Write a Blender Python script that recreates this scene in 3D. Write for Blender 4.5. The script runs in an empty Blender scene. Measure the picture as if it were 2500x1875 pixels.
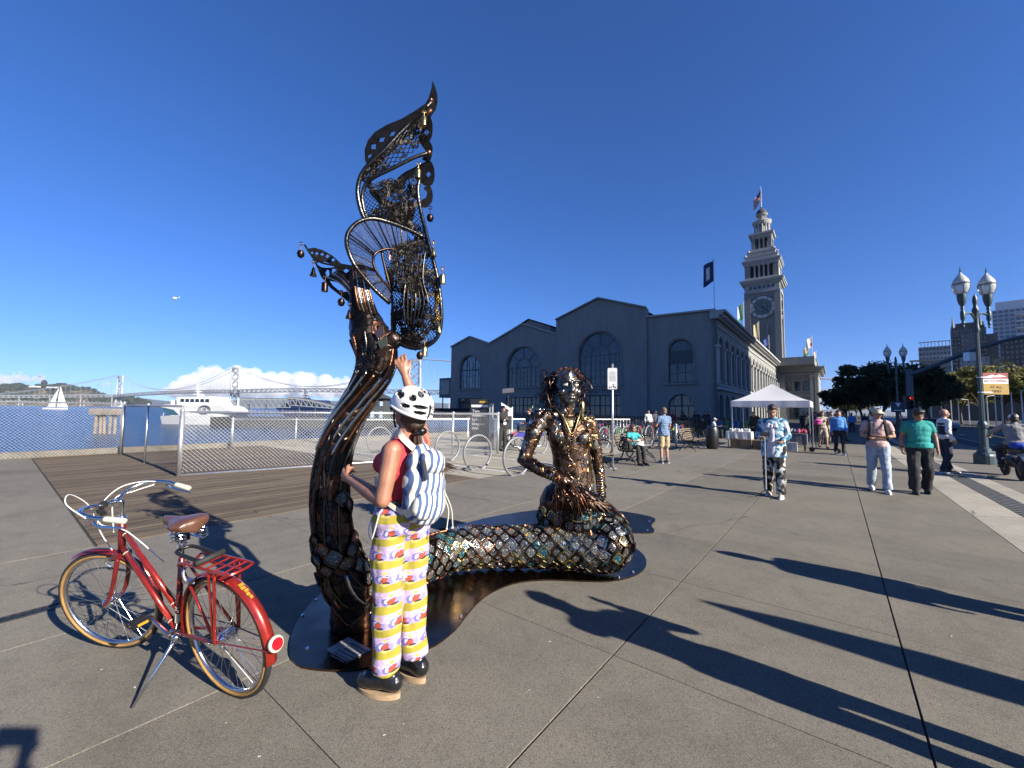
import bpy, bmesh, math, random
from mathutils import Vector as V, Matrix as M, noise as NZ
from mathutils.geometry import tessellate_polygon
PI = math.pi; R = math.radians; rnd = random.Random(7)
sc = bpy.context.scene; COL = sc.collection

# ---------------------------------------------------------------- camera
CAM_H = 1.56; FPX = 1000.0; PITCH = math.atan(65.5/1000); ROLL = 0.0122
_F = V((0, math.cos(PITCH), math.sin(PITCH))); _U0 = V((0, -math.sin(PITCH), math.cos(PITCH))); _R0 = V((1, 0, 0))
_U = _U0*math.cos(ROLL) - _R0*math.sin(ROLL); _R = _R0*math.cos(ROLL) + _U0*math.sin(ROLL)
cam = bpy.data.cameras.new('camera'); cam_o = bpy.data.objects.new('camera', cam); COL.objects.link(cam_o)
cam.sensor_fit = 'HORIZONTAL'; cam.sensor_width = 36; cam.lens = 36*FPX/2500; cam.clip_start = .05; cam.clip_end = 40000
_m = M.Identity(4)
for _i in range(3): _m[_i][0] = _R[_i]; _m[_i][1] = _U[_i]; _m[_i][2] = -_F[_i]
_m[2][3] = CAM_H
cam_o.matrix_world = _m; sc.camera = cam_o

# ---------------------------------------------------------------- sky, sun, exposure
SUN_AZ = 39.8; SUN_EL = 27.0
sun_dir = V((math.cos(R(SUN_AZ))*math.cos(R(SUN_EL)), -math.sin(R(SUN_AZ))*math.cos(R(SUN_EL)), math.sin(R(SUN_EL))))
w = bpy.data.worlds.new('World'); sc.world = w; w.use_nodes = True
nt = w.node_tree; bg = nt.nodes['Background']
sky = nt.nodes.new('ShaderNodeTexSky'); sky.sky_type = 'NISHITA'; sky.sun_disc = False
sky.sun_elevation = R(SUN_EL); sky.sun_rotation = math.atan2(sun_dir.x, sun_dir.y)
sky.altitude = 0; sky.air_density = .95; sky.dust_density = 0.0; sky.ozone_density = 8.0
_tc0 = nt.nodes.new('ShaderNodeTexCoord'); _vm = nt.nodes.new('ShaderNodeVectorMath'); _vm.operation = 'MULTIPLY_ADD'
_vm.inputs[1].default_value = (1, 1, .92); _vm.inputs[2].default_value = (0, 0, .05)      # sample a little above the yellow horizon band
nt.links.new(_tc0.outputs['Generated'], _vm.inputs[0]); nt.links.new(_vm.outputs[0], sky.inputs[0])
hs = nt.nodes.new('ShaderNodeHueSaturation'); hs.inputs['Saturation'].default_value = 1.10
nt.links.new(sky.outputs[0], hs.inputs['Color'])
_mx = nt.nodes.new('ShaderNodeMix'); _mx.data_type = 'RGBA'; _mx.blend_type = 'MULTIPLY'; _mx.inputs[0].default_value = 1; _mx.inputs[7].default_value = (1.12, .93, 1.1, 1); nt.links.new(hs.outputs[0], _mx.inputs[6])
nt.links.new(_mx.outputs[2], bg.inputs[0]); bg.inputs[1].default_value = 0.061
sl = bpy.data.lights.new('sun', 'SUN'); sl.energy = 5.0; sl.angle = R(.53); sl.color = (1, .925, .81)
so = bpy.data.objects.new('sun', sl); COL.objects.link(so); so.rotation_euler = (-sun_dir).to_track_quat('-Z', 'Y').to_euler()
so.location = (30, -25, 40)
vs = sc.view_settings; vs.view_transform = 'Standard'; vs.look = 'None'; vs.exposure = 1.38; vs.gamma = 1
sc.cycles.max_bounces = 6; sc.cycles.diffuse_bounces = 3; sc.cycles.glossy_bounces = 3; sc.cycles.transmission_bounces = 4
sc.cycles.volume_bounces = 5; sc.cycles.max_bounces = 8; sc.cycles.use_denoising = True; sc.cycles.sample_clamp_indirect = 8

# ---------------------------------------------------------------- helpers
def ray(x, y): return _F + _R*((x-1250)/FPX) + _U*((937.5-y)/FPX)
def G(x, y, z=0.0):
    d = ray(x, y); return V((0, 0, CAM_H)) + d*((z-CAM_H)/d.z)
def D(x, y, Y):
    d = ray(x, y); return V((0, 0, CAM_H)) + d*(Y/d.y)
_A = R(51.7); EU = V((math.cos(_A), math.sin(_A), 0)); EV = V((math.sin(_A), -math.cos(_A), 0)); EZ = V((0, 0, 1))
def W(u, v, z=0.0): return EU*u + EV*v + EZ*z          # promenade frame: u along the quay, v towards the street
YAW = _A                                                # rotation that turns local +X into EU

OFF = {}
TS = bpy.data.scenes.new('tmp_scene'); TVL = TS.view_layers[0]      # scratch scene for growing meshes, removed at the end
def grown(o):
    TS.collection.objects.link(o); TVL.update(); dg = TVL.depsgraph; dg.update(); return bpy.data.meshes.new_from_object(o.evaluated_get(dg))
def tag(o, label=None, cat=None, group=None, kind=None):
    if label: o['label'] = label
    if cat: o['category'] = cat
    if group: o['group'] = group
    if kind: o['kind'] = kind
    return o
def thing(name, label, cat, loc=(0, 0, 0), rotz=0.0, group=None, world=True):
    o = bpy.data.objects.new(name, None); COL.objects.link(o); o.empty_display_size = .2
    o.location = loc; o.rotation_euler = (0, 0, rotz)
    OFF[o.name] = V(loc) if world else V((0, 0, 0))
    return tag(o, label, cat, group)
def link(name, me, mat, parent=None, off=None):
    o = bpy.data.objects.new(name, me); COL.objects.link(o)
    if mat is not None:
        if len(me.materials): me.materials.clear()
        for m_ in (mat if isinstance(mat, (list, tuple)) else [mat]): me.materials.append(m_)
    if parent is not None: o.parent = parent
    OFF[o.name] = off if off is not None else (OFF.get(parent.name, V((0, 0, 0))) if parent is not None else V((0, 0, 0)))
    return o
def copy_tree(o, parent=None):
    c = o.copy(); COL.objects.link(c); OFF[c.name] = OFF.get(o.name, V((0, 0, 0)))
    if parent is not None: c.parent = parent
    for ch in list(o.children): copy_tree(ch, c)
    return c
def retag(o, label, loc=None, rotz=None):
    o['label'] = label
    if loc is not None: o.location = loc
    if rotz is not None: o.rotation_euler = (0, 0, rotz)
    return o
def frame_of(d, up=V((0, 0, 1))):
    d = d.normalized()
    if abs(d.dot(up)) > .98: up = V((1, 0, 0)) if abs(d.x) < .9 else V((0, 1, 0))
    a = d.cross(up).normalized(); b = a.cross(d).normalized(); return d, a, b
def catmull(pts, n=6, closed=False):
    P = [V(p) for p in pts]; out = []; N = len(P); last = N if closed else N-1
    for i in range(last):
        p0 = P[(i-1) % N] if (closed or i > 0) else P[0]*2-P[1]
        p1 = P[i]; p2 = P[(i+1) % N]; p3 = P[(i+2) % N] if (closed or i+2 < N) else P[-1]*2-P[-2]
        for k in range(n):
            t = k/n; t2 = t*t; t3 = t2*t
            out.append(((p1*2)+(p2-p0)*t+(p0*2-p1*5+p2*4-p3)*t2+(p1*3-p0-p2*3+p3)*t3)*.5)
    if not closed: out.append(P[-1].copy())
    return out
def lerp_list(vals, n):
    out = []
    for i in range(n):
        t = i/(n-1)*(len(vals)-1); k = min(int(t), len(vals)-2); out.append(vals[k]+(vals[k+1]-vals[k])*(t-k))
    return out

class MB:
    def __init__(s): s.v = []; s.f = []; s.mi = []; s.cur = 0; s.smooth = False
    def add(s, vs, fs):
        b = len(s.v); s.v.extend(vs); s.f.extend([tuple(i+b for i in f) for f in fs]); s.mi.extend([s.cur]*len(fs)); return s
    def box(s, c, size, ax=None):
        c = V(c); x, y, z = (V((1, 0, 0)), V((0, 1, 0)), V((0, 0, 1))) if ax is None else ax
        hx, hy, hz = [k/2 for k in size]; vs = []
        for i in (-1, 1):
            for j in (-1, 1):
                for k in (-1, 1): vs.append(c+x*hx*i+y*hy*j+z*hz*k)
        return s.add(vs, [(0, 1, 3, 2), (4, 6, 7, 5), (0, 4, 5, 1), (2, 3, 7, 6), (0, 2, 6, 4), (1, 5, 7, 3)])
    def bx(s, x0, x1, y0, y1, z0, z1): return s.box(((x0+x1)/2, (y0+y1)/2, (z0+z1)/2), (x1-x0, y1-y0, z1-z0))
    def beam(s, p0, p1, wd, ht=None, up=V((0, 0, 1))):
        p0 = V(p0); p1 = V(p1); d, a, b = frame_of(p1-p0, up); return s.box((p0+p1)/2, ((p1-p0).length, wd, ht or wd), (d, a, b))
    def tube(s, pts, r, n=8, closed=False, cap=True, flat=1.0, up=V((0, 0, 1))):
        P = [V(p) for p in pts]; N = len(P); rs = r if isinstance(r, (list, tuple)) else [r]*N
        vs = []; fs = []; a = None
        for i, p in enumerate(P):
            if closed: t = P[(i+1) % N]-P[i-1]
            else: t = P[min(i+1, N-1)]-P[max(i-1, 0)]
            if t.length < 1e-9: t = V((0, 0, 1))
            t.normalize()
            if a is None: _, a, b = frame_of(t, up)
            else:
                a = a-t*a.dot(t)
                if a.length < 1e-6: _, a, b = frame_of(t, up)
                a.normalize(); b = t.cross(a) * 1.0
            b = a.cross(t)*-1
            for k in range(n):
                an = 2*PI*k/n; vs.append(p+(a*math.cos(an)+b*math.sin(an)*flat)*rs[i])
        M_ = N if closed else N-1
        for i in range(M_):
            for k in range(n):
                a0 = i*n+k; a1 = i*n+(k+1) % n; b0 = ((i+1) % N)*n+k; b1 = ((i+1) % N)*n+(k+1) % n
                fs.append((a0, a1, b1, b0))
        if cap and not closed: fs.append(tuple(range(n-1, -1, -1))); fs.append(tuple((N-1)*n+k for k in range(n)))
        return s.add(vs, fs)
    def bar(s, p0, p1, r, n=6, r1=None): return s.tube([p0, p1], [r, r if r1 is None else r1], n)
    def lathe(s, prof, n=16, c=(0, 0, 0), axis=None, cap=True):
        c = V(c); d, a, b = (V((0, 0, 1)), V((1, 0, 0)), V((0, 1, 0))) if axis is None else frame_of(V(axis))
        vs = []; fs = []
        for (r_, h) in prof:
            for k in range(n):
                an = 2*PI*k/n; vs.append(c+d*h+(a*math.cos(an)+b*math.sin(an))*r_)
        for i in range(len(prof)-1):
            for k in range(n):
                fs.append((i*n+k, i*n+(k+1) % n, (i+1)*n+(k+1) % n, (i+1)*n+k))
        if cap: fs.append(tuple(range(n-1, -1, -1))); fs.append(tuple((len(prof)-1)*n+k for k in range(n)))
        return s.add(vs, fs)
    def ell(s, c, r, n=12, rot=None):
        c = V(c); r = (r, r, r) if not isinstance(r, (list, tuple)) else r; m = n//2; vs = [V((0, 0, r[2]))]; fs = []
        for i in range(1, m):
            ph = PI*i/m
            for k in range(n): an = 2*PI*k/n; vs.append(V((r[0]*math.sin(ph)*math.cos(an), r[1]*math.sin(ph)*math.sin(an), r[2]*math.cos(ph))))
        vs.append(V((0, 0, -r[2]))); L = len(vs)-1
        for k in range(n): fs.append((0, 1+k, 1+(k+1) % n)); fs.append((L, L-n+(k+1) % n, L-n+k))
        for i in range(m-2):
            for k in range(n): fs.append((1+i*n+k, 1+(i+1)*n+k, 1+(i+1)*n+(k+1) % n, 1+i*n+(k+1) % n))
        if rot is not None: vs = [rot @ x for x in vs]
        return s.add([x+c for x in vs], fs)
    def cone(s, p0, r0, p1, r1, n=10):                       # rounded cone
        p0 = V(p0); p1 = V(p1); d = (p1-p0); L = d.length; s.tube([p0, p1], [r0, r1], n); s.ell(p0, r0, n); s.ell(p1, r1, n); return s
    def torus(s, c, ax, r_, t, n=20, m=6):
        d, a, b = frame_of(V(ax)); c = V(c)
        return s.tube([c+(a*math.cos(2*PI*k/n)+b*math.sin(2*PI*k/n))*r_ for k in range(n)], t, m, closed=True, up=d)
    def poly(s, outer, holes, O, ex, ey, depth=0.0, nrm=None, back=False, rim=True, hrim=True):
        """flat plate with holes in the frame O, ex, ey; sides go depth along -nrm"""
        O = V(O); ex = V(ex); ey = V(ey); nrm = ex.cross(ey) if nrm is None else V(nrm)
        loops = [outer]+list(holes); flat = [p for l in loops for p in l]
        tris = tessellate_polygon([[V((p[0], p[1], 0)) for p in l] for l in loops])
        vs = [O+ex*p[0]+ey*p[1] for p in flat]; nf = len(vs); fs = []
        for t in tris:
            a_, b_, c_ = [vs[i] for i in t]
            fs.append(tuple(t) if (b_-a_).cross(c_-a_).dot(nrm) > 0 else (t[0], t[2], t[1]))
        if depth:
            vs = vs+[p-nrm*depth for p in vs]
            if back: fs += [tuple(nf+i for i in reversed(f)) for f in list(fs)]
            k = 0
            for li, l in enumerate(loops):
                if (li == 0 and rim) or (li > 0 and hrim):
                    ar = sum(l[i][0]*l[(i+1) % len(l)][1]-l[(i+1) % len(l)][0]*l[i][1] for i in range(len(l)))
                    for i in range(len(l)):
                        a_ = k+i; b_ = k+(i+1) % len(l); q = (a_, a_+nf, b_+nf, b_)
                        fs.append(q if (ar > 0) == (li == 0) else q[::-1])
                k += len(l)
        return s.add(vs, fs)
    def build(s, name, mat, parent=None, smooth=None, off=None):
        o_ = off if off is not None else (OFF.get(parent.name, V((0, 0, 0))) if parent is not None else V((0, 0, 0)))
        me = bpy.data.meshes.new(name); me.from_pydata([(p[0]-o_[0], p[1]-o_[1], p[2]-o_[2]) for p in s.v], [], s.f)
        if any(s.mi): me.polygons.foreach_set('material_index', s.mi)
        sm = s.smooth if smooth is None else smooth
        if sm: me.polygons.foreach_set('use_smooth', [True]*len(me.polygons))
        me.update()
        if sm == 'auto':
            try: me.set_sharp_from_angle(angle=R(40))
            except Exception: pass
        return link(name, me, mat, parent, o_)
def single(mb, name, mat, label, cat, group=None, smooth=None, kind=None):
    """a thing that is one mesh: origin at the middle of its base"""
    n_ = len(mb.v); c = V((sum(p[0] for p in mb.v)/n_, sum(p[1] for p in mb.v)/n_, min(p[2] for p in mb.v)))
    o = mb.build(name, mat, None, smooth, c); o.location = c; return tag(o, label, cat, group, kind)
def push(me, fn):
    import numpy as np
    n = len(me.vertices); co = np.empty(n*3, dtype=np.float32); nr = np.empty(n*3, dtype=np.float32)
    me.vertices.foreach_get('co', co); me.vertex_normals.foreach_get('vector', nr); co = co.reshape(-1, 3); nr = nr.reshape(-1, 3)
    k = np.array([fn(V(c)) for c in co.tolist()], dtype=np.float32); me.vertices.foreach_set('co', (co+nr*k[:, None]).ravel()); me.update()
def voxel(mb, size, smooth=4, fold=None):
    """one continuous surface grown over overlapping closed shapes"""
    me = bpy.data.meshes.new('tmp'); me.from_pydata([tuple(p) for p in mb.v], [], mb.f); me.update()
    o = bpy.data.objects.new('tmp', me)
    m1 = o.modifiers.new('r', 'REMESH'); m1.mode = 'VOXEL'; m1.voxel_size = size; m1.use_smooth_shade = True
    if smooth: m2 = o.modifiers.new('s', 'SMOOTH'); m2.factor = .5; m2.iterations = smooth
    ne = grown(o)
    bpy.data.objects.remove(o); bpy.data.meshes.remove(me)
    if fold: push(ne, fold)
    ne.polygons.foreach_set('use_smooth', [True]*len(ne.polygons))
    return ne
def vlink(name, mb, mat, parent, size, smooth=4, fold=None):
    me = voxel(mb, size, smooth, fold); o_ = OFF.get(parent.name, V((0, 0, 0))) if parent is not None else V((0, 0, 0))
    if o_.length: me.transform(M.Translation(-o_))
    me.name = name; return link(name, me, mat, parent)
_tc = {}
def text_mesh(s_, size, ex, ey, O, parent, mat, name='lettering', thick=.002, align='CENTER', width=None):
    cu = bpy.data.curves.new('t', 'FONT'); cu.body = s_; cu.size = 1.0; cu.align_x = align; cu.align_y = 'CENTER'; cu.extrude = 0; cu.resolution_u = 2
    o = bpy.data.objects.new('t', cu); me = grown(o); bpy.data.objects.remove(o)
    ex = V(ex); ey = V(ey); n = ex.cross(ey); O = V(O); off = OFF.get(parent.name, V((0, 0, 0)))
    xs = [q.co.x for q in me.vertices] or [0, 1]; sx = size if width is None else width/max(.01, max(xs)-min(xs))
    for q in me.vertices: q.co = O+ex*(q.co.x*sx)+ey*(q.co.y*size)+n*thick-off
    me.update(); me.name = name; return link(name, me, mat, parent)

# ---------------------------------------------------------------- materials
MATS = {}
def mat(name, col, rough=.6, metal=0.0, var=.12, vscale=6.0, bump=0.0, bscale=40.0, spec=.5, coat=0.0, col2=None, detail=4, stretch=None, sub=0.0, alpha=None):
    if name in MATS: return MATS[name]
    m = bpy.data.materials.new(name); m.use_nodes = True; t = m.node_tree; b = t.nodes['Principled BSDF']; MATS[name] = m
    b.inputs['Roughness'].default_value = rough; b.inputs['Metallic'].default_value = metal; b.inputs['Specular IOR Level'].default_value = spec
    if coat: b.inputs['Coat Weight'].default_value = coat; b.inputs['Coat Roughness'].default_value = .08
    if sub: b.inputs['Subsurface Weight'].default_value = sub; b.inputs['Subsurface Radius'].default_value = (.012, .005, .003)
    tc = t.nodes.new('ShaderNodeTexCoord'); src = tc.outputs['Object']
    if stretch:
        mp = t.nodes.new('ShaderNodeMapping'); mp.inputs['Scale'].default_value = stretch; t.links.new(src, mp.inputs[0]); src = mp.outputs[0]
    nz = t.nodes.new('ShaderNodeTexNoise'); nz.inputs['Scale'].default_value = vscale; nz.inputs['Detail'].default_value = detail; t.links.new(src, nz.inputs['Vector'])
    rp = t.nodes.new('ShaderNodeValToRGB'); rp.color_ramp.elements[0].position = .3; rp.color_ramp.elements[1].position = .7
    c = V(col); lo = c*(1-var); hi = V(col2) if col2 else c*(1+var)
    rp.color_ramp.elements[0].color = (*lo, 1); rp.color_ramp.elements[1].color = (*[min(1, k) for k in hi], 1)
    t.links.new(nz.outputs['Fac'], rp.inputs[0]); t.links.new(rp.outputs[0], b.inputs['Base Color'])
    if bump:
        n2 = t.nodes.new('ShaderNodeTexNoise'); n2.inputs['Scale'].default_value = bscale; n2.inputs['Detail'].default_value = 3; t.links.new(src, n2.inputs['Vector'])
        bp = t.nodes.new('ShaderNodeBump'); bp.inputs['Strength'].default_value = bump; bp.inputs['Distance'].default_value = .02
        t.links.new(n2.outputs['Fac'], bp.inputs['Height']); t.links.new(bp.outputs[0], b.inputs['Normal'])
    m.diffuse_color = (*col, 1); return m
def nodes_of(m): return m.node_tree, m.node_tree.nodes['Principled BSDF']
def N(t, kind, **kw):
    n = t.nodes.new(kind)
    for k, v_ in kw.items():
        if k.startswith('_'): setattr(n, k[1:], v_)
        else: n.inputs[k].default_value = v_
    return n
def ramp(t, fac, stops, interp='LINEAR'):
    r_ = t.nodes.new('ShaderNodeValToRGB'); r_.color_ramp.interpolation = interp; e = r_.color_ramp.elements
    while len(e) < len(stops): e.new(.5)
    for i, (p, c) in enumerate(stops): e[i].position = p; e[i].color = (*c, 1) if len(c) == 3 else c
    t.links.new(fac, r_.inputs[0]); return r_.outputs[0]
def mixc(t, fac, a, b, mode='MIX'):
    x = t.nodes.new('ShaderNodeMix'); x.data_type = 'RGBA'; x.blend_type = mode
    for sck, val in ((x.inputs[0], fac), (x.inputs[6], a), (x.inputs[7], b)):
        if hasattr(val, 'links'): t.links.new(val, sck)
        elif isinstance(val, (int, float)): sck.default_value = val
        else: sck.default_value = (*val, 1)
    return x.outputs[2]
def math_(t, op, a, b=None, clamp=False):
    x = t.nodes.new('ShaderNodeMath'); x.operation = op; x.use_clamp = clamp
    for i, val in enumerate((a, b)):
        if val is None: continue
        if hasattr(val, 'links'): t.links.new(val, x.inputs[i])
        else: x.inputs[i].default_value = val
    return x.outputs[0]
def base(name, rough=.6, metal=0, spec=.5):
    m = bpy.data.materials.new(name); m.use_nodes = True; MATS[name] = m; t, b = nodes_of(m)
    b.inputs['Roughness'].default_value = rough; b.inputs['Metallic'].default_value = metal; b.inputs['Specular IOR Level'].default_value = spec
    return m, t, b, t.nodes.new('ShaderNodeTexCoord').outputs['Object']

m_black = mat('black_paint', (.012, .012, .013), .4)
m_dkmetal = mat('dark_metal', (.03, .03, .032), .35, .8)
m_chrome = mat('chrome', (.62, .63, .65), .16, 1.0, .1)
m_galv = mat('galvanised_steel', (.52, .53, .54), .42, .85, .12, 12, .1, 60)
m_white = mat('white_paint', (.78, .78, .77), .45, 0, .04)
m_rubber = mat('black_rubber', (.02, .02, .021), .75)
m_glassdk = mat('dark_window_glass', (.018, .022, .028), .06, 0, .3, 1.2, spec=.9)
m_skin = mat('skin', (.44, .235, .155), .5, 0, .1, 14, sub=.08)
m_skin2 = mat('skin_tan', (.33, .17, .105), .5, 0, .1, 14, sub=.08)
m_hairbr = mat('brown_hair', (.035, .02, .012), .45, 0, .35, 60, .4, 120)
m_hairbk = mat('black_hair', (.008, .007, .007), .4, 0, .3, 60, .4, 120)
# ================================================================= ground, plaza slabs, kerb strips, street, deck
GZ = 0.0
# aggregate concrete, object coordinates, metres
def concrete(name, dark, light, grit, warm):
    m, t, b, co = base(name, .88, 0, .25)
    n1 = N(t, 'ShaderNodeTexNoise', Scale=.9, Detail=5); t.links.new(co, n1.inputs['Vector'])
    n2 = N(t, 'ShaderNodeTexNoise', Scale=210, Detail=3, Roughness=.8); t.links.new(co, n2.inputs['Vector'])
    n3 = N(t, 'ShaderNodeTexVoronoi', Scale=115); t.links.new(co, n3.inputs['Vector'])
    n4 = N(t, 'ShaderNodeTexNoise', Scale=5, Detail=6); t.links.new(co, n4.inputs['Vector'])
    c = ramp(t, n1.outputs['Fac'], [(.3, dark), (.7, light)])
    g = ramp(t, n2.outputs['Fac'], [(.34, (1-grit,)*3), (.5, (1, 1, 1)), (.66, (1+grit, 1+grit, 1+grit*.9))])
    c = mixc(t, 1.0, c, g, 'MULTIPLY')
    g2 = ramp(t, n3.outputs['Color'], [(.0, (.55, .55, .56)), (.25, (.86, .86, .86)), (.6, (1.08, 1.07, 1.05)), (.9, (1.2, 1.17, 1.1)), (1., (1.7, 1.62, 1.5))])
    c = mixc(t, .8, c, g2, 'MULTIPLY')
    st = ramp(t, n4.outputs['Fac'], [(.32, (.86, .85, .84)), (.5, (1, 1, 1)), (.68, (1.05, 1.04, 1.03))])
    c = mixc(t, .75, c, st, 'MULTIPLY')
    # spots of old gum
    n5 = N(t, 'ShaderNodeTexVoronoi', Scale=1.5, Randomness=1.0); t.links.new(co, n5.inputs['Vector'])
    sp = ramp(t, n5.outputs['Distance'], [(.022, (.32, .32, .33)), (.034, (1, 1, 1))])
    c = mixc(t, .85, c, sp, 'MULTIPLY')
    oi = t.nodes.new('ShaderNodeObjectInfo'); c = mixc(t, 1.0, c, ramp(t, oi.outputs['Random'], [(0, (.90, .90, .91)), (.5, (1, 1, 1)), (1, (1.07, 1.06, 1.04))]), 'MULTIPLY')
    gm = t.nodes.new('ShaderNodeNewGeometry'); n6 = N(t, 'ShaderNodeTexNoise', Scale=.33, Detail=8, Roughness=.7, Distortion=1.2); t.links.new(gm.outputs['Position'], n6.inputs['Vector'])
    c = mixc(t, 1.0, c, ramp(t, n6.outputs['Fac'], [(.33, (.80, .79, .78)), (.47, (1, 1, 1)), (.62, (1.03, 1.03, 1.02)), (.72, (1.16, 1.15, 1.13))]), 'MULTIPLY')
    n7 = N(t, 'ShaderNodeTexVoronoi', Scale=.42, _feature='DISTANCE_TO_EDGE'); w7 = N(t, 'ShaderNodeTexNoise', Scale=3, Detail=5); t.links.new(gm.outputs['Position'], w7.inputs['Vector']); v7 = t.nodes.new('ShaderNodeVectorMath'); v7.operation = 'MULTIPLY_ADD'; v7.inputs[1].default_value = (.35, .35, 0); t.links.new(w7.outputs['Color'], v7.inputs[0]); t.links.new(gm.outputs['Position'], v7.inputs[2]); t.links.new(v7.outputs[0], n7.inputs['Vector'])
    n8 = N(t, 'ShaderNodeTexNoise', Scale=.5); t.links.new(gm.outputs['Position'], n8.inputs['Vector']); ck = math_(t, 'MULTIPLY', math_(t, 'LESS_THAN', n7.outputs['Distance'], .0022), math_(t, 'GREATER_THAN', n8.outputs['Fac'], .54)); c = mixc(t, math_(t, 'MULTIPLY', ck, .6), c, (.05, .047, .043))
    t.links.new(c, b.inputs['Base Color'])
    bp = N(t, 'ShaderNodeBump', Strength=.14, Distance=.003); t.links.new(n2.outputs['Fac'], bp.inputs['Height']); t.links.new(bp.outputs[0], b.inputs['Normal'])
    return m
m_conc = concrete('plaza_concrete', (.158, .146, .124), (.192, .178, .15), .7, (1.35, 1.3, 1.2))
m_conc2 = concrete('smooth_concrete', (.168, .157, .136), (.196, .184, .16), .5, (1.2, 1.17, 1.1))
m_strip = concrete('pale_granite_strip', (.33, .31, .265), (.41, .385, .325), .18, (1.1, 1.08, 1.05))
m_asph = concrete('asphalt', (.05, .05, .052), (.07, .07, .072), .3, (1.2, 1.2, 1.2))
m_joint = mat('joint_filler', (.03, .028, .026), .95)
m_track = mat('green_track_paving', (.05, .085, .08), .9, 0, .2, 3)
m_paint = mat('road_paint', (.6, .6, .57), .8, 0, .2, 20)

# land sheet (street level, reaches the hills) and the bay
land = MB()
far = 2500
land.add([W(-60, -18.95, -.16), W(-60, far*.2, -.16), W(far, far*.2, -.16), W(far, -18.95, -.16)], [(0, 1, 2, 3)])
land.add([W(-60, -18.95, -.16), W(far, -18.95, -.16), W(far, -18.95, -5), W(-60, -18.95, -5)], [(0, 1, 2, 3)])
tag(land.build('ground', m_asph), kind='structure')
mw, t, b, co = base('bay_water', .24, 0, .28)
mp = N(t, 'ShaderNodeMapping', Rotation=(0, 0, R(25)), Scale=(1, 2.4, 1)); t.links.new(co, mp.inputs[0])
wa = N(t, 'ShaderNodeTexNoise', Scale=.35, Detail=5, Roughness=.55); t.links.new(mp.outputs[0], wa.inputs['Vector'])
wb = N(t, 'ShaderNodeTexNoise', Scale=.02, Detail=5); t.links.new(mp.outputs[0], wb.inputs['Vector'])
t.links.new(ramp(t, wb.outputs['Fac'], [(.35, (.014, .036, .072)), (.65, (.03, .065, .11))]), b.inputs['Base Color'])
bp = N(t, 'ShaderNodeBump', Strength=.8, Distance=.9); t.links.new(wa.outputs['Fac'], bp.inputs['Height']); t.links.new(bp.outputs[0], b.inputs['Normal'])
wat = MB(); wat.add([V((-7900, -150, -2.6)), V((4900, -150, -2.6)), V((4900, 8300, -2.6)), V((-7900, 8300, -2.6))], [(0, 1, 2, 3)])
tag(wat.build('water', mw), kind='structure')

# plaza: bed under the joints, then slabs one by one
plaza = MB(); plaza.add([W(-9, -18.9, -.012), W(-9, 5.6, -.012), W(60, 5.6, -.012), W(60, -18.9, -.012)], [(0, 1, 2, 3)])
plaza.add([W(-9, 5.6, -.012), W(60, 5.6, -.012), W(60, 5.6, -.17), W(-9, 5.6, -.17)], [(3, 2, 1, 0)])
plaza_o = tag(plaza.build('plaza', m_joint), kind='structure')
def slab_mesh(du, dv, th=.012, bev=.0012):
    mb = MB(); h = [(-du/2, -dv/2), (du/2, -dv/2), (du/2, dv/2), (-du/2, dv/2)]
    vs = [EU*a+EV*c+EZ*(-th) for a, c in h]+[EU*a+EV*c+EZ*(-bev*.7) for a, c in h]
    vs += [EU*(a-math.copysign(bev, a))+EV*(c-math.copysign(bev, c)) for a, c in h]
    fs = [(8, 11, 10, 9)]
    for i in range(4): j = (i+1) % 4; fs += [(i, i+4, j+4, j), (i+4, i+8, j+8, j+4)]
    mb.add(vs, fs); me = bpy.data.meshes.new('slab'); me.from_pydata([tuple(p) for p in mb.v], [], mb.f); me.update(); return me
slab_cache = {}
def slab(u0, u1, v0, v1, m, gap=.011, parent=None, z=0.0, name='slab'):
    key = (round(u1-u0, 3), round(v1-v0, 3), m.name, gap)
    if key not in slab_cache:
        me = slab_mesh(u1-u0-gap*.4, v1-v0-gap); me.materials.append(m); slab_cache[key] = me
    o = bpy.data.objects.new(name, slab_cache[key]); COL.objects.link(o); o.location = W((u0+u1)/2, (v0+v1)/2, z+rnd.uniform(-.0008, .0008)); o.parent = parent or plaza_o
    return o
us = [-8.0, -6.5, -5, -3.5, -1.95, -.45, 1.03, 2.57, 4.05, 5.47]
while us[-1] < 32: us.append(us[-1]+1.5)
vsj = [-6.5, -4.2, -2.72, -1.175, .30, 1.65]
DU0, DU1 = .82, 7.0          # deck extent along the quay
for i in range(len(us)-1):
    for j in range(len(vsj)-1):
        slab(us[i], us[i+1], vsj[j], vsj[j+1], m_conc if j > 1 else m_conc2)
# smoother slabs left of the deck
for i in range(5): slab(us[i], us[i+1], -11, -6.5, m_conc2); slab(us[i], us[i+1], -18.85, -11, m_conc2)
slab(-.45, DU0-.02, -11, -6.5, m_conc2); slab(-.45, DU0-.02, -18.85, -11, m_conc2)
# big slabs beyond, then kerb strips with the slotted drain
uu = us[-1]
while uu < 58: slab(uu, uu+3, -6.5, 1.65, m_conc); uu += 3
uu = -8.0
while uu < 58:
    slab(uu, uu+1.5, 1.65, 2.25, m_strip, .004); slab(uu, uu+1.5, 2.6, 2.95, m_strip, .004); slab(uu, uu+1.5, 2.95, 5.6, m_conc2, .008); uu += 1.5
drain = MB()
for k in range(330):
    p = W(-8+k*.2, 2.425, -.004); drain.beam(p-EV*.17, p+EV*.17, .12, .012)
tag(drain.build('drain_paving', mat('drain_stone', (.11, .115, .11), .85, 0, .25, 9), plaza_o), kind='stuff')
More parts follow.
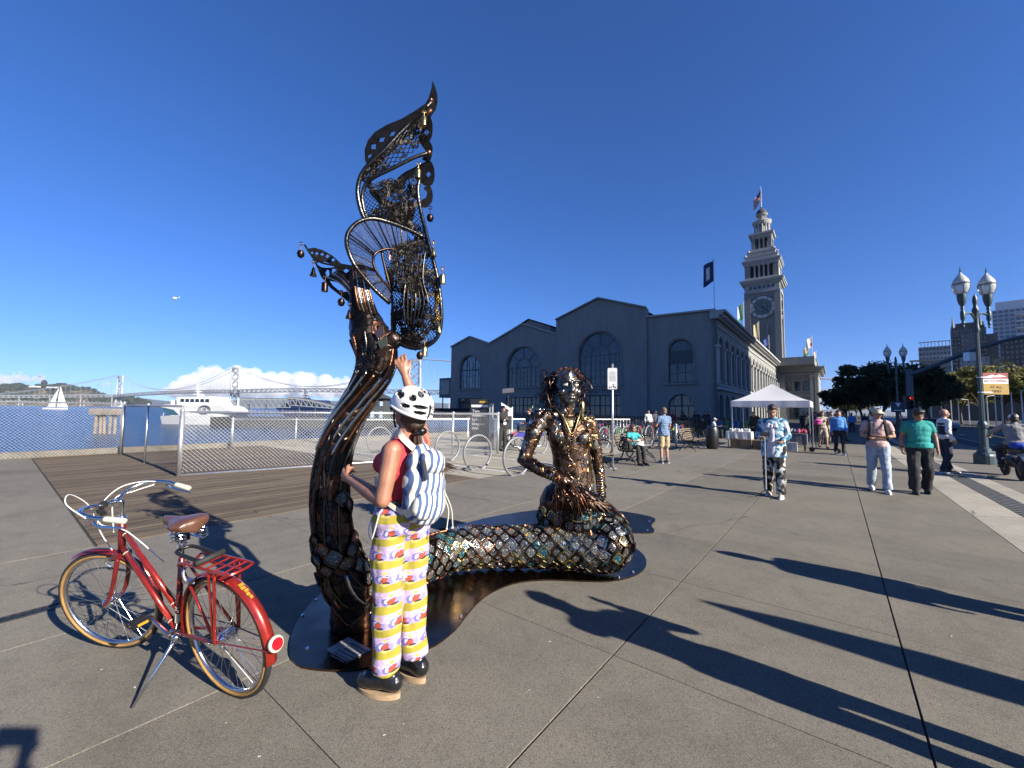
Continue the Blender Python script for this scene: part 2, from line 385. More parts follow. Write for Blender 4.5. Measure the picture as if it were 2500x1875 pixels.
# bike-parking ground: pale boards-and-concrete apron right of the deck
m_apron = concrete('apron_concrete', (.30, .28, .235), (.38, .355, .295), .2, (1.1, 1.08, 1.05))
uu = DU1
k = 0
while uu < 30:
    for j in range(5): slab(uu, uu+1.15, -18.85+j*2.47, -18.85+(j+1)*2.47-.001, m_apron, .02)
    uu += 1.15; k += 1
park = MB()
for k in range(9):
    c = W(8.2+k*2.2, -10.5, .004); park.beam(c-EV*3.8, c+EV*3.8, .1, .004)
tag(park.build('parking_lines', m_paint, plaza_o), kind='stuff')
# street: green track bed, crossing marks
tr = MB(); tr.add([W(12, 7.5, -.152), W(12, 17, -.152), W(75, 17, -.152), W(75, 7.5, -.152)], [(0, 1, 2, 3)])
tag(tr.build('bicycle_track', m_track), kind='structure')
mk = MB()
for k in range(14):
    c = W(16+k*4.5, 9.2+(k % 3)*2.3, -.146); mk.box(c, (2.2, .3, .004), (EU, EV, EZ))
for v0 in (7.45, 17.05): mk.box(W(44, v0, -.146), (64, .12, .004), (EU, EV, EZ))
tag(mk.build('road_markings', m_paint), kind='structure')
far_side = MB(); far_side.box(W(60, 27, -.08), (120, 14, .16), (EU, EV, EZ)); tag(far_side.build('far_pavement', m_conc2), kind='structure')

# timber deck: planks run square to the promenade edge
md, t, b, co = base('weathered_timber', .85, 0, .2)
oi = t.nodes.new('ShaderNodeObjectInfo')
mp = N(t, 'ShaderNodeMapping', Scale=(1.2, 40, 40)); t.links.new(co, mp.inputs[0])
va = t.nodes.new('ShaderNodeVectorMath'); va.operation = 'ADD'; t.links.new(mp.outputs[0], va.inputs[0])
cx = t.nodes.new('ShaderNodeCombineXYZ'); t.links.new(math_(t, 'MULTIPLY', oi.outputs['Random'], 90), cx.inputs[0]); t.links.new(cx.outputs[0], va.inputs[1])
n1 = N(t, 'ShaderNodeTexNoise', Scale=1, Detail=6, Roughness=.7); t.links.new(va.outputs[0], n1.inputs['Vector'])
c = ramp(t, n1.outputs['Fac'], [(.25, (.058, .045, .033)), (.5, (.13, .104, .077)), (.75, (.21, .178, .138))])
tone = ramp(t, oi.outputs['Random'], [(0, (.72, .70, .68)), (1, (1.18, 1.15, 1.1))])
t.links.new(mixc(t, 1, c, tone, 'MULTIPLY'), b.inputs['Base Color'])
bp = N(t, 'ShaderNodeBump', Strength=.5, Distance=.006); t.links.new(n1.outputs['Fac'], bp.inputs['Height']); t.links.new(bp.outputs[0], b.inputs['Normal'])
dk = MB(); dk.add([W(DU0, -18.9, -.03), W(DU0, -6.5, -.03), W(DU1, -6.5, -.03), W(DU1, -18.9, -.03)], [(0, 1, 2, 3)])
deck = tag(dk.build('timber_deck', mat('deck_gap', (.006, .005, .004), 1)), kind='structure')
# planks lie along a line a little off the quay direction, as in the picture
PW = .142; pm = {}
nrow = int((18.85-6.52)/PW)
for r_ in range(nrow):
    v0 = -6.52-r_*PW; a0 = DU0; jn = DU0+rnd.uniform(1.2, 5.2)
    for (q0, q1) in ((a0, jn), (jn, DU1)):
        L = round((q1-q0), 1)
        mb = MB(); L_ = q1-q0-.006; mb.box((0, 0, -.012), (L_, PW-.014, .024))
        me = bpy.data.meshes.new('plank'); me.from_pydata([tuple(p) for p in mb.v], [], mb.f); me.materials.append(md)
        o = bpy.data.objects.new('plank', me); COL.objects.link(o); o.location = W((q0+q1)/2, v0-PW/2, .004+rnd.uniform(-.003, .002)); o.rotation_euler = (0, 0, YAW); o.parent = deck
# quay edge beam along the water
qb = MB(); qb.box(W(7, -18.75, .09), (52, .22, .2), (EU, EV, EZ)); single(qb, 'quay_kerb', mat('kerb_timber', (.16, .145, .12), .9, 0, .25, 4), 'long low weathered timber kerb along the water edge of the deck', 'kerb')
# ================================================================= waterfront market hall with clock tower
m_wall = mat('grey_stucco', (.275, .275, .26), .9, 0, .10, 1.1, .12, 30, stretch=(1, 1, .22), detail=6)
m_trim = mat('grey_stone_trim', (.42, .42, .40), .85, 0, .08, 1.5, .1, 20)
m_roof = mat('dark_slate_roof', (.045, .045, .048), .8, 0, .2, 2)
m_frame = mat('dark_window_frame', (.075, .085, .09), .55)
m_frame2 = mat('grey_green_frame', (.12, .14, .145), .6)
m_pane, t, b, co = base('window_pane', .04, 0, .8)
nz = N(t, 'ShaderNodeTexNoise', Scale=.55, Detail=3); t.links.new(co, nz.inputs['Vector'])
t.links.new(ramp(t, nz.outputs['Fac'], [(.4, (.02, .028, .036)), (.6, (.05, .066, .08)), (.72, (.09, .12, .14))]), b.inputs['Base Color'])
BU0 = 71.0; BV = -14.6
fb = thing('market_hall', 'long grey waterfront market hall with arched windows, gabled end and clock tower', 'building', W(BU0, BV, 0))
ex_end = -EV                                   # along the end wall, away from the street
def arch(cx, wd, z0, ztop, n=20):
    r_ = wd/2; zs = ztop-r_; pts = [(cx-r_, z0), (cx+r_, z0)]
    for k in range(n+1): a = PI*k/n; pts.append((cx+r_*math.cos(a), zs+r_*math.sin(a)))
    return pts
def rect(x0, x1, z0, z1): return [(x0, z0), (x1, z0), (x1, z1), (x0, z1)]
# ---- end wall, four bays. s runs from the street corner (s = 0) towards the water
NE = -EU
def S(v): return BV-v
def flip(p): return [(-x, z) for x, z in p][::-1]
bays = [((0, 11.1), [(0, 18.1), (11.1, 18.4)], 0.0),
        ((11.1, 29.8), [(11.1, 20.0), (20.3, 23.2), (29.8, 20.2)], .45),
        ((29.8, 48.1), [(29.8, 17.4), (38.4, 20.5), (48.1, 17.1)], .12),
        ((48.1, 61.1), [(48.1, 17.1), (54.5, 19.4), (61.1, 17.4)], 0.0)]
wins = [[(5.6, 4.0, 6.6, 13.9)], [(20.3, 8.7, 6.7, 16.7)], [(38.6, 8.9, 6.8, 15.5)], [(54.6, 7.0, 6.8, 14.8)]]
doors = [[arch(5.6, 4.2, .05, 4.7)], [rect(16, 24.6, .05, 4.7)], [rect(34.2, 43, .05, 4.5)], [rect(50.5, 58.5, .05, 4.5)]]
EX = EV; EXO = W(BU0, BV, 0)                   # frame: x = -s along EV
def end_frame(pr): return W(BU0, BV, 0)+NE*pr, EV, EZ
def glaze(O, ex, ey, nrm, outline, bars, arcs, recess, parent, frame_m, fw=.16, sills=True):
    """window: frame ring + bars, pane behind"""
    o2 = V(O)-V(nrm)*recess
    wn = MB(); wn.poly(outline, [shrink(outline, fw)], o2+V(nrm)*.10, ex, ey, .14, nrm)
    for (a, c, wd) in bars:
        p = o2+V(ex)*a[0]+V(ey)*a[1]; q = o2+V(ex)*c[0]+V(ey)*c[1]; wn.beam(p, q, wd, .12, V(nrm))
    for (cx, cz, rr, wd) in arcs:
        pts = [o2+V(ex)*(cx+rr*math.cos(PI*k/14))+V(ey)*(cz+rr*math.sin(PI*k/14)) for k in range(15)]
        for i in range(14): wn.beam(pts[i], pts[i+1], wd, .12, V(nrm))
    wo = wn.build('window', frame_m, parent)
    pn = MB(); pn.poly(shrink(outline, fw*.5), [], o2-V(nrm)*.02, ex, ey, 0, nrm); pn.build('pane', m_pane, wo)
    return wo
def shrink(poly, d):
    cx = sum(p[0] for p in poly)/len(poly); xs = [p[0] for p in poly]; zs = [p[1] for p in poly]
    x0, x1, z0, z1 = min(xs), max(xs), min(zs), max(zs); cx = (x0+x1)/2; cz = (z0+z1)/2
    return [(cx+(p[0]-cx)*(1-2*d/(x1-x0)), cz+(p[1]-cz)*(1-2*d/(z1-z0))) for p in poly]
for bi, ((s0, s1), top, pr) in enumerate(bays):
    O, ex, ey = end_frame(pr)
    outer = [(-s1, -.2), (-s0, -.2)]+[(-a, z) for a, z in top]
    holes = [arch(-c, wd, z0, z1) for (c, wd, z0, z1) in wins[bi]]+[flip(d) for d in doors[bi]]
    mb = MB(); mb.poly(outer, holes, O, ex, ey, .7+pr, NE)
    for (c, wd, z0, z1) in wins[bi]:          # raised surround + sill
        pts = [O+NE*.05+ex*x+ey*z for x, z in arch(-c, wd+.55, z0, z1+.28)[1:]]
        mb.tube(pts, .11, 6); mb.box(O+NE*.12+ex*(-c)+ey*(z0-.2), (wd+1.0, .5, .3), (ex, NE, ey))
    mb.build('end_wall', m_wall, fb)
    cp = MB()
    for i in range(len(top)-1):
        a = O+NE*.12+ex*(-top[i][0])+ey*(top[i][1]+.05); c_ = O+NE*.12+ex*(-top[i+1][0])+ey*(top[i+1][1]+.05); cp.beam(a, c_, .7, .28, V((0, 0, 1)))
    cp.build('coping', m_trim if bi != 1 else m_wall, fb)
    for (c, wd, z0, z1) in wins[bi]:
        r_ = wd/2; zs = z1-r_; bars = [((-c-r_, zs), (-c+r_, zs), .3)]; arcs = []
        if bi == 3:
            for x in (-r_/3-.2, r_/3+.2): bars.append(((-c+x, z0), (-c+x, z1-.45), .22))
            for x in (-2.5, -.6, .6, 2.5): bars.append(((-c+x, z0), (-c+x, zs+ (2.2 if abs(x) < 2 else .9)), .07))
            for z in (z0+1.6, z0+3.0, zs+1.3): bars.append(((-c-r_*.93, z), (-c+r_*.93, z), .07))
        elif bi == 0:
            bars.append(((-c-r_, zs-1.9), (-c+r_, zs-1.9), .3)); bars.append(((-c-r_, zs-.95), (-c+r_, zs-.95), 1.8))
            for x in (-.65, .65): bars.append(((-c+x, z0), (-c+x, zs-1.8), .12))
            bars.append(((-c-r_, z0+1.7), (-c+r_, z0+1.7), .1))
        else:
            q = r_*.44; arcs.append((-c, zs, q, .26))
            for an in (45, 90, 135): bars.append(((-c+q*math.cos(R(an)), zs+q*math.sin(R(an))), (-c+r_*math.cos(R(an)), zs+r_*math.sin(R(an))), .24))
            for x in (-q, q): bars.append(((-c+x, z0), (-c+x, zs), .3))
            for x in (-r_*.72, -q*.5, 0, q*.5, r_*.72): bars.append(((-c+x, z0), (-c+x, zs), .07))
            for k in range(1, 4): z = z0+(zs-z0)*k/4; bars.append(((-c-r_, z), (-c+r_, z), .08))
        wo = glaze(O, ex, ey, NE, arch(-c, wd, z0, z1), bars, arcs, .55, fb, m_frame2 if bi in (1, 2) else m_frame)
        if bi == 3: wo.children[0].data.materials[0] = mat('sky_through_pane', (.16, .23, .27), .08, 0, .55, .9, spec=.8)  # bright sky seen through this window is painted into its pane
    for d in doors[bi]:
        dd = flip(d); xs = [p[0] for p in dd]; x0, x1 = min(xs), max(xs); zt = max(p[1] for p in dd); bars = [((x0, 2.75), (x1, 2.75), .22)]
        nb = 4 if bi else 2
        for k in range(1, nb): x = x0+(x1-x0)*k/nb; bars.append(((x, .1), (x, zt-.1), .3))
        for k in range(nb): x = x0+(x1-x0)*(k+.5)/nb; bars.append(((x, .1), (x, 2.7 if bi == 0 else zt-.2), .1))
        if bi == 0: bars += [((x0+.6, 2.8), (x0+.9, 4.2), .1), ((x1-.6, 2.8), (x1-.9, 4.2), .1)]
        glaze(O, ex, ey, NE, dd, bars, [], .55, fb, m_frame)
text_mesh('MARKETPLACE', 1.0, -EX*-1, EZ, EXO+NE*.5+EX*-20.3+EZ*5.45, fb, m_frame, thick=.03, width=8.6)
text_mesh("GOTT'S", .45, EX, EZ, EXO+NE*-.38+EX*-5.6+EZ*2.2, fb, m_white, thick=.0, width=1.9)
# ---- roofs behind the gables
rf = MB()
L = 195
for bi, ((s0, s1), top, pr) in enumerate(bays):
    h0 = .5
    for i in range(len(top)-1):
        a = [EXO-EX*top[i][0]+EZ*(top[i][1]-h0)+EU*.5, EXO-EX*top[i+1][0]+EZ*(top[i+1][1]-h0)+EU*.5]
        rf.add([a[0], a[1], a[1]+EU*L, a[0]+EU*L], [(0, 1, 2, 3)])
rf.build('roof', m_roof, fb)
mon = MB()                                       # roof lantern on the second gable
c0 = EXO-EX*39+EU*3
prof = [(-5.6, 17.6), (-5.6, 19.9), (0, 22.0), (5.6, 19.9), (5.6, 17.6)]
vs = [c0+EX*x+EZ*z for x, z in prof]+[c0+EX*x+EZ*z+EU*60 for x, z in prof]
mon.add(vs, [(0, 1, 2, 3, 4)]+[(i, i+5, i+6, i+1) for i in range(4)]); mon.cur = 1
for sg in (-1, 1):
    mon.add([c0+EX*(0)+EZ*22.3-EU*.5, c0+EX*6.2*sg+EZ*19.95-EU*.5, c0+EX*6.2*sg+EZ*19.95+EU*61, c0+EZ*22.3+EU*61], [(0, 1, 2, 3)])
    for k in range(10): mon.box(c0+EX*5.66*sg+EZ*19.2+EU*(5.5+k*5.5), (4.9, .12, 1.2), (EU, EX, EZ))
mon.build('roof_monitor', [m_wall, m_roof], fb)
gx = MB(); gO = EXO-EX*61.1                        # small glazed box off the water side
gx.box(gO-EX*2.1+EZ*7.2+EU*1.5, (3, 4.2, 5.0), (EU, EX, EZ)); gx.bar(gO-EX*3.2+EZ*-3+EU*.4, gO-EX*3.2+EZ*4.8+EU*.4, .16)
gx.build('bay_box', m_frame, fb)
gp = MB(); gp.box(gO-EX*2.1+EZ*7.3-EU*.02, (.04, 3.2, 3.6), (EU, EX, EZ)); gp.build('pane', m_pane, fb)
# ---- long street facade with arcades
FL = 161.8-BU0; ap = 4.9; arcs_c = [2.8+ap*k for k in range(18)]
lw = MB(); holes = [arch(c, 3.3, 6.5, 14.1, 14) for c in arcs_c]+[arch(c, 3.2, .05, 4.7, 12) for c in arcs_c]
lw.poly([(0, -.2), (FL, -.2), (FL, 16.9), (0, 16.9)], holes, EXO, EU, EZ, .8, EV)
lw.build('street_wall', m_wall, fb)
tri = MB(); oo = EXO
tri.box(oo+EU*FL/2+EZ*5.6+EV*.15, (FL, .5, .5), (EU, EV, EZ)); tri.box(oo+EU*FL/2+EZ*15.6+EV*.06, (FL, .24, .25), (EU, EV, EZ))
tri.box(oo+EU*FL/2+EZ*6.15+EV*.1, (FL, .3, .3), (EU, EV, EZ))
for c in arcs_c:
    pts = [oo+EV*.06+EU*(c+1.95*math.cos(PI*k/12))+EZ*(12.45+1.95*math.sin(PI*k/12)) for k in range(13)]; tri.tube(pts, .13, 5)
    for k in (-1, 1): pass
tri.build('string_course', m_trim, fb)
for c in [arcs_c[0]-ap/2]+[c+ap/2 for c in arcs_c]:
    pb = MB(); pb.box(oo+EV*.12+EU*c+EZ*9.3, (.9, .36, 6.0), (EU, EV, EZ)); pb.box(oo+EV*.15+EU*c+EZ*12.3, (1.35, .62, .4), (EU, EV, EZ)); pb.box(oo+EV*.15+EU*c+EZ*6.6, (1.2, .5, .4), (EU, EV, EZ)); pb.build('pilaster', m_trim, fb)
for c in arcs_c:
    glaze(oo, EU, EZ, EV, arch(c, 3.3, 6.5, 14.1, 14), [((c-1.6, 12.3), (c+1.6, 12.3), .22), ((c-1.6, 9.3), (c+1.6, 9.3), .22), ((c, 6.6), (c, 13.9), .12)], [], .6, fb, m_frame)
    glaze(oo, EU, EZ, EV, arch(c, 3.2, .05, 4.7, 12), [((c-1.5, 3), (c+1.5, 3), .2), ((c, .1), (c, 3), .15)], [], .6, fb, m_frame)
ev = MB()
for (z, pr, hh) in ((16.9, .5, .5), (17.35, 1.0, .4), (17.75, 1.5, .4)): ev.box(oo+EU*(FL/2-.3)+EV*(pr/2-.4)+EZ*z, (FL+.6, pr+.8, hh), (EU, EV, EZ))
ev.cur = 1
vs = [oo+EU*-.6+EV*1.2+EZ*17.95, oo+EU*FL+EV*1.2+EZ*17.95, oo+EU*FL-EV*5+EZ*20.6, oo+EU*-.0-EV*5+EZ*18.3]
ev.add(vs, [(0, 1, 2, 3)])
for k in range(60): ev.cur = 0; ev.box(oo+EU*(k*1.5+.5)+EV*.8+EZ*17.0, (.4, 1.0, .35), (EU, EV, EZ))
ev.build('eave', [m_trim, m_roof], fb)
# ---- entrance pavilion
pu0, pu1, pv = 161.8, 186.0, -4.0; O = W(pu0, pv, 0)
pv_ = MB(); ph = [arch(-5.3, 5.2, .05, 6.6, 16)]+[rect(-8.6+k*2.3, -7.1+k*2.3, 9.2, 12.2) for k in range(3)]
pv_.poly([(-10.6, -.2), (0, -.2), (0, 17.0), (-10.6, 17.0)], ph, O, EV, EZ, .8, NE)
pv_.box(W((pu0+pu1)/2+.6, pv-.4, 8.5), (pu1-pu0-1.2, .8, 17), (EU, EV, EZ))
pv_.box(W(pu0+2, pv-5.3, 18.0), (pu1-pu0-2, 9.5, 2.4), (EU, EV, EZ))
pv_.build('pavilion_wall', m_wall, fb)
pt = MB()
for (z, pr, hh) in ((14.6, .25, .35), (15.6, .7, .5), (16.1, 1.2, .4), (16.6, 1.7, .45)): pt.box(W((pu0+pu1)/2, pv-5.3, z), (pu1-pu0+2*pr, 10.6+2*pr, hh), (EU, EV, EZ))
pt.box(W((pu0+pu1)/2, pv-5.3, 17.3), (pu1-pu0-2, 9.9, .2), (EU, EV, EZ)); pt.box(W((pu0+pu1)/2, pv-5.3, 19.3), (pu1-pu0-1.4, 10.1, .3), (EU, EV, EZ))
pt.box(O+NE*.12-EV*5.3+EZ*7.6, (10.6, .3, .35), (EV, NE, EZ))
for k in range(9): pt.box(W(pu0+1+k*2.6, pv+.5, 15.5), (.6, 1.2, .9), (EU, EV, EZ))
pt.build('cornice', m_trim, fb)
for x in (-.55, -1.75, -9.3, -10.1):
    cl = MB(); cl.box(O+NE*.18+EV*x+EZ*7.4, (.85, .36, 13.0), (EV, NE, EZ)); cl.box(O+NE*.22+EV*x+EZ*13.9, (1.15, .5, .7), (EV, NE, EZ)); cl.box(O+NE*.22+EV*x+EZ*.6, (1.15, .5, 1.2), (EV, NE, EZ)); cl.build('pilaster', m_trim, fb)
for h_ in ph:
    xs = [p[0] for p in h_]; zs = [p[1] for p in h_]; x = (min(xs)+max(xs))/2
    glaze(O, EV, EZ, NE, h_, [((x, min(zs)), (x, max(zs)), .12)]+([((min(xs), 3.8), (max(xs), 3.8), .25)] if max(zs) < 7 else []), [], .5, fb, m_frame)
# ---- clock tower
TU, TV = 171.5, -19.2; TO = W(TU, TV, 0)
tw = thing('clock_tower', 'tall grey clock tower with tiered colonnades and a domed lantern above the market hall', 'tower', TO)
def tbox(mb, hw, z0, z1): mb.box(TO+EZ*(z0+z1)/2, (2*hw, 2*hw, z1-z0), (EU, EV, EZ))
sh = MB(); tbox(sh, 4.85, 0, 44.6)
for sx in (-1, 1):
    for sy in (-1, 1): sh.box(TO+EU*sx*4.55+EV*sy*4.55+EZ*22.2, (1.9, 1.9, 44.4), (EU, EV, EZ))
for nrm, ax in ((-EU, EV), (EV, EU), (EU, EV), (-EV, EU)):
    for x in (-1.25, 1.25): sh.box(TO+nrm*5.0+ax*x+EZ*16.5, (.75, .55, 33), (ax, nrm, EZ))
tbox(sh, 5.1, 42.6, 44.5); sh.build('shaft', m_wall, tw)
for (hw, z0, z1, nm) in ((5.55, 44.5, 45.1, 'string_course'), (5.35, 45.1, 47.6, 'attic'), (5.9, 47.5, 48.1, 'cornice'), (6.4, 48.1, 48.7, 'cornice'), (6.7, 48.7, 49.2, 'cornice'), (5.3, 49.2, 50.1, 'parapet'), (5.35, 54.6, 55.5, 'entablature'), (5.8, 55.5, 56.1, 'cornice'), (6.0, 56.1, 56.5, 'cornice'), (5.0, 56.5, 57.8, 'step'), (5.2, 57.8, 58.1, 'step'), (4.3, 58.1, 59.6, 'step'), (4.5, 59.6, 59.9, 'step'), (3.7, 59.9, 61.0, 'step'), (3.25, 65.2, 66.2, 'entablature'), (3.9, 66.2, 66.9, 'cornice')):
    mb = MB(); tbox(mb, hw, z0, z1); mb.build(nm, m_trim, tw)
for nrm, ax in ((-EU, EV), (EV, EU)):
    for k in range(6): dkin = MB(); dkin.box(TO+nrm*5.34+ax*(-3.4+k*1.36)+EZ*46.4, (.85, .1, 1.1), (ax, nrm, EZ)); dkin.build('vent_opening', m_glassdk, tw)
    for k in (-1, 1): dkin = MB(); dkin.box(TO+nrm*4.9+ax*(0 if k < 0 else 2.4)+EZ*(25 if k < 0 else 15), (.9, .12, 3.4), (ax, nrm, EZ)); dkin.build('window', m_glassdk, tw)
def belfry(hw, z0, z1, ncol, colr, pier):
    cr = MB(); tbox(cr, hw-1.5, z0, z1); cr.build('core', mat('dark_interior', (.03, .03, .033), .9), tw)
    for sx in (-1, 1):
        for sy in (-1, 1): pb = MB(); pb.box(TO+EU*sx*(hw-pier/2)+EV*sy*(hw-pier/2)+EZ*(z0+z1)/2, (pier, pier, z1-z0), (EU, EV, EZ)); pb.build('pier', m_wall, tw)
    for nrm, ax in ((-EU, EV), (EV, EU)):
        span = 2*(hw-pier)
        for k in range(1, ncol+1):
            x = -span/2+span*k/(ncol+1); c_ = MB(); p = TO+nrm*(hw-.45)+ax*x; c_.bar(p+EZ*z0, p+EZ*z1, colr, 8, colr*.85); c_.box(p+EZ*(z1-.2), (colr*2.8, colr*2.8, .4), (EU, EV, EZ)); c_.build('column', m_trim, tw, smooth='auto')
belfry(5.2, 50.1, 54.6, 4, .32, 1.7); belfry(3.15, 61.0, 65.2, 2, .28, 1.15)
for (z0, z1, rr, nc, cr_) in ((66.9, 70.7, 2.55, 12, .24), (71.9, 74.3, 1.5, 9, .16)):
    c0 = MB(); c0.lathe([(rr*.62, z0), (rr*.62, z1)], 14, TO); c0.build('core', m_wall, tw)
    for k in range(nc):
        an = 2*PI*k/nc; p = TO+V((math.cos(an), math.sin(an), 0))*(rr-cr_); c_ = MB(); c_.bar(p+EZ*z0, p+EZ*z1, cr_, 7); c_.build('column', m_trim, tw)
rg = MB(); rg.lathe([(2.6, 70.6), (2.8, 70.9), (3.0, 71.4), (3.15, 71.6), (3.1, 71.9), (1.6, 71.95)], 20, TO); rg.lathe([(1.6, 74.2), (1.9, 74.5), (2.0, 74.75), (1.8, 74.8)], 18, TO)
for k in range(12): an = 2*PI*k/12; rg.ell(TO+V((math.cos(an), math.sin(an), 0))*2.9+EZ*72.2, .22, 6)
for s_, zz in ((4.9, 58.5), (3.9, 60.3)):
    for sx in (-1, 1):
        for sy in (-1, 1): rg.ell(TO+EU*sx*s_+EV*sy*s_+EZ*zz, .45, 8)
rg.build('ring_cornice', m_trim, tw)
dm = MB(); dm.lathe([(1.75, 74.8), (1.7, 75.4), (1.45, 76.1), (1.0, 76.6), (.5, 76.85), (.3, 77.1), (.3, 77.6), (.05, 77.8)], 18, TO); dm.build('dome', m_roof, tw, smooth=True)
fp = MB(); fp.bar(TO+EZ*77.5, TO+EZ*85.5, .13, 6, .07); fp.build('flagpole', m_white, tw)
def clock(nrm, ax):
    O = TO+nrm*5.16+EZ*39.2
    fc = MB(); fc.lathe([(3.95, 0), (3.95, .16), (2.75, .16), (2.75, .02)], 48, O, nrm); fo = fc.build('clock_face', mat('clock_ring', (.66, .65, .62), .7, 0, .12, 3), tw)
    ins = MB(); ins.lathe([(2.7, 0), (2.7, .05)], 40, O, nrm); ins.build('dial', mat('clock_glass', (.16, .22, .20), .25, 0, .3, 2), fo)
    nm = MB()
    for k in range(12):
        an = 2*PI*k/12; d = ax*math.sin(an)+EZ*math.cos(an); s2 = ax*math.cos(an)-EZ*math.sin(an)
        for q in range(1 + (k % 3)): nm.box(O+nrm*.2+d*3.35+s2*(q-.5*(k % 3))*.22, (.8, .12, .06), (d, s2, nrm))
    nm.build('numeral', m_black, fo)
    rg2 = MB(); rg2.torus(O+nrm*.14, nrm, 3.98, .1, 48, 5); rg2.torus(O+nrm*.14, nrm, 2.72, .12, 40, 5); rg2.torus(O+nrm*.08, nrm, 1.7, .06, 30, 4)
    for k in range(8): an = 2*PI*k/8; d = ax*math.sin(an)+EZ*math.cos(an); rg2.beam(O+nrm*.08, O+nrm*.08+d*2.7, .07)
    rg2.build('clock_rim', m_dkmetal, fo)
    sg = 1 if nrm.dot(NE) > .5 else -1
    for an, L_, wd in ((R(131), 2.0, .34), (R(138), 3.5, .22)):
        d = ax*math.sin(an)+EZ*math.cos(an); h_ = MB(); h_.beam(O+nrm*.3-d*.5, O+nrm*.3+d*L_, wd, .08, nrm); h_.build('clock_hand', m_black, fo)
clock(-EU, EV); clock(EV, EU)
# ---- flags
def flag(name, label, base_p, h, cols, fw, fh, lean=.5, drop=.55, seed=0):
    o = thing(name, label, 'flag', base_p); p = MB(); p.bar(base_p, base_p+EZ*h, .07, 6, .05); p.ell(base_p+EZ*h, .12, 6); p.build('pole', m_white, o)
    fl = MB(); nx, nz = 8, 9; top = V(base_p)+EZ*(h-.2); d = (-EV*.8-EU*.25); r2 = random.Random(seed)
    for i in range(nx+1):
        for j in range(nz+1):
            a = i/nx; c = j/nz; q = top+d*(fw*a*.62)+EZ*(-fh*c-drop*fw*a*(.6+.4*c))+EU*(.28*math.sin(a*7+c*2+seed)*a*fw*.25); fl.v.append(q)
    for i in range(nx):
        for j in range(nz):
            k = i*(nz+1)+j; fl.f.append((k, k+1, k+nz+2, k+nz+1)); fl.mi.append(cols(i/nx, j/nz))
    fl.build('cloth', FLM, o, smooth=True); return o
FLM = [mat('flag_white', (.72, .72, .7), .8), mat('flag_navy', (.02, .035, .14), .8), mat('flag_red', (.45, .03, .04), .8), mat('flag_green', (.05, .25, .10), .8), mat('flag_gold', (.55, .45, .24), .8), mat('flag_blue', (.04, .08, .3), .8)]
flag('roof_flag', 'navy and white banner flag at the gabled end corner of the hall roof', W(72, -15, 18), 8.8, lambda a, c: 0 if (.3 < a < .7 and .12 < c < .75) else 1, 3.0, 3.4, drop=.35, seed=1)
flag('roof_flag', 'green and white flag left of the clock tower', W(138, -20.8, 17), 18, lambda a, c: 3 if a < .45 or c > .7 else 0, 3, 4.6, seed=2)
flag('roof_flag', 'plain cream flag below the clock face', W(140, -17.2, 17), 12, lambda a, c: 4, 2.6, 4.2, seed=3)
flag('roof_flag', 'small blue flag right of the cream flag before the tower shaft', W(152, -16, 17), 9.5, lambda a, c: 5, 2.8, 2.0, drop=.8, seed=4)
flag('roof_flag', 'white flag with red patch highest over the entrance pavilion', W(170, -5.5, 19), 9, lambda a, c: 2 if (a < .3 and .45 < c < .8) else 0, 3.4, 3.2, seed=5)
flag('roof_flag', 'cream and green flag under the white and red flag on the pavilion', W(176, -6.8, 19), 6.6, lambda a, c: 4 if c < .6 else 3, 3, 2.8, seed=6)
flag('roof_flag', 'small pale flag at the street end of the pavilion roof', W(180, -4.8, 19), 5.2, lambda a, c: 0, 2.4, 2.4, seed=7)
_fl = thing('tower_flag', 'stars and stripes flying from the lantern of the clock tower', 'flag', TO+EZ*84)
fl = MB(); fl.smooth = True
for i in range(6):
    for j in range(8):
        q = TO+EZ*84.6-EV*(i*.5)-EZ*(j*.62+i*.75)+EU*.3*math.sin(i+j*.6); fl.v.append(q)
for i in range(5):
    for j in range(7): k = i*8+j; fl.f.append((k, k+1, k+9, k+8)); fl.mi.append(1 if (j < 3 and i < 3) else (2 if j % 2 else 0))
fl.build('cloth', FLM, _fl)
# ---- tall office block across the street, outside the picture: its shadow lies over the hall's near end
ob = thing('office_block', 'tall office block across the street outside the picture', 'building', W(62, 92, 0))
mb = MB(); mb.box(W(44.25, 100, 40), (35.5, 40, 80), (EU, EV, EZ)); mb.box(W(80.25, 100, 62.5), (36.5, 40, 125), (EU, EV, EZ)); mb.build('wall', m_wall, ob)
wf = MB()
for r_ in range(18):
    wf.box(W(62.5, 79.95, 4+r_*4.2), (68, .1, 2.2), (EU, EV, EZ)); wf.box(W(26.45, 100, 4+r_*4.2), (.1, 36, 2.2), (EU, EV, EZ))
wf.build('window_band', m_glassdk, ob)
# ================================================================= bay: bridge, island, boats, clouds; street: skyline, trees, lamps
m_bridge = mat('bridge_paint', (.42, .44, .47), .7, .1, .06, .02)
def px_h(x): return 1003+.0122*(x-1250)
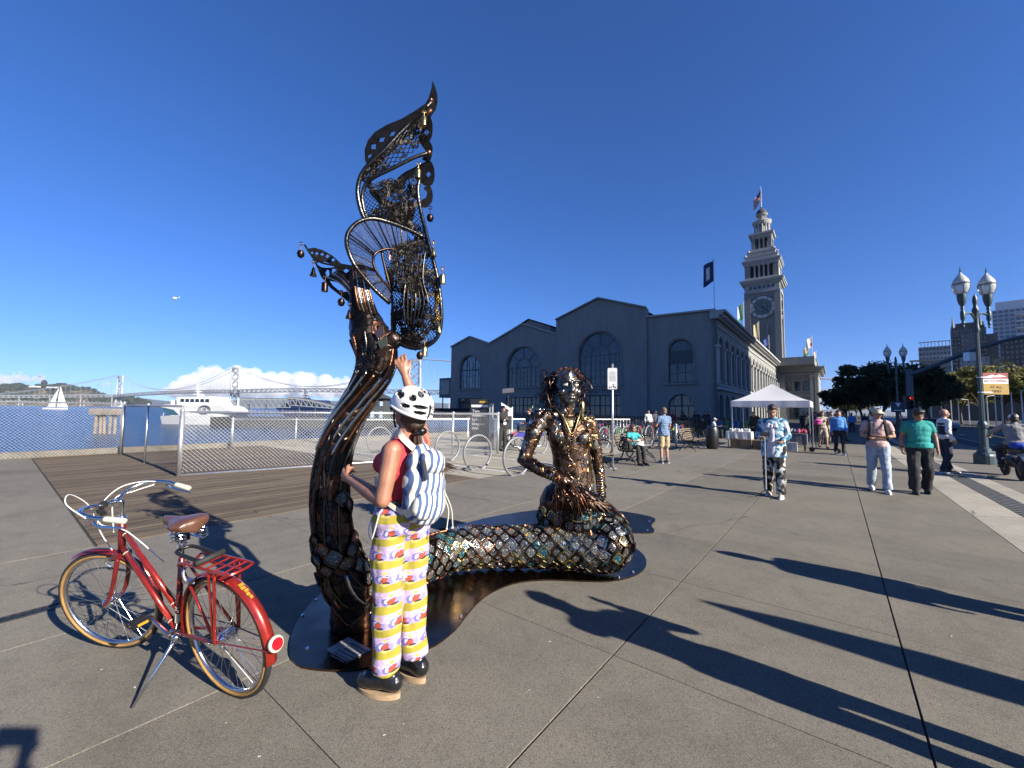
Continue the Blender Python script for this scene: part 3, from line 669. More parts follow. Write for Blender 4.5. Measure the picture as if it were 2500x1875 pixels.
# ---- suspension bridge
T = [(289, 916, 2000), (571, 896, 1600), (1010, 876, 1270)]
br = thing('suspension_bridge', 'long grey suspension bridge with lattice towers crossing the bay', 'bridge', D(571, px_h(571), 1600)*1.0)
tp = []
for (x, y, Y) in T:
    b_ = D(x, px_h(x), Y); b_.z = -3; top = D(x, y, Y); tp.append((b_, top))
dk_z = [58, 66, 60]
axis = []
P0 = [V((tp[0][0].x-700, tp[0][0].y+40, 0)), tp[0][0], tp[1][0], tp[2][0], tp[2][0]+(tp[2][0]-tp[1][0])*1.9]
Zs = [44, 56, 68, 60, 46]
def seg_dir(i):
    a = P0[max(i-1, 0)]; c = P0[min(i+1, 4)]; d = (c-a); d.z = 0; return d.normalized()
for i, (b_, top) in enumerate(tp):
    d = seg_dir(i+1); n = d.cross(EZ); n = V((1, 0, 0))*.82+V((0, -1, 0))*.3; n.normalize(); wd = 22; tb = MB()
    h = top.z
    for sg in (-1, 1): tb.tube([b_+n*sg*wd+EZ*0, b_+n*sg*wd*.8+EZ*h], [5, 3.6], 4)
    lv = [8, 38, dk_z[i]+14, dk_z[i]+44, h-10] if i else [8, 34, dk_z[i]+12, dk_z[i]+40, h-8]
    nb = 5; z0 = 6
    for k in range(nb):
        za = z0+(h-z0-6)*k/nb; zb = z0+(h-z0-6)*(k+1)/nb; wa_ = wd*(1-.2*za/h); wb_ = wd*(1-.2*zb/h)
        tb.beam(b_+n*wa_+EZ*za, b_-n*wb_+EZ*zb, 3.2); tb.beam(b_-n*wa_+EZ*za, b_+n*wb_+EZ*zb, 3.2)
    tb.beam(b_+n*wd*.8+EZ*(h-3), b_-n*wd*.8+EZ*(h-3), 7); tb.box(b_+EZ*0, (62, 30, 14), (n, n.cross(EZ), EZ))
    tb.build('bridge_tower', m_bridge, br)
dkm = MB(); cab = MB(); hang = MB(); tru = MB()
for i in range(4):
    a = P0[i]; c = P0[i+1]; L = (V((c.x, c.y, 0))-V((a.x, a.y, 0))).length; d = (c-a); d.z = 0; d.normalize(); n = d.cross(EZ)
    za, zb = Zs[i], Zs[i+1]; ns = max(4, int(L/26)); pts = []
    for k in range(ns+1):
        t_ = k/ns; pts.append(V((a.x, a.y, 0))*(1-t_)+V((c.x, c.y, 0))*t_+EZ*(za*(1-t_)+zb*t_+(6*math.sin(PI*t_) if 0 < i < 3 else 0)))
    for k in range(ns):
        p, q = pts[k], pts[k+1]
        dkm.beam(p+EZ*1.5, q+EZ*1.5, 20, 2.6); dkm.beam(p-EZ*10, q-EZ*10, 20, 2.6)
        for sg in (-1, 1):
            m_ = (p+q)/2; tru.beam(p+n*10*sg-EZ*9, m_+n*10*sg+EZ*1, 1.5); tru.beam(m_+n*10*sg+EZ*1, q+n*10*sg-EZ*9, 1.5); tru.beam(p+n*10*sg-EZ*10, p+n*10*sg+EZ*1, 1.2)
    # cables
    ha = tp[i-1][1].z if 1 <= i <= 3 else za+4; hb = tp[i][1].z if i <= 2 else zb+4
    for sg in (-1, 1):
        cp = []
        for k in range(ns+1):
            t_ = k/ns; lo = (za*(1-t_)+zb*t_)+8; ch = ha*(1-t_)+hb*t_
            if 1 <= i <= 2: mid = lo+6; zc = mid+(ha-mid)*max(0, 1-2*t_)**2+(hb-mid)*max(0, 2*t_-1)**2
            else: zc = ch-(ha+hb)*.06*math.sin(PI*t_)
            p = V((pts[k].x, pts[k].y, zc))+n*10*sg; cp.append(p)
            if k % 1 == 0 and 0 < k < ns: hang.beam(p, V((p.x, p.y, pts[k].z)), .35)
        cab.tube(cp, 1.0, 4)
    if i == 3 or i == 0:
        for k in range(1, ns, 4 if i == 3 else 6):
            for sg in (-1, 1): dkm.beam(V((pts[k].x, pts[k].y, -3))+n*8*sg, pts[k]+n*8*sg, 3)
dkm.build('bridge_deck', m_bridge, br); tag(tru.build('deck_truss', m_bridge, br), kind='stuff'); cab.build('main_cable', m_bridge, br); tag(hang.build('hanger', m_bridge, br), kind='stuff')

# ---- island: bare tan slopes under dark trees
isl_o = thing('island', 'low wooded island with tan slopes at the far side of the bay', 'island', D(90, px_h(90), 2350)*1.0)
mi, t, b, co = base('island_slope', .95, 0, .1)
nz = N(t, 'ShaderNodeTexNoise', Scale=.012, Detail=7); t.links.new(co, nz.inputs['Vector'])
t.links.new(ramp(t, nz.outputs['Fac'], [(.35, (.035, .045, .03)), (.5, (.10, .09, .06)), (.62, (.24, .205, .14))]), b.inputs['Base Color'])
im = MB(); ix, iy = 70, 16
ridge = [(-260, 78), (-160, 92), (0, 112), (60, 118), (120, 122), (170, 112), (215, 100), (250, 62), (290, 58), (345, 40), (380, 6), (420, 0)]
def ridge_h(x):
    for (a, ha), (c, hc) in zip(ridge, ridge[1:]):
        if a <= x <= c: return ha+(hc-ha)*(x-a)/(c-a)
    return ridge[0][1] if x < ridge[0][0] else 0
gridp = {}
for i in range(ix+1):
    for j in range(iy+1):
        x = -400+i*(820/ix); tt = j/iy; Y = 2150+tt*420; p = D(x, px_h(x), Y); hh = ridge_h(x)*math.sin(min(1, tt*1.25)*PI/2)**1.2*(1+.14*NZ.noise(V((x*.03, tt*3, 0))))
        p.z = -4+hh; im.v.append(p); gridp[i, j] = p
for i in range(ix):
    for j in range(iy): k = i*(iy+1)+j; im.f.append((k, k+iy+1, k+iy+2, k+1)); im.mi.append(0)
im.build('slope', mi, isl_o, smooth=True)
m_fartree = mat('far_foliage', (.030, .042, .026), .95, 0, .45, .05)
it = MB(); r3 = random.Random(3)
for _ in range(520):
    i = r3.randrange(4, ix); j = r3.randrange(2, iy)
    p = gridp[i, j]; x = -400+i*(820/ix)
    if NZ.noise(V((x*.018, j*.35, 5))) < -.12 or p.z < 10: continue
    for q in range(3): it.ell(p+V((r3.uniform(-16, 16), r3.uniform(-8, 8), r3.uniform(2, 9))), (r3.uniform(8, 15), r3.uniform(8, 15), r3.uniform(7, 13)), 6)
it.ell(D(108, 936, 2450), (14, 14, 22), 8)
for v_ in it.v: v_ += V((NZ.noise(v_*.11)*5, 0, NZ.noise(v_*.13+V((9, 0, 0)))*5))
tag(it.build('tree_cover', m_fartree, isl_o), kind='stuff')
for k, (x, y) in enumerate(((85, 944), (128, 946), (60, 966), (150, 962))):
    mb = MB(); p = D(x, y, 2330); mb.box(p, (46, 20, 7)); mb.build('house', m_white, isl_o)
# ---- far hills
hm = mat('far_hill', (.07, .085, .10), 1, 0, .15, .0005)
hl = MB()
for i in range(81):
    x = -300+i*35; p = D(x, px_h(x), 7300); p.z = -5; hl.v.append(p.copy()); hh = (150+95*NZ.noise(V((x*.004, 1, 0)))+45*NZ.noise(V((x*.02, 4, 0))))*(1 if 0 < x < 1500 else .7); p.z = max(30, hh); hl.v.append(p+V((0, 700, 0)))
for i in range(80): hl.f.append((2*i, 2*i+2, 2*i+3, 2*i+1)); hl.mi.append(0)
tag(hl.build('far_hills', hm, smooth=True), kind='structure')
# ---- clouds: lumps of billowing cumulus far beyond the bridge
mc = bpy.data.materials.new('cloud_vapour'); mc.use_nodes = True; t = mc.node_tree; t.nodes.remove(t.nodes['Principled BSDF'])
pv0 = t.nodes.new('ShaderNodeVolumePrincipled'); pv0.inputs['Color'].default_value = (1, 1, 1, 1); pv0.inputs['Density'].default_value = .0045; pv0.inputs['Anisotropy'].default_value = .2
t.links.new(pv0.outputs[0], t.nodes['Material Output'].inputs['Volume'])
def cloud(label, specs, Y, seed, det=1.0):
    r4 = random.Random(seed); mb = MB()
    for (x, y, w_, h_) in specs:
        n_ = int(8+w_*h_*.02)
        for _ in range(n_):
            a = r4.uniform(-1, 1); hh = r4.random()**1.2*(1-abs(a)**2.2); rr = r4.uniform(.10, .24)*min(w_*.5, h_*1.6)*(1-.45*hh)
            c = D(x+a*w_*.5, y-hh*h_, Y+r4.uniform(-500, 500)); mb.ell(c, (rr*Y/1000*1.25, rr*Y/1000, rr*Y/1000*.9), 10)
    me = voxel(mb, 20*Y/9000, 2)
    push(me, lambda c: NZ.fractal(c*.0035*9000/Y, .9, 2.1, 5)*95*Y/9000)
    me.polygons.foreach_set('use_smooth', [True]*len(me.polygons)); me.update()
    o = link('cloud', me, mc); return tag(o, label, 'cloud', 'clouds along the horizon')
cloud('large white billowing cloud bank behind the middle bridge tower', [(520, 955, 180, 54), (600, 958, 200, 55), (720, 958, 260, 46), (820, 962, 160, 40), (440, 962, 110, 26)], 9000, 1)
cloud('small white cloud above the island at the left edge', [(50, 930, 120, 20), (-60, 934, 160, 26), (85, 921, 60, 6)], 9000, 2)
cloud('thin pale cloud streak left of the first bridge tower', [(200, 941, 150, 8), (250, 937, 70, 4)], 11000, 4)
# ---- old pier piles in the water
m_pile = mat('old_concrete_pile', (.24, .20, .16), .9, 0, .35, 1.5)
for k, (x, Y, lab) in enumerate(((243, 62, 'left cluster of old brown pier piles standing in the bay'), (277, 62, 'right cluster of old brown pier piles near the fence post'))):
    c = D(x, px_h(x)+45, Y); c.z = -2.6; pl = thing('pier_piles', lab, 'piles', c, group='old pier piles')
    r5 = random.Random(k)
    for q in range(4):
        mb = MB(); o_ = V((-.75+q*.5+r5.uniform(-.1, .1), r5.uniform(-.6, .6), 0)); mb.tube([c+o_-EZ*.5+V((o_.x*.3, 0, 0)), c+o_+EZ*3.4], [.2, .19], 8); mb.build('pile', m_pile, pl)
    mb = MB(); mb.box(c+EZ*3.3, (2.0, 1.6, .9)); mb.build('pile_cap', m_pile, pl)
# ---- sailboat
sb_p = D(135, 1008, 420); sb_p.z = -2.6; sbt = thing('sailboat', 'white sailboat with two triangular sails on the bay', 'sailboat', sb_p)
s_ = .42; mb = MB(); hull = [(-26*s_, 2.2*s_), (24*s_, 1.6*s_)]
X0 = V((1, .15, 0)).normalized(); Y0 = V((-.15, 1, 0))
secs = [(-27, 1.0, 3.8), (-20, 3.2, 4.2), (-5, 4.2, 4.2), (12, 3.6, 3.8), (24, 2.6, 3.4)]
for (x, wd, h) in secs:
    for (sg, hh, k) in ((-1, 1, 1), (-1, 0, .5), (1, 0, .5), (1, 1, 1)): mb.v.append(sb_p+X0*x*s_+Y0*sg*wd*s_*k+EZ*h*hh*s_)
for i in range(4):
    for k in range(4): mb.f.append((i*4+k, i*4+(k+1) % 4, (i+1)*4+(k+1) % 4, (i+1)*4+k)); mb.mi.append(0)
mb.f += [(0, 1, 2, 3), (16, 19, 18, 17)]; mb.mi += [0, 0]; mb.build('hull', m_white, sbt)
m_sail = mat('sail_cloth', (.80, .80, .78), .8, 0, .05)
for nm, tri in (('mainsail', [(2, 6), (26, 5.5), (6, 58)]), ('jib', [(-17, 6), (0, 6.5), (5, 54)])):
    mb = MB(); n_ = 8
    for i in range(n_+1):
        for j in range(n_+1-i):
            a, c_ = i/n_, j/n_; x = tri[0][0]*(1-a-c_)+tri[1][0]*a+tri[2][0]*c_; z = tri[0][1]*(1-a-c_)+tri[1][1]*a+tri[2][1]*c_
            mb.v.append(sb_p+X0*x*s_+EZ*z*s_-Y0*(3*math.sin(PI*a)*(1-c_)+(1.5 if nm == 'jib' else 0))*s_)
    idx = {}; q = 0
    for i in range(n_+1):
        for j in range(n_+1-i): idx[i, j] = q; q += 1
    for i in range(n_):
        for j in range(n_-i):
            mb.f.append((idx[i, j], idx[i+1, j], idx[i, j+1])); mb.mi.append(0)
            if i+j < n_-1: mb.f.append((idx[i+1, j], idx[i+1, j+1], idx[i, j+1])); mb.mi.append(0)
    mb.build(nm, m_sail, sbt, smooth=True)
mb = MB(); mb.bar(sb_p+X0*5*s_, sb_p+X0*6*s_+EZ*60*s_, .12, 5); mb.build('mast', m_dkmetal, sbt)
# ---- ferries and the covered ferry landing
m_navy = mat('navy_hull', (.012, .03, .10), .4); m_boatw = mat('boat_white', (.80, .80, .79), .4, 0, .05); m_grey = mat('landing_grey', (.085, .09, .095), .7, 0, .2, .6)
def ferry(label, x, Y, s, m_hull, m_top, emblem):
    c = D(x, px_h(x), Y); c.z = -2.6; f_ = thing('ferry', label, 'ferry', c); q = s
    A = V((1, -.12, 0)).normalized(); B = V((.12, 1, 0)).normalized()
    def P(a, b_, z): return c+A*a*q+B*b_*q+EZ*z*q
    hb = MB(); secs = [(-13, 4.2, 2.6), (-4, 4.4, 2.8), (6, 4.3, 3.2), (11, 2.8, 3.7), (14, .4, 4.1)]
    for (a, wd, h) in secs:
        for (b_, z) in ((-wd, h), (-wd*.8, -.5), (wd*.8, -.5), (wd, h)): hb.v.append(P(a, b_, z))
    for i in range(4):
        for k in range(4): hb.f.append((i*4+k, i*4+(k+1) % 4, i*4+4+(k+1) % 4, i*4+4+k)); hb.mi.append(0)
    hb.f += [(0, 1, 2, 3), (16, 19, 18, 17)]; hb.mi += [0, 0]; hb.build('hull', m_hull, f_)
    sp = MB(); prof = [(-9, 2.6), (-13, 5.6), (-11.5, 6.3), (8, 6.1), (12.8, 3.6)]
    for b_ in (-4.3, 4.3):
        for a, z in prof: sp.v.append(P(a, b_*(.86 if a > 10 else 1), z))
    sp.f += [(0, 1, 2, 3, 4), (9, 8, 7, 6, 5)]+[(i, i+5, (i+1) % 5+5, (i+1) % 5) for i in range(5)]; sp.mi += [0]*7; sp.build('superstructure', m_top, f_)
    wh = MB(); prof = [(-8, 6.2), (-8.2, 8.6), (3.4, 8.9), (5.6, 6.1)]
    for b_ in (-3.6, 3.6):
        for a, z in prof: wh.v.append(P(a, b_, z))
    wh.f += [(0, 1, 2, 3), (7, 6, 5, 4)]+[(i, i+4, (i+1) % 4+4, (i+1) % 4) for i in range(4)]; wh.mi += [0]*6; who = wh.build('wheelhouse', m_top, f_)
    for k in range(6):
        wn = MB(); x0 = -6.8+k*1.75; wn.add([P(x0, -3.63, 7.05), P(x0+1.45, -3.63, 7.05), P(x0+1.35, -3.63, 8.1), P(x0+.1, -3.63, 8.1)], [(0, 1, 2, 3)]); wn.build('window', m_glassdk, who)
    ms = MB(); ms.tube([P(-4, 0, 8.6), P(-4.6, 0, 13.2)], [.35*q, .15*q], 6)
    for z, a in ((9.7, 1.6), (10.6, 1.1), (11.6, .8)): ms.beam(P(-4.2-a, 0, z), P(-4.2+a, 0, z), .3*q)
    ms.ell(P(-2.6, 0, 9.3), .55*q, 8); ms.build('mast', m_top, f_); ms = MB(); ms.box(P(-10.4, -2, 6.9), (1.6*q, 1.2*q, 1.4*q)); ms.build('funnel', m_top, f_)
    rl = MB()
    for k in range(14): rl.bar(P(-12+k*1.9, -4.1, 2.4), P(-12+k*1.9, -4.1, 3.5), .05*q, 4)
    rl.beam(P(-12, -4.1, 3.5), P(13, -4.1, 3.9), .1*q); rl.build('railing', m_top, f_)
    if emblem:
        em = MB(); cc = P(2.6, -4.36, 4.8)
        for rr, t_ in ((1.55, .16), (1.15, .07)):
            pts = [cc+A*rr*1.25*q*math.cos(2*PI*k/28)+EZ*rr*.8*q*math.sin(2*PI*k/28) for k in range(28)]; em.tube(pts, t_*q, 5, closed=True)
        for dx in (-.35, 0, .35): em.beam(cc+A*dx*q-EZ*.5*q, cc+A*dx*q+EZ*.5*q, .12*q)
        em.build('emblem', mat('emblem_grey', (.12, .13, .16), .6), f_)
        wd = MB(); wd.add([P(-12.6, -4.35, 5.4), P(-10.2, -4.35, 2.9), P(-6.2, -4.35, 3.0), P(-8.2, -4.35, 4.6)], [(0, 1, 2, 3)]); wd.build('side_window', mat('ferry_teal_glass', (.05, .14, .20), .2), f_)
    return f_
ferry('white ferry with round emblem moored at the left of the landing', 510, 100, .75, mat('boat_hull_white', (.74, .75, .75), .4), m_boatw, True)
ferry('navy and white ferry behind the covered landing', 770, 112, .72, m_navy, m_navy, False)
# gangway shed with arched truss
g0 = D(600, px_h(600), 92); g1 = D(905, px_h(905), 98); g0.z = g1.z = -2.6
ld = thing('ferry_landing', 'dark covered ferry landing with arched steel truss behind the fence', 'landing', (g0+g1)/2)
dA = (g1-g0); Lg = dA.length; dA.normalize(); dB = EZ.cross(dA)
fl_ = MB(); fl_.box((g0+g1)/2+EZ*1.0, (Lg*1.4, 7, 2.2), (dA, dB, EZ)); fl_.build('pontoon', mat('pontoon_dark', (.02, .022, .024), .9), ld)
rfm = MB(); pts = []
for k in range(25):
    t_ = k/24; z = 6.2 if t_ < .35 else (6.6-2.2*((t_-.35)/.4)**1.6 if t_ < .75 else 4.4-(t_-.75)*1.2); pts.append(g0+dA*Lg*t_+EZ*z)
for i in range(24): rfm.beam(pts[i], pts[i+1], 6, .25)
rfm.build('roof', m_grey, ld)
tr_ = MB()
for i in range(0, 24):
    for sg in (-3,):
        a = pts[i]+dB*sg; c_ = pts[i+1]+dB*sg; lo = 2.7 if i < 9 else max(1.6, 3.2-(i-9)*.08)
        al = V((a.x, a.y, -2.6+lo+1.6)); cl = V((c_.x, c_.y, -2.6+lo+1.6)); tr_.beam(a, cl, .14); tr_.beam(a, al, .12); tr_.beam(al, cl, .16); tr_.beam(a-EZ*.2, c_-EZ*.2, .2)
tag(tr_.build('truss', mat('truss_steel', (.28, .30, .31), .6, .3), ld), kind='stuff')
for k in range(8):
    mb = MB(); p = g0+dA*Lg*(k+.5)/8+dB*-2.6; mb.bar(p, p+EZ*5.6, .13, 6); mb.build('column', m_grey, ld)
# small dark pier house between the sculpture and the woman
ph_p = D(918, px_h(918), 96); ph_p.z = -2.6; phs = thing('pier_house', 'dark low pier house with alternating pale windows behind the raised tail', 'building', ph_p)
mb = MB(); mb.box(ph_p+EZ*4.2, (5.4, 5, 5.0)); mb.build('wall', m_frame, phs)
mb = MB(); mb.add([ph_p+V((-3.4, -3.2, 6.6)), ph_p+V((3.4, -3.2, 6.6)), ph_p+V((1.2, 0, 8)), ph_p+V((-1.2, 0, 8)), ph_p+V((-3.4, 3.2, 6.6)), ph_p+V((3.4, 3.2, 6.6))], [(0, 1, 2, 3), (1, 5, 2), (5, 4, 3, 2), (4, 0, 3)]); mb.build('roof', m_roof, phs)
for k in range(5):
    for z, hh in ((2.9, 1.5), (5.4, 1.0)): mb = MB(); mb.box(ph_p+V((-2+k*1.0, -2.53, z)), (.7, .1, hh)); mb.build('window', m_pane if k % 2 else mat('sky_pane', (.45, .55, .65), .1), phs)  # alternate panes get a flat pale blue-grey
# low dark pier shed line left of the hall
mb = MB(); q0 = D(940, px_h(940), 100); q0.z = -2.6; mb.box(q0+V((14, 2, 3.4)), (42, 6, 2.4)); single(mb, 'pier_platform', mat('pier_dark', (.02, .022, .024), .9), 'low dark pier platform between the pier house and the market hall', 'pier')
# ---- helicopter
hp = D(426, 728, 300); hc = thing('helicopter', 'small white helicopter high over the bay', 'helicopter', hp)
mb = MB(); mb.ell(hp, (1.7, 1.0, 1.0), 10); mb.tube([hp+V((.8, 0, .2)), hp+V((3.6, 0, .5))], [.4, .12], 6); mb.box(hp+V((3.6, 0, .9)), (.5, .08, 1.0)); vlink('fuselage', mb, m_white, hc, .12, 2)
mb = MB(); mb.beam(hp+V((-3.6, 0, 1.35)), hp+V((3.6, .4, 1.35)), .25, .06); mb.bar(hp+EZ*.8, hp+EZ*1.4, .12); mb.build('rotor', m_dkmetal, hc)
# ---- skyline right
def tower_block(label, x0, x1, ytop, Y, m, floors, cols, m_win, depth=18, inset=.35, crown=None):
    a = D(x0, px_h(x0), Y); c = D(x1, px_h(x1), Y); a.z = c.z = 0; top = D((x0+x1)/2, ytop, Y).z; dv = ((a+c)/2).normalized(); ex = dv.cross(EZ); wd = (c-a).dot(ex); mid = (a+c)/2; O = mid-ex*wd/2
    o = thing('office_tower', label, 'building', mid); ax = (ex, dv, EZ)
    def B(mb, u0, u1, y0, y1, z0, z1): mb.box(O+ex*(u0+u1)/2+dv*(y0+y1)/2+EZ*(z0+z1)/2, (u1-u0, y1-y0, z1-z0), ax)
    mb = MB(); B(mb, 0, wd, 0, depth, -1, top); mb.build('wall', m, o); fh = top/floors; cw = wd/max(1, cols)
    for k in range(floors):
        z = k*fh
        if z+fh < 12: continue
        if cols <= 1: wb_ = MB(); B(wb_, .4, wd-.4, -.1, .05, z+fh*.3, z+fh*.8); wb_.build('window_band', m_win, o)
        else:
            for i in range(cols): wb_ = MB(); B(wb_, cw*(i+inset/2), cw*(i+1-inset/2), -.1, .05, z+fh*.2, z+fh*.8); wb_.build('window', m_win, o)
    if crown:
        mb = MB(); crown(lambda *q: B(mb, *q), wd, top, lambda u_, z: O+ex*u_+dv*1+EZ*z, mb); mb.build('roof_crown', m if crown is not crown_hi else m_white, o)
    return o
m_lt = mat('pale_office', (.40, .395, .38), .8, 0, .08, .2); m_dk = mat('dark_office', (.055, .058, .062), .6, 0, .15, .2); m_br = mat('brown_office', (.05, .042, .038), .7)
m_gl = mat('pale_tower_frame', (.46, .50, .54), .4, .1, .12, .15); m_tan = mat('tan_office', (.17, .16, .145), .8)
def crown_ter(B, w_, top, P, mb):
    for k in range(3): B(-1.5-k, w_+.4, -2.4, .5, top*(.42+.2*k)-.7, top*(.42+.2*k))
    for i in range(9): mb.bar(P(1+i*w_/9, top), P(1+i*w_/9, top+2.6), .14, 4)
    B(0, w_, 0, .5, top+2.3, top+2.7)
def crown_dk(B, w_, top, P, mb):
    for i in range(8): B(w_*(i+.1)/8, w_*(i+.75)/8, 0, 2, top, top+1.5)
    B(w_*.15, w_*.95, 3, 14, top, top+4)
    for f_ in (.08, .86): mb.tube([P(w_*f_, top), P(w_*f_, top+9)], [.9, .05], 5)
def crown_hi(B, w_, top, P, mb):
    for k in range(9): B(w_*.45, w_, -4, .5, top*(.45+.06*k), top*(.45+.06*k)+1.0)
    B(2, w_, 2, 14, top, top+7)
tower_block('pale terraced office block with dark window grid behind the mast arm', 2250, 2330, 846, 210, m_lt, 15, 9, m_glassdk, crown=crown_ter)
tower_block('low stepped office wing left of the terraced block', 2234, 2254, 905, 205, m_lt, 9, 3, m_glassdk)
tower_block('dark blocky office tower with crenellated roof and two spikes', 2331, 2420, 802, 250, m_dk, 22, 11, m_glassdk, crown=crown_dk)
tower_block('tan slab set into the dark spiked tower', 2357, 2400, 815, 246, m_tan, 20, 4, m_glassdk, depth=3)
tower_block('dark office slab right of the spiked tower', 2410, 2448, 815, 262, m_dk, 20, 5, mat('dim_glass', (.06, .08, .09), .2))
tower_block('white and glass high-rise at the right edge', 2436, 2570, 752, 330, m_gl, 26, 9, mat('bright_glass', (.10, .16, .22), .1), inset=.25, crown=crown_hi)
tower_block('dark brown block under the white high-rise', 2450, 2600, 826, 225, m_br, 16, 12, m_glassdk, inset=.5)
tower_block('pale low office block with small windows behind the lamp post', 2352, 2424, 872, 190, m_lt, 10, 5, m_glassdk, inset=.55)
tower_block('tan low office block right of the lamp post', 2434, 2460, 876, 186, mat('tan_office2', (.20, .185, .16), .8), 9, 2, m_glassdk, inset=.4)
tower_block('grey podium building behind the street trees', 2290, 2480, 925, 170, mat('podium', (.07, .07, .07), .8), 6, 14, m_glassdk)

# ---- trees: tapered trunk, limbs, crown of leaf clumps
def leafmat(name, a, b_): 
    m, t, bs, co = base(name, .75, 0, .3); nz = N(t, 'ShaderNodeTexNoise', Scale=1.1, Detail=3); t.links.new(co, nz.inputs['Vector'])
    n2 = N(t, 'ShaderNodeTexNoise', Scale=14, Detail=1); t.links.new(co, n2.inputs['Vector'])
    c = ramp(t, math_(t, 'MULTIPLY_ADD', nz.outputs['Fac'], .6) if False else nz.outputs['Fac'], [(.35, a), (.65, b_)])
    c = mixc(t, .6, c, ramp(t, n2.outputs['Fac'], [(.3, (.6, .6, .6)), (.7, (1.4, 1.35, 1.1))]), 'MULTIPLY'); t.links.new(c, bs.inputs['Base Color'])
    tr_ = t.nodes.new('ShaderNodeBsdfTranslucent'); t.links.new(c, tr_.inputs[0]); ad = t.nodes.new('ShaderNodeMixShader'); ad.inputs[0].default_value = .22
    out = t.nodes['Material Output']; t.links.new(bs.outputs[0], ad.inputs[1]); t.links.new(tr_.outputs[0], ad.inputs[2]); t.links.new(ad.outputs[0], out.inputs[0]); return m
m_leaf1 = leafmat('shade_toned_leaves', (.025, .04, .018), (.05, .07, .028)); m_leaf2 = leafmat('sun_toned_leaves', (.12, .135, .036), (.24, .225, .075))  # one foliage in two tones: shade and sunlight are painted into the leaf colour
m_bark = mat('grey_bark', (.10, .085, .07), .9, 0, .3, 8, .4, 20)
def tree(label, p, H, cr, trunk_h, m_leaf, seed, nleaf=4300, leaf=.19, group='street trees'):
    r6 = random.Random(seed); p = V(p); o = thing('street_tree', label, 'tree', p, group=group)
    tk = MB(); top = p+V((r6.uniform(-.3, .3), r6.uniform(-.3, .3), trunk_h)); tk.tube(catmull([p, p+EZ*trunk_h*.5+V((r6.uniform(-.12, .12), 0, 0)), top], 4), lerp_list([.17*H/7, .11*H/7], 9), 8)
    cl = []
    for k in range(11):
        an = 2*PI*k/11*1.62+r6.uniform(-.3, .3); rr = cr*r6.uniform(.35, .85); zz = trunk_h+(H-trunk_h)*r6.uniform(.2, .82); e = p+V((math.cos(an)*rr, math.sin(an)*rr, zz))
        mid = top.lerp(e, .5)+V((0, 0, .25)); tk.tube(catmull([top-EZ*.3*r6.random(), mid, e], 3), lerp_list([.075*H/7, .02], 7), 5); cl.append((e, r6.uniform(.22, .40)*cr))
    cl.append((p+EZ*(H-.3*cr), .4*cr)); tk.build('trunk', m_bark, o, smooth=True)
    for k in range(9): an = r6.uniform(0, 6.28); rr = cr*r6.uniform(.2, .8); cl.append((p+V((math.cos(an)*rr, math.sin(an)*rr, trunk_h+(H-trunk_h)*r6.uniform(.3, .8))), cr*r6.uniform(.18, .34)))
    lf = MB()
    for _ in range(nleaf):
        c, rr = cl[r6.randrange(len(cl))]; d = V((r6.gauss(0, 1), r6.gauss(0, 1), r6.gauss(0, 1))).normalized()*rr*r6.random()**.45; d.z *= .75
        q = c+d
        if q.z > p.z+H or q.z < p.z+trunk_h*.75: continue
        ax = V((r6.gauss(0, 1), r6.gauss(0, 1), r6.gauss(0, .7))).normalized(); bx_ = ax.cross(V((r6.gauss(0, 1), r6.gauss(0, 1), r6.gauss(0, 1)))).normalized(); s = leaf*r6.uniform(.6, 1.35)
        lf.add([q-ax*s, q+bx_*s*.5, q+ax*s, q-bx_*s*.5], [(0, 1, 2, 3)])
    tag(lf.build('crown', m_leaf, o), kind=None); return o
def at_uv(x, y_h, u):      # on the ray of pixel column x, at promenade distance u
    a = (x-1250)/1000; t_ = u/(EU.x*a+EU.y); return V((a*t_, t_, 0))
dark = [(2062, 62, 5.6, 2.6), (2105, 58, 6.4, 3.0), (2150, 52, 7.0, 3.2), (2188, 56, 7.2, 3.4), (2235, 50, 6.3, 3.0), (2268, 60, 6.2, 2.8)]
dl = ['dark shaded street tree leftmost beside the hall pavilion', 'dark shaded street tree second from the left', 'dark shaded street tree with leaning trunk left of the twin lamp', 'tall dark shaded street tree behind the twin lamp', 'dark shaded street tree at the mast arm pole', 'dark shaded street tree right of the traffic signal']
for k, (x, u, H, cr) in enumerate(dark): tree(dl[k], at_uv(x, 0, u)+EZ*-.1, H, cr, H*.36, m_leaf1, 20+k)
lit = [(2060, 165, 7.2, 3.6), (2090, 150, 7.6, 3.9), (2120, 140, 8, 4.2), (2200, 132, 8.4, 4.5), (2300, 136, 10.4, 5.0), (2345, 128, 11.5, 5.2), (2392, 126, 10.5, 5.0), (2452, 118, 12.2, 5.5), (2500, 116, 11, 5.0), (2540, 118, 12, 5.4)]
ll = ['sunlit tree farthest down the promenade', 'small sunlit tree by the pavilion foot', 'sunlit yellow-green tree behind the walkers', 'sunlit tree beyond the dark tree trunks', 'sunlit olive tree right of the traffic signal', 'sunlit olive tree left of the near lamp post', 'sunlit olive tree directly behind the near lamp post', 'tall sunlit olive tree behind the parking sign', 'sunlit olive tree above the motorcyclist', 'sunlit olive tree at the right edge']
for k, (x, u, H, cr) in enumerate(lit): tree(ll[k], at_uv(x, 0, u)+EZ*-.1, H, cr, H*.33, m_leaf2, 40+k, 4600, .30)
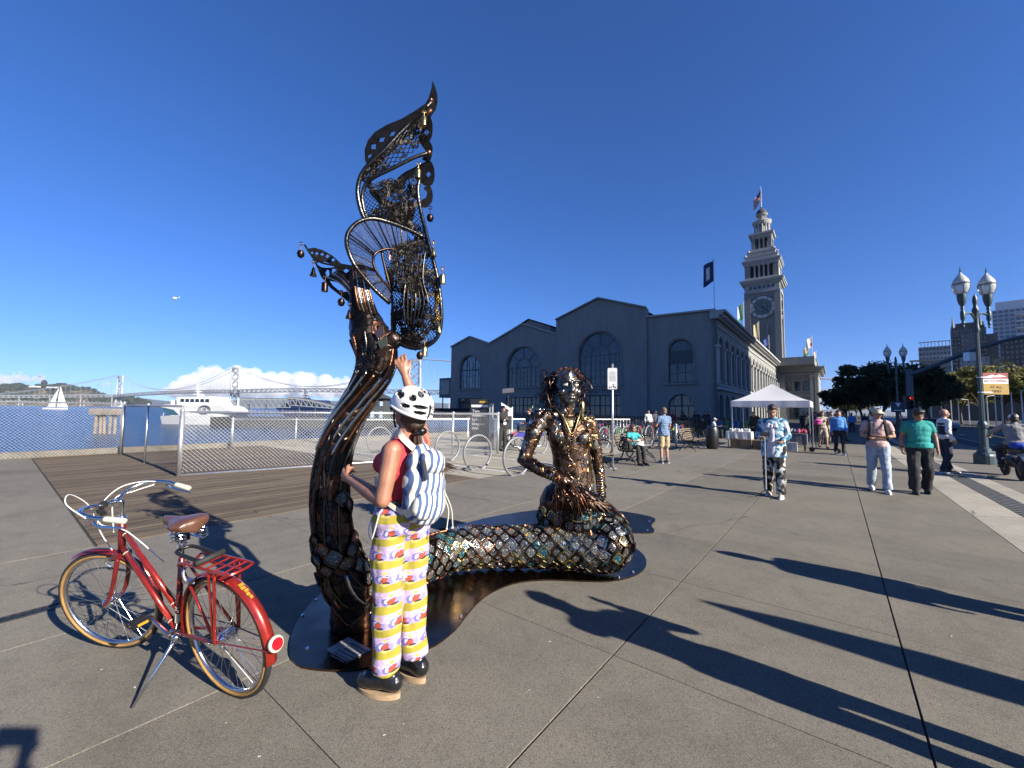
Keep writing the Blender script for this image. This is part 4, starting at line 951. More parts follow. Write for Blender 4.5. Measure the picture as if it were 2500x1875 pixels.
# sapling with bare twigs above the dark trees
bt = thing('bare_sapling', 'thin bare-branched tree rising behind the dark street trees', 'tree', at_uv(2072, 0, 80)); mb = MB(); p = at_uv(2072, 0, 80); r7 = random.Random(5)
mb.tube([p, p+EZ*5, p+V((.2, 0, 8))], [.1, .07, .03], 5)
for k in range(16): z = 5+k*.2; mb.tube([p+EZ*z, p+V((r7.uniform(-1, 1), r7.uniform(-1, 1), z+r7.uniform(.6, 1.6)))], [.03, .01], 4)
mb.build('trunk', m_bark, bt)

# ---- twin-globe street lamps
m_lpost = mat('blue_green_post', (.045, .075, .085), .45, .2, .12, 6); m_globe, t, b, co = base('lamp_glass', .12, 0, .6); b.inputs['Base Color'].default_value = (.72, .73, .70, 1); b.inputs['Transmission Weight'].default_value = .55; b.inputs['Roughness'].default_value = .25
def lamp(label, p, s=1.0, signs=False):
    p = V(p); o = thing('street_lamp', label, 'lamp', p, group='twin-globe street lamps'); q = s; h0 = 4.4*q
    bs = MB(); bs.lathe([(.26, 0), (.26, .28), (.235, .34), (.18, .38), (.16, .5), (.11, .55), (.095, 1.15), (.13, 1.2), (.13, 1.3), (.085, 1.4)], 16, p); bs.build('base', m_lpost, o)
    sh = MB(); vs = []
    for (r_, h) in ((.068, 1.35), (.05, h0), (.05, h0+.05)):
        for k in range(24): rr = r_*(1 if k % 2 else .88); vs.append(p+V((rr*math.cos(2*PI*k/24), rr*math.sin(2*PI*k/24), h)))
    sh.add(vs, [(i*24+k, i*24+(k+1) % 24, (i+1)*24+(k+1) % 24, (i+1)*24+k) for i in range(2) for k in range(24)]); sh.build('shaft', m_lpost, o)
    hd = MB(); hd.lathe([(.07, 0), (.085, .08), (.065, .16), (.055, .6), (.085, .68), (.095, .76), (.05, .86), (.055, .95), (.068, 1.05), (.055, 1.18), (.015, 1.28)], 12, p+EZ*h0)
    A = V((1, .02, 0)).normalized() if not signs else V((.95, -.3, 0)).normalized()
    for sg in (-1, 1):
        c = p+A*sg*.45+EZ*(h0+.55); hd.tube(catmull([p+EZ*(h0+.35), p+A*sg*.16+EZ*(h0+.62), p+A*sg*.36+EZ*(h0+.6), c], 4), .034, 6)
        hd.lathe([(.015, -.42), (.035, -.38), (.02, -.33), (.05, -.26), (.03, -.2), (.062, -.12), (.062, .12), (.035, .18), (.055, .26), (.04, .3), (.09, .42), (.12, .6), (.12, .72), (.1, .74)], 12, c)
    hd.build('bracket', m_lpost, o, smooth='auto')
    for sg in (-1, 1):
        c = p+A*sg*.45+EZ*(h0+1.27); g_ = MB(); g_.lathe([(.10, 0), (.16, .07), (.205, .2), (.215, .33), (.208, .36)], 16, c); go = g_.build('globe', m_globe, o, smooth=True)
        cp = MB(); cp.lathe([(.208, .36), (.205, .43), (.18, .51), (.135, .57), (.125, .60), (.09, .65), (.06, .68), (.04, .73), (.008, .78)], 16, c); cp.build('cap', mat('lamp_cap', (.62, .62, .59), .3, .2), go, smooth=True)
        fr = MB(); fr.torus(c+EZ*.35, EZ, .218, .013, 18, 5)
        for k in range(6): an = PI*k/3; d = V((math.cos(an), math.sin(an), 0)); fr.tube([c+d*.1, c+d*.166+EZ*.07, c+d*.211+EZ*.2, c+d*.221+EZ*.33], .008, 4)
        fr.build('cage', m_lpost, go); fr = MB(); fr.tube([c+EZ*.72, c+EZ*.82, c+EZ*.86, c+EZ*.96], [.015, .026, .015, .006], 6); fr.build('finial', m_lpost, go)
    return o
lp = G(2405, 1133); near_lamp = lamp('near twin-globe street lamp on a blue-green fluted post at the kerb', lp, 1.0)
lamp('farther twin-globe street lamp before the dark trees', at_uv(2192, 0, 39), 1.0, True)
# no-stopping sign strapped to the near lamp
sg_o = thing('parking_sign', 'red white and yellow no-stopping sign on the near lamp post', 'sign', lp+EZ*2.6)
cS = lp+V((.5, -.02, 2.62)); ex_ = V((1, -.12, 0)).normalized(); ny = ex_.cross(EZ)
def plate(c, w_, h_, col, nm, par, dz=0.0, th=.012): mb = MB(); mb.box(c+ny*dz, (w_, th, h_), (ex_, ny, EZ)); return mb.build(nm, col, par)
m_red = mat('sign_red', (.28, .02, .02), .5); m_yel = mat('sign_yellow', (.40, .24, .02), .5)
plate(cS+EZ*.30, .74, .20, m_red, 'red_panel', sg_o); plate(cS+EZ*.12, .74, .16, m_white, 'white_panel', sg_o); plate(cS-EZ*.14, .74, .36, m_yel, 'yellow_panel', sg_o)
text_mesh('NO STOPPING', .11, ex_, EZ, cS+EZ*.12+ny*.008, sg_o, m_red, width=.68); text_mesh('AT ALL', .11, ex_, EZ, cS-EZ*.08+ny*.008, sg_o, m_black); text_mesh('TIMES', .11, ex_, EZ, cS-EZ*.22+ny*.008, sg_o, m_black)
mb = MB(); mb.add([cS+ny*.01+ex_*x+EZ*z for x, z in ((-.33, .26), (-.1, .34), (.0, .30), (.12, .35), (.33, .27), (.1, .25), (-.1, .25))], [(0, 6, 5, 4, 3, 2, 1)]); mb.build('car_mark', m_white, sg_o)
st = MB()
for z in (2.35, 2.85): st = MB(); st.lathe([(.075, 0), (.075, .03)], 12, lp+EZ*z); st.beam(lp+EZ*(z+.02), lp+V((.5, 0, z+.02)), .03); st.build('strap', m_galv, sg_o)
# ---- signal mast with long arm crossing behind the lamp
mp_ = at_uv(2223, 0, 44); sm = thing('signal_mast', 'blue-grey traffic signal pole with long upswept arm and red light', 'traffic signal', mp_)
m_mast = mat('mast_blue', (.075, .11, .135), .5, .2)
mb = MB(); mb.tube([mp_, mp_+EZ*5.15], [.24, .20], 10); mb.build('pole', m_mast, sm, smooth='auto')
tz = mp_+EZ*4.75; far_e = D(2600, 815, mp_.y-7)
mb = MB(); mb.tube(catmull([tz, tz.lerp(far_e, .12)+EZ*.05, tz.lerp(far_e, .45)+EZ*.5, tz.lerp(far_e, .75)+EZ*.55, far_e], 5), lerp_list([.17, .14, .1], 21), 8); mb.build('arm', m_mast, sm, smooth=True)
hd = mp_+V((-.38, -.15, 2.55)); mb = MB(); mb.box(hd, (.36, .3, 1.05)); 
for k in range(3): mb.tube([hd+V((0, -.15, .33-.33*k)), hd+V((0, -.38, .36-.33*k))], [.15, .15], 10, cap=False)
mb.build('signal_head', m_black, sm)
ml, t, b, co = base('red_signal_light', .3); b.inputs['Base Color'].default_value = (.6, .02, .01, 1); b.inputs['Emission Color'].default_value = (1, .05, .03, 1); b.inputs['Emission Strength'].default_value = 2.2
mb = MB(); mb.lathe([(.12, 0), (.1, .03), (.02, .05)], 12, hd+V((0, -.16, .33)), V((0, -1, 0))); mb.build('red_light', ml, sm)
mb = MB(); mb.box(tz.lerp(far_e, .44)+V((0, -.1, .15)), (.5, .4, .6)); mb.build('camera_box', m_galv, sm)
# triangle sign on the far lamp
tsp = at_uv(2192, 0, 38.6)+EZ*2.15; ts = thing('district_sign', 'dark blue panel with white triangle on the farther lamp post', 'sign', tsp)
mb = MB(); mb.box(tsp, (.95, .04, .72)); mb.build('panel', mat('sign_navy', (.02, .03, .07), .5), ts)
mb = MB(); mb.add([tsp+V((x, -.025, z)) for x, z in ((-.2, .28), (.2, .28), (0, -.02))], [(0, 2, 1)]); mb.build('triangle_mark', m_white, ts)
mb = MB(); mb.add([tsp+V((x, -.025, z)) for x, z in ((-.3, -.2), (.3, -.2), (.3, -.25), (-.3, -.25))], [(0, 3, 2, 1)]); mb.build('text_bar', m_white, ts)
# distant modern lamps, bollards and railings along the far pavement
r8 = random.Random(11)
for k, (x, u, h) in enumerate(((2298, 95, 6.4), (2322, 108, 5.2), (2446, 92, 9.0), (2340, 120, 5.0), (2410, 104, 5), (2470, 90, 5), (2495, 88, 5.2), (2365, 112, 4.6), (2430, 100, 4.8), (2272, 90, 6.6), (2150, 135, 6), (2125, 140, 5))):
    p = at_uv(x, 0, u); mb = MB(); mb.bar(p, p+EZ*h, .09, 6, .06); mb.beam(p+EZ*h, p+V((-1.3 if k % 2 else 1.3, 0, h+.15)), .14, .06)
    single(mb, 'pole_lamp', m_galv, 'slender pale pole lamp among the sunlit trees across the street', 'lamp', 'pale pole lamps across the street')
for k in range(7):
    p = W(36+k*3.6, 18.2, -.1); rl = thing('railing', 'thin dark metal railing along the track across the street', 'railing', p, YAW, 'railings across the street', world=False)
    mb = MB()
    for x in (-1.6, 0, 1.6): mb.bar((x, 0, 0), (x, 0, 1.05), .03, 5)
    mb.build('post', m_dkmetal, rl)
    mb = MB()
    for z in (.55, 1.05): mb.bar((-1.7, 0, z), (1.7, 0, z), .025, 5)
    mb.build('rail', m_dkmetal, rl)
# parked cars in the shaded street
def car(label, p, yaw, m):
    o = thing('parked_car', label, 'car', p, yaw, 'cars in the shaded street', world=False)
    prof = [(-2.1, .35), (-2.15, .75), (-1.9, .95), (-1.2, 1.02), (-.7, 1.42), (.7, 1.45), (1.35, 1.0), (2.0, .88), (2.15, .6), (2.1, .33)]
    mb = MB(); n = len(prof)
    for (y, k) in ((-.85, 1), (.85, 1)): mb.v += [V((x, y*(.84 if z > 1.1 else 1), z)) for x, z in prof]
    mb.f = [tuple(range(n-1, -1, -1)), tuple(range(n, 2*n))]+[(i, (i+1) % n, (i+1) % n+n, i+n) for i in range(n)]; mb.mi = [0]*len(mb.f); mb.build('body', m, o)
    for sg in (-1, 1):
        wn = MB(); wn.add([V((x, .79*sg, z)) for x, z in ((-1.0, 1.02), (-.6, 1.36), (.62, 1.38), (1.15, 1.02))], [(0, 1, 2, 3) if sg < 0 else (3, 2, 1, 0)]); wn.build('window', m_glassdk, o)
        for x in (-1.3, 1.35): wh = MB(); wh.lathe([(.32, -.1), (.34, -.06), (.34, .06), (.32, .1)], 16, (x, .8*sg, .33), V((0, 1, 0))); wo = wh.build('wheel', m_rubber, o); rm = MB(); rm.lathe([(.2, -.11), (.2, .11)], 12, (x, .8*sg, .33), V((0, 1, 0))); rm.build('rim', m_galv, wo)
    ws = MB(); ws.add([V((.72, -.68, 1.4)), V((.72, .68, 1.4)), V((1.33, .8, 1.03)), V((1.33, -.8, 1.03))], [(0, 3, 2, 1)]); ws.build('windscreen', m_glassdk, o)
m_car1 = mat('car_silver', (.45, .46, .48), .25, .5); m_car2 = mat('car_dark', (.03, .035, .045), .25, .4); m_car3 = mat('car_white', (.7, .7, .7), .3)
for k, (x, u, m, lab) in enumerate(((2170, 74, m_car1, 'silver car behind the cap man in the shaded street'), (2140, 88, m_car3, 'white car deep in the shaded street'), (2215, 66, m_car2, 'dark car parked behind the far lamp'), (2255, 62, m_car2, 'dark car right of the signal mast'), (2285, 70, m_car1, 'silver car right behind the bald man'))): car(lab, at_uv(x, 0, u)-EZ*.16, YAW+(.1*k), m)
# ================================================================= fences, racks, benches, signs, tent
# ---- chain-link fences
def chain_mesh(mb, p, q, z0, z1, cell=.085, r=.0032, seed=0):
    d = q-p; L = V((d.x, d.y, 0)).length; d = V((d.x, d.y, 0)).normalized(); n = d.cross(EZ); H = z1-z0; k = int((L+H)/cell)
    def clipline(s0, sgn):
        a0 = s0; a1 = s0+sgn*H; za, zb = z0, z1
        pts = [(a0, za), (a1, zb)]
        lo, hi = (0, L)
        def cut(pt, other, lim):
            t_ = (lim-pt[0])/(other[0]-pt[0]); return (lim, pt[1]+(other[1]-pt[1])*t_)
        A, B = pts
        if (A[0] < lo and B[0] < lo) or (A[0] > hi and B[0] > hi): return None
        if A[0] < lo: A = cut(A, B, lo)
        if A[0] > hi: A = cut(A, B, hi)
        if B[0] < lo: B = cut(B, A, lo)
        if B[0] > hi: B = cut(B, A, hi)
        return A, B
    for sgn in (1, -1):
        for i in range(-2, k+2):
            c = clipline(i*cell-(H if sgn > 0 else 0), sgn)
            if c is None: continue
            (a, za), (b_, zb) = c
            if abs(a-b_) < .01: continue
            P_ = p+d*a+n*.004*sgn; Q_ = p+d*b_+n*.004*sgn
            mb.tube([V((P_.x, P_.y, za)), V((Q_.x, Q_.y, zb))], r, 3, cap=False)
def fence(label, P0_, P1_, h, posts, ztop_r=True, pr=.03, mid=None, zb=.08, end=True, cell=.085, wire=.0028):
    P0_ = V(P0_); P1_ = V(P1_); o = thing('chain_link_fence', label, 'fence', (P0_+P1_)/2, group='chain-link fences around the deck')
    ms = MB(); chain_mesh(ms, P0_, P1_, zb, h+.06, cell, .0017 if cell > .125 else wire); tag(ms.build('chain_link', mat('shaded_wire', (.2, .2, .2), .5, .7) if cell > .125 else m_galv, o), kind='stuff')  # wide-cell return fence: shade on its wire is painted as darker grey
    for t_ in posts:
        mb = MB(); p = P0_.lerp(P1_, t_); mb.bar(p, p+EZ*(h+.03), pr*(1.5 if t_ in (0, 1) and end else .85), 10); mb.ell(p+EZ*(h+.03), (pr*1.5,)*3, 8); mb.build('post', m_galv, o, smooth=True)
    for z in ([h] if ztop_r else [])+(mid or []):
        mb = MB(); mb.bar(P0_+EZ*z, P1_+EZ*z, .026, 8); mb.build('rail', m_galv, o, smooth=True)
    return o
fA0 = W(-9, -18.6); fA1 = W(2.69, -18.3); fC0 = W(2.69, -11.64); fC1 = W(11.44, -9.66)
hA = 1.64
fence('chain-link fence along the water edge left of the corner post', fA0, fA1, hA, [0, .25, .5, .75, 1.0], zb=.05, wire=.0017)
fence('short chain-link return between the water edge and the near corner post', fA1-EZ*0, fC0, 1.58, [.5], zb=.04, pr=.028, cell=.13)
fence('chain-link fence with leaning corner post running right past the deck', fC0, fC1, 1.44, [0, .36, .58, .79, 1.0], mid=[.02], pr=.034)
fD0 = W(13.2, -9.6); fD1 = fC1
fence('low chain-link fence end closing toward the phone user', fC1, W(12.6, -10.9), 1.2, [1.0], pr=.03)
fence('distant chain-link fence along the bike parking', W(5.8, -18.3), W(13.5, -14.2), 1.1, [0, .25, .5, .75, 1], cell=.12)
# white pipe rail before the dark barrier
pr_ = thing('pipe_rail', 'long white pipe railing along the quay behind the parked bikes', 'railing', W(22, -17))
for (a, c) in ((W(15, -18.2), W(27, -12.2)), (W(27, -12.2), W(28.3, -11.6))):
    mb = MB(); mb.bar(a+EZ*1.05, c+EZ*1.05, .045, 6); mb.build('rail', m_white, pr_)
    for k in range(6): p = a.lerp(c, k/5); mb = MB(); mb.bar(p, p+EZ*1.1, .035, 6); mb.build('post', m_white, pr_)
# dark slatted barrier before the hall
bar_o = thing('dark_barrier', 'long dark metal barrier in front of the hall doors', 'barrier', W(32, -14)); mb = MB()
a = W(27, -18.5); c = W(33, -6)
for k in range(64): p = a.lerp(c, k/63); mb.box(p+EZ*.62, (.05, .13, 1.2), (EU, EV, EZ))
tag(mb.build('slat', m_black, bar_o), kind='stuff'); mb = MB(); mb.beam(a+EZ*1.22, c+EZ*1.22, .07); mb.beam(a+EZ*.1, c+EZ*.1, .07); mb.build('rail', m_black, bar_o)

# ---- ring bike racks
m_rack = mat('rack_grey', (.24, .245, .25), .5, .3, .1)
rk = thing('bike_rack', 'x', 'bike rack', (0, 0, 0), 0, 'ring bike racks', world=False)
mb = MB(); n_ = 40; pts = []
for k in range(n_): an = 2*PI*k/n_; pts.append(V((.46*math.cos(an), 0, .44+.46*math.sin(an))))
mb.tube(pts, .032, 8, closed=True); mb.build('ring', m_rack, rk, smooth=True)
for x in (-.17, .17): mb = MB(); mb.box((x, 0, .01), (.14, .1, .02)); mb.build('foot', m_rack, rk)
rings = [(925, 1104, 'ring bike rack seen past the woman against the fence'), (1000, 1108, 'ring bike rack just right of the backpack'), (1092, 1126, 'ring bike rack nearest the fence corner, first of the open three'), (1166, 1146, 'ring bike rack second of the open three, left of the statue'), (1262, 1160, 'nearest ring bike rack beside the statue arm'),
 (1318, 1108, 'ring bike rack seen behind the statue elbow'), (1446, 1096, 'ring bike rack first right of the statue shoulder'), (1474, 1094, 'ring bike rack second right of the statue'), (1508, 1090, 'ring bike rack behind the sign post'), (1530, 1088, 'ring bike rack by the green bike front wheel'), (1556, 1086, 'ring bike rack left behind the seated woman'), (1585, 1084, 'ring bike rack behind the seated woman head'), (1625, 1082, 'ring bike rack behind the plaid-shirt man'), (1640, 1080, 'ring bike rack by the yellow bikes')]
for k, (x, y, lab) in enumerate(rings):
    o = rk if k == 0 else copy_tree(rk); p = G(x, y); retag(o, lab, p, YAW-R(8)+R(2)*(k % 3))

# ---- park benches with curled iron arms and timber slats
m_slat = mat('bench_slat', (.14, .105, .075), .8, 0, .3, 10, stretch=(2, 30, 30)); m_iron = mat('bench_iron', (.018, .018, .019), .45, .4)
bn = thing('park_bench', 'x', 'bench', (0, 0, 0), 0, 'slatted park benches', world=False); BL = 1.75
for k in range(6): mb = MB(); mb.box((0, .02+k*.075, .43+.008*abs(k-2.5)), (BL, .06, .028)); mb.build('seat_slat', m_slat, bn)
for k in range(5): mb = MB(); mb.box((0, -.06-k*.03, .52+k*.085), (BL, .026, .062), (V((1, 0, 0)), V((0, .94, .33)), V((0, -.33, .94)))); mb.build('back_slat', m_slat, bn)
for x in (-BL/2+.06, 0, BL/2-.06):
    mb = MB(); mb.tube(catmull([(x, .5, 0), (x, .46, .08), (x, .36, .2), (x, .22, .29), (x, .2, .40)], 4), .02, 6); mb.tube(catmull([(x, -.16, 0), (x, -.08, .1), (x, .04, .24), (x, .1, .40)], 4), .02, 6)
    mb.tube(catmull([(x, .48, .415), (x, .2, .405), (x, -.03, .42), (x, -.1, .62), (x, -.2, .92)], 4), .02, 6); mb.tube(catmull([(x, .4, .1), (x, .2, .2), (x, .02, .12)], 4), .014, 5)
    if x: mb.tube([V((x, .2+.23*math.cos(2*PI*k/24), .60+.21*math.sin(2*PI*k/24))) for k in range(24)], .019, 6, closed=True)
    mb.build('iron_end', m_iron, bn, smooth=True)
def bench(label, p, rz, first=False): return retag(bn if first else copy_tree(bn), label, p, rz)
bench('empty slatted bench end showing right of the statue', W(9.5, -5.15), YAW+PI, True)
b1p = W(12.55, -5.1); bench('slatted bench with the seated woman in teal', b1p, YAW+PI)
b2p = W(18.6, -5.0); bench('empty slatted bench left of the white tent', b2p, YAW+PI)
# ---- tall sign post
sp_p = G(1496, 1143); sp = thing('sign_post', 'white notice on a tall galvanised pole behind the statue', 'sign', sp_p)
mb = MB(); mb.bar(sp_p, sp_p+EZ*2.92, .03, 10); mb.build('pole', m_galv, sp, smooth=True); mb = MB(); mb.box(sp_p+EZ*.01, (.2, .2, .02)); mb.build('foot', m_galv, sp)
sx = V((1, -.25, 0)).normalized(); sn = sx.cross(EZ)
def rrect(w_, h_, r_=.03):
    pts = []
    for cx, cy, a0 in ((w_/2-r_, h_/2-r_, 0), (-w_/2+r_, h_/2-r_, 90), (-w_/2+r_, -h_/2+r_, 180), (w_/2-r_, -h_/2+r_, 270)):
        for k in range(5): a = R(a0+k*22.5); pts.append((cx+r_*math.cos(a), cy+r_*math.sin(a)))
    return pts
cS = sp_p+EZ*2.5+sn*.045
mb = MB(); mb.poly(rrect(.26, .6), [], cS, sx, EZ, .004, sn, back=True); mb.build('panel', m_white, sp)
pt_ = mat('print_grey', (.12, .12, .13), .7)
mb = MB()
for k in range(9): mb.box(cS+sn*.002+EZ*(.2-k*.033), (.18 if k else .06, .002, .008), (sx, sn, EZ))
tag(mb.build('text_line', pt_, sp), kind='stuff')
mb = MB()
for k, (x, z) in enumerate(((-.08, -.25), (-.03, -.24), (.03, -.2), (.05, -.24), (.09, -.25))): mb.box(cS+sn*.002+sx*x+EZ*z, (.025, .002, .05 if k != 2 else .09), (sx, sn, EZ))
tag(mb.build('pictogram', pt_, sp), kind='stuff')
# ---- bike-share advert panel, kiosk
ap_p = G(1172, 1085); ap_p = D(1172, px_h(1172), 20.5); ap_p.z = 0; apo = thing('advert_panel', 'dark standing bike-share advert panel with white text', 'sign', ap_p)
ax_ = V((1, -.1, 0)).normalized(); an_ = ax_.cross(EZ)
mb = MB(); mb.box(ap_p+EZ*1.08, (.98, .12, 2.1), (ax_, an_, EZ)); mb.build('panel', mat('advert_dark', (.018, .02, .024), .3), apo)
mb = MB(); mb.box(ap_p+ax_*.57+EZ*.95, (.16, .3, 1.95), (ax_, an_, EZ)); mb.build('support', mat('kiosk_grey', (.4, .4, .39), .6), apo)
mb = MB(); mb.box(ap_p+EZ*1.78+an_*.065, (.86, .01, .12), (ax_, an_, EZ)); mb.build('header_strip', m_white, apo); mb = MB(); mb.box(ap_p+EZ*1.98+ax_*.2+an_*.065, (.45, .01, .1), (ax_, an_, EZ)); mb.build('header_mark', m_yel, apo)
for k, s_ in enumerate(('Two', 'wheeled', 'Lyfts?', 'Imagine', 'that.')): text_mesh(s_, .2, ax_, EZ, ap_p+EZ*(1.52-k*.21)-ax_*.38+an_*.066, apo, m_white, align='LEFT')
kp = D(1240, px_h(1240), 19.5); kp.z = 0; ko = thing('bike_share_kiosk', 'white bike-share pay kiosk with solar panel on a mast', 'kiosk', kp)
mb = MB()
for x in (-.28, .2): mb.tube(catmull([kp+V((x*.5, 0, 0)), kp+V((x*.5, 0, .35)), kp+V((x, 0, .6)), kp+V((x, 0, 1.6)), kp+V((x, 0, 1.75))], 4), .035, 6)
mb.add([kp+V(p) for p in ((-.32, -.12, 1.95), (.24, -.12, 1.62), (.24, .2, 1.62), (-.32, .2, 1.95), (-.32, -.12, 1.82), (.24, -.12, 1.45), (.24, .2, 1.45), (-.32, .2, 1.82))], [(0, 1, 2, 3), (7, 6, 5, 4), (0, 4, 5, 1), (1, 5, 6, 2), (2, 6, 7, 3), (3, 7, 4, 0)]); mb.build('frame', m_white, ko)
mb = MB(); mb.box(kp+V((-.04, .02, 1.15)), (.42, .2, .95)); mb.build('screen_body', mat('kiosk_dark', (.05, .055, .06), .4), ko); mb = MB(); mb.box(kp+V((.1, -.1, 1.42)), (.2, .02, .22)); mb.build('screen', m_white, ko)
mb = MB(); mb.bar(kp+V((0, .1, 1.6)), kp+V((0, .1, 2.5)), .025, 6); mb.build('mast', m_black, ko); mb = MB(); mb.box(kp+V((0, .1, 2.52)), (.55, .4, .04), (V((1, 0, .1)).normalized(), V((0, .85, .5)).normalized(), V((-.1, -.5, .85)).normalized())); mb.build('solar_panel', mat('solar', (.12, .12, .13), .3), ko)

# ---- market tent with tables
tc_ = W(23.0, -2.35); tn = thing('market_tent', 'white pop-up market tent with peaked canopy on four legs', 'tent', tc_, YAW, world=False); hw = 1.5
m_tent, t, b, co = base('tent_fabric', .7, 0, .2); b.inputs['Base Color'].default_value = (.80, .80, .82, 1)
trn = t.nodes.new('ShaderNodeBsdfTranslucent'); trn.inputs[0].default_value = (.8, .8, .82, 1); ms_ = t.nodes.new('ShaderNodeMixShader'); ms_.inputs[0].default_value = .25
t.links.new(b.outputs[0], ms_.inputs[1]); t.links.new(trn.outputs[0], ms_.inputs[2]); t.links.new(ms_.outputs[0], t.nodes['Material Output'].inputs[0])
mb = MB(); n_ = 10; cz = 2.15; pk = 2.98
for s_ in range(4):
    a = R(90*s_); rot = M.Rotation(a, 3, 'Z'); g_ = {}
    vs = []
    for i in range(n_+1):
        for j in range(n_+1):
            t_ = i/n_; x = (j/n_*2-1)*hw*(1-t_*.985); y = -hw*(1-t_*.985); z = cz+(pk-cz)*(t_**1.25)-.035*math.sin(PI*j/n_)*math.sin(PI*min(1, t_*1.1)); vs.append(rot @ V((x, y, z)))
    mb.add(vs, [(i*(n_+1)+j, i*(n_+1)+j+1, (i+1)*(n_+1)+j+1, (i+1)*(n_+1)+j) for i in range(n_) for j in range(n_)])
    vs = []
    for j in range(17):
        x = (j/16*2-1)*hw; wv = .012*math.sin(j*1.7+s_); vs += [rot @ V((x, -hw-.005, cz)), rot @ V((x, -hw-.012+wv, cz-.26))]
    mb.add(vs, [(2*j, 2*j+1, 2*j+3, 2*j+2) for j in range(16)])
mb.build('canopy', m_tent, tn, smooth=True)
for x in (-1, 1):
    for y in (-1, 1): mb = MB(); mb.box((x*(hw-.03), y*(hw-.03), 1.06), (.035, .035, 2.12)); mb.box((x*(hw-.03), y*(hw-.03), .02), (.09, .09, .02)); mb.build('leg', m_white, tn)
mb = MB()
for a in range(4):
    rot = M.Rotation(R(90*a), 3, 'Z')
    for k in range(4): p = rot @ V((-hw+k*hw/2, -hw+.04, 2.1 if k % 2 else 1.95)); q = rot @ V((-hw+(k+1)*hw/2, -hw+.04, 1.95 if k % 2 else 2.1)); mb.bar(p, q, .012, 4)
mb.build('scissor_frame', m_white, tn)
def table(label, u, v, L, W_, h, cl, drop):
    o = thing('market_table', label, 'table', W(u, v), YAW, world=False); mb = MB(); mb.box((0, 0, h), (W_, L, .04)); mb.build('tabletop', m_slat, o)
    for x in (-1, 1):
        for y in (-1, 1): mb = MB(); mb.bar((x*(W_/2-.06), y*(L/2-.08), 0), (x*(W_/2-.06), y*(L/2-.08), h), .018, 6); mb.build('leg', m_dkmetal, o)
    mb = MB(); n_ = 40
    per = []
    for k in range(n_):
        t_ = k/n_*4; s_ = int(t_); f_ = t_-s_; c = [(-W_/2, -L/2), (W_/2, -L/2), (W_/2, L/2), (-W_/2, L/2)]; a, b_ = c[s_ % 4], c[(s_+1) % 4]; per.append((a[0]+(b_[0]-a[0])*f_, a[1]+(b_[1]-a[1])*f_))
    vs = [V((x*1.01, y*1.01, h+.025)) for x, y in per]+[V((x*(1.04+.03*math.sin(k*1.9)), y*(1.03+.02*math.sin(k*1.9)), h-drop-.05*math.sin(k*.7))) for k, (x, y) in enumerate(per)]
    mb.add(vs, [tuple(range(n_))]+[(k, k+n_, (k+1) % n_+n_, (k+1) % n_) for k in range(n_)]); mb.build('tablecloth', cl, o); return o
m_lace = mat('white_lace_cloth', (.62, .62, .61), .9, 0, .3, 40); m_gcl = mat('grey_cloth', (.12, .125, .14), .9)
table('market table under white lace cloth at the left of the tent', 21.35, -3.5, 1.0, .7, .72, m_lace, .32); table('market table under dark grey cloth at the right of the tent', 21.7, -1.55, 1.1, .7, .70, m_gcl, .4)
r9 = random.Random(4)
for k in range(9):
    mb = MB(); p = W(21.3+r9.uniform(-.2, .25), -3.85+k*.09, .75); mb.lathe([(.05, 0), (.06, .05), (.045, .1), (.02, .13)], 8, p); single(mb, 'trinket', m_white, 'small white trinket on the lace-covered market table', 'trinket', 'white trinkets on the lace table')
cols = [(.45, .05, .06), (.35, .06, .1), (.2, .22, .3), (.5, .1, .08), (.55, .5, .48), (.12, .14, .2), (.4, .08, .2)]
for k in range(9):
    c = cols[k % 7]; mb = MB(); p = W(21.6+r9.uniform(-.25, .25), -2.05+k*.125, .82); mb.ell(p, (.1, .09, .09), 8); mb.ell(p+V((r9.uniform(-.06, .06), 0, .07)), (.06, .07, .06), 8)
    o = vlink('knit_goods', mb, mat('knit%d' % (k % 7), c, .9, 0, .25, 30), None, .025, 2); tag(o, 'coloured soft goods piled on the grey-covered market table', 'goods', 'soft goods on the grey table')
for (lab, u, v, w_, d_, h_) in (('large brown cardboard box under the lace table', 21.1, -3.35, .6, .8, .42), ('brown cardboard box right of the large one under the tent table', 21.15, -2.62, .5, .55, .4), ('pale carton beside the tent leg', 21.3, -1.5, .3, .35, .36)):
    mb = MB(); mb.box(W(u, v, h_/2), (w_, d_, h_), (EU, EV, EZ)); mb.box(W(u-w_/2-.002, v, h_*.5), (.004, .06, h_*.98), (EU, EV, EZ)); single(mb, 'cardboard_box', mat('cardboard', (.20, .135, .08), .9) if h_ > .37 else mat('pale_carton', (.5, .49, .45), .9), lab, 'box')
# recycling bins in the shade
for k, c in enumerate(((.03, .12, .3), (.04, .2, .06), (.03, .13, .35), (.03, .12, .3), (.04, .18, .06))):
    p = at_uv(1762+k*14, 0, 30); mb = MB(); mb.box(p+EZ*.5, (.52, .5, 1.0)); mb.box(p+EZ*1.04, (.58, .58, .08)); single(mb, 'recycling_bin', mat('bin%d' % k, c, .5), ['leftmost blue recycling bin behind the tent leg', 'first green recycling bin behind the tent', 'middle blue recycling bin behind the tent', 'second middle blue recycling bin behind the tent', 'rightmost green recycling bin behind the tent'][k], 'bin')
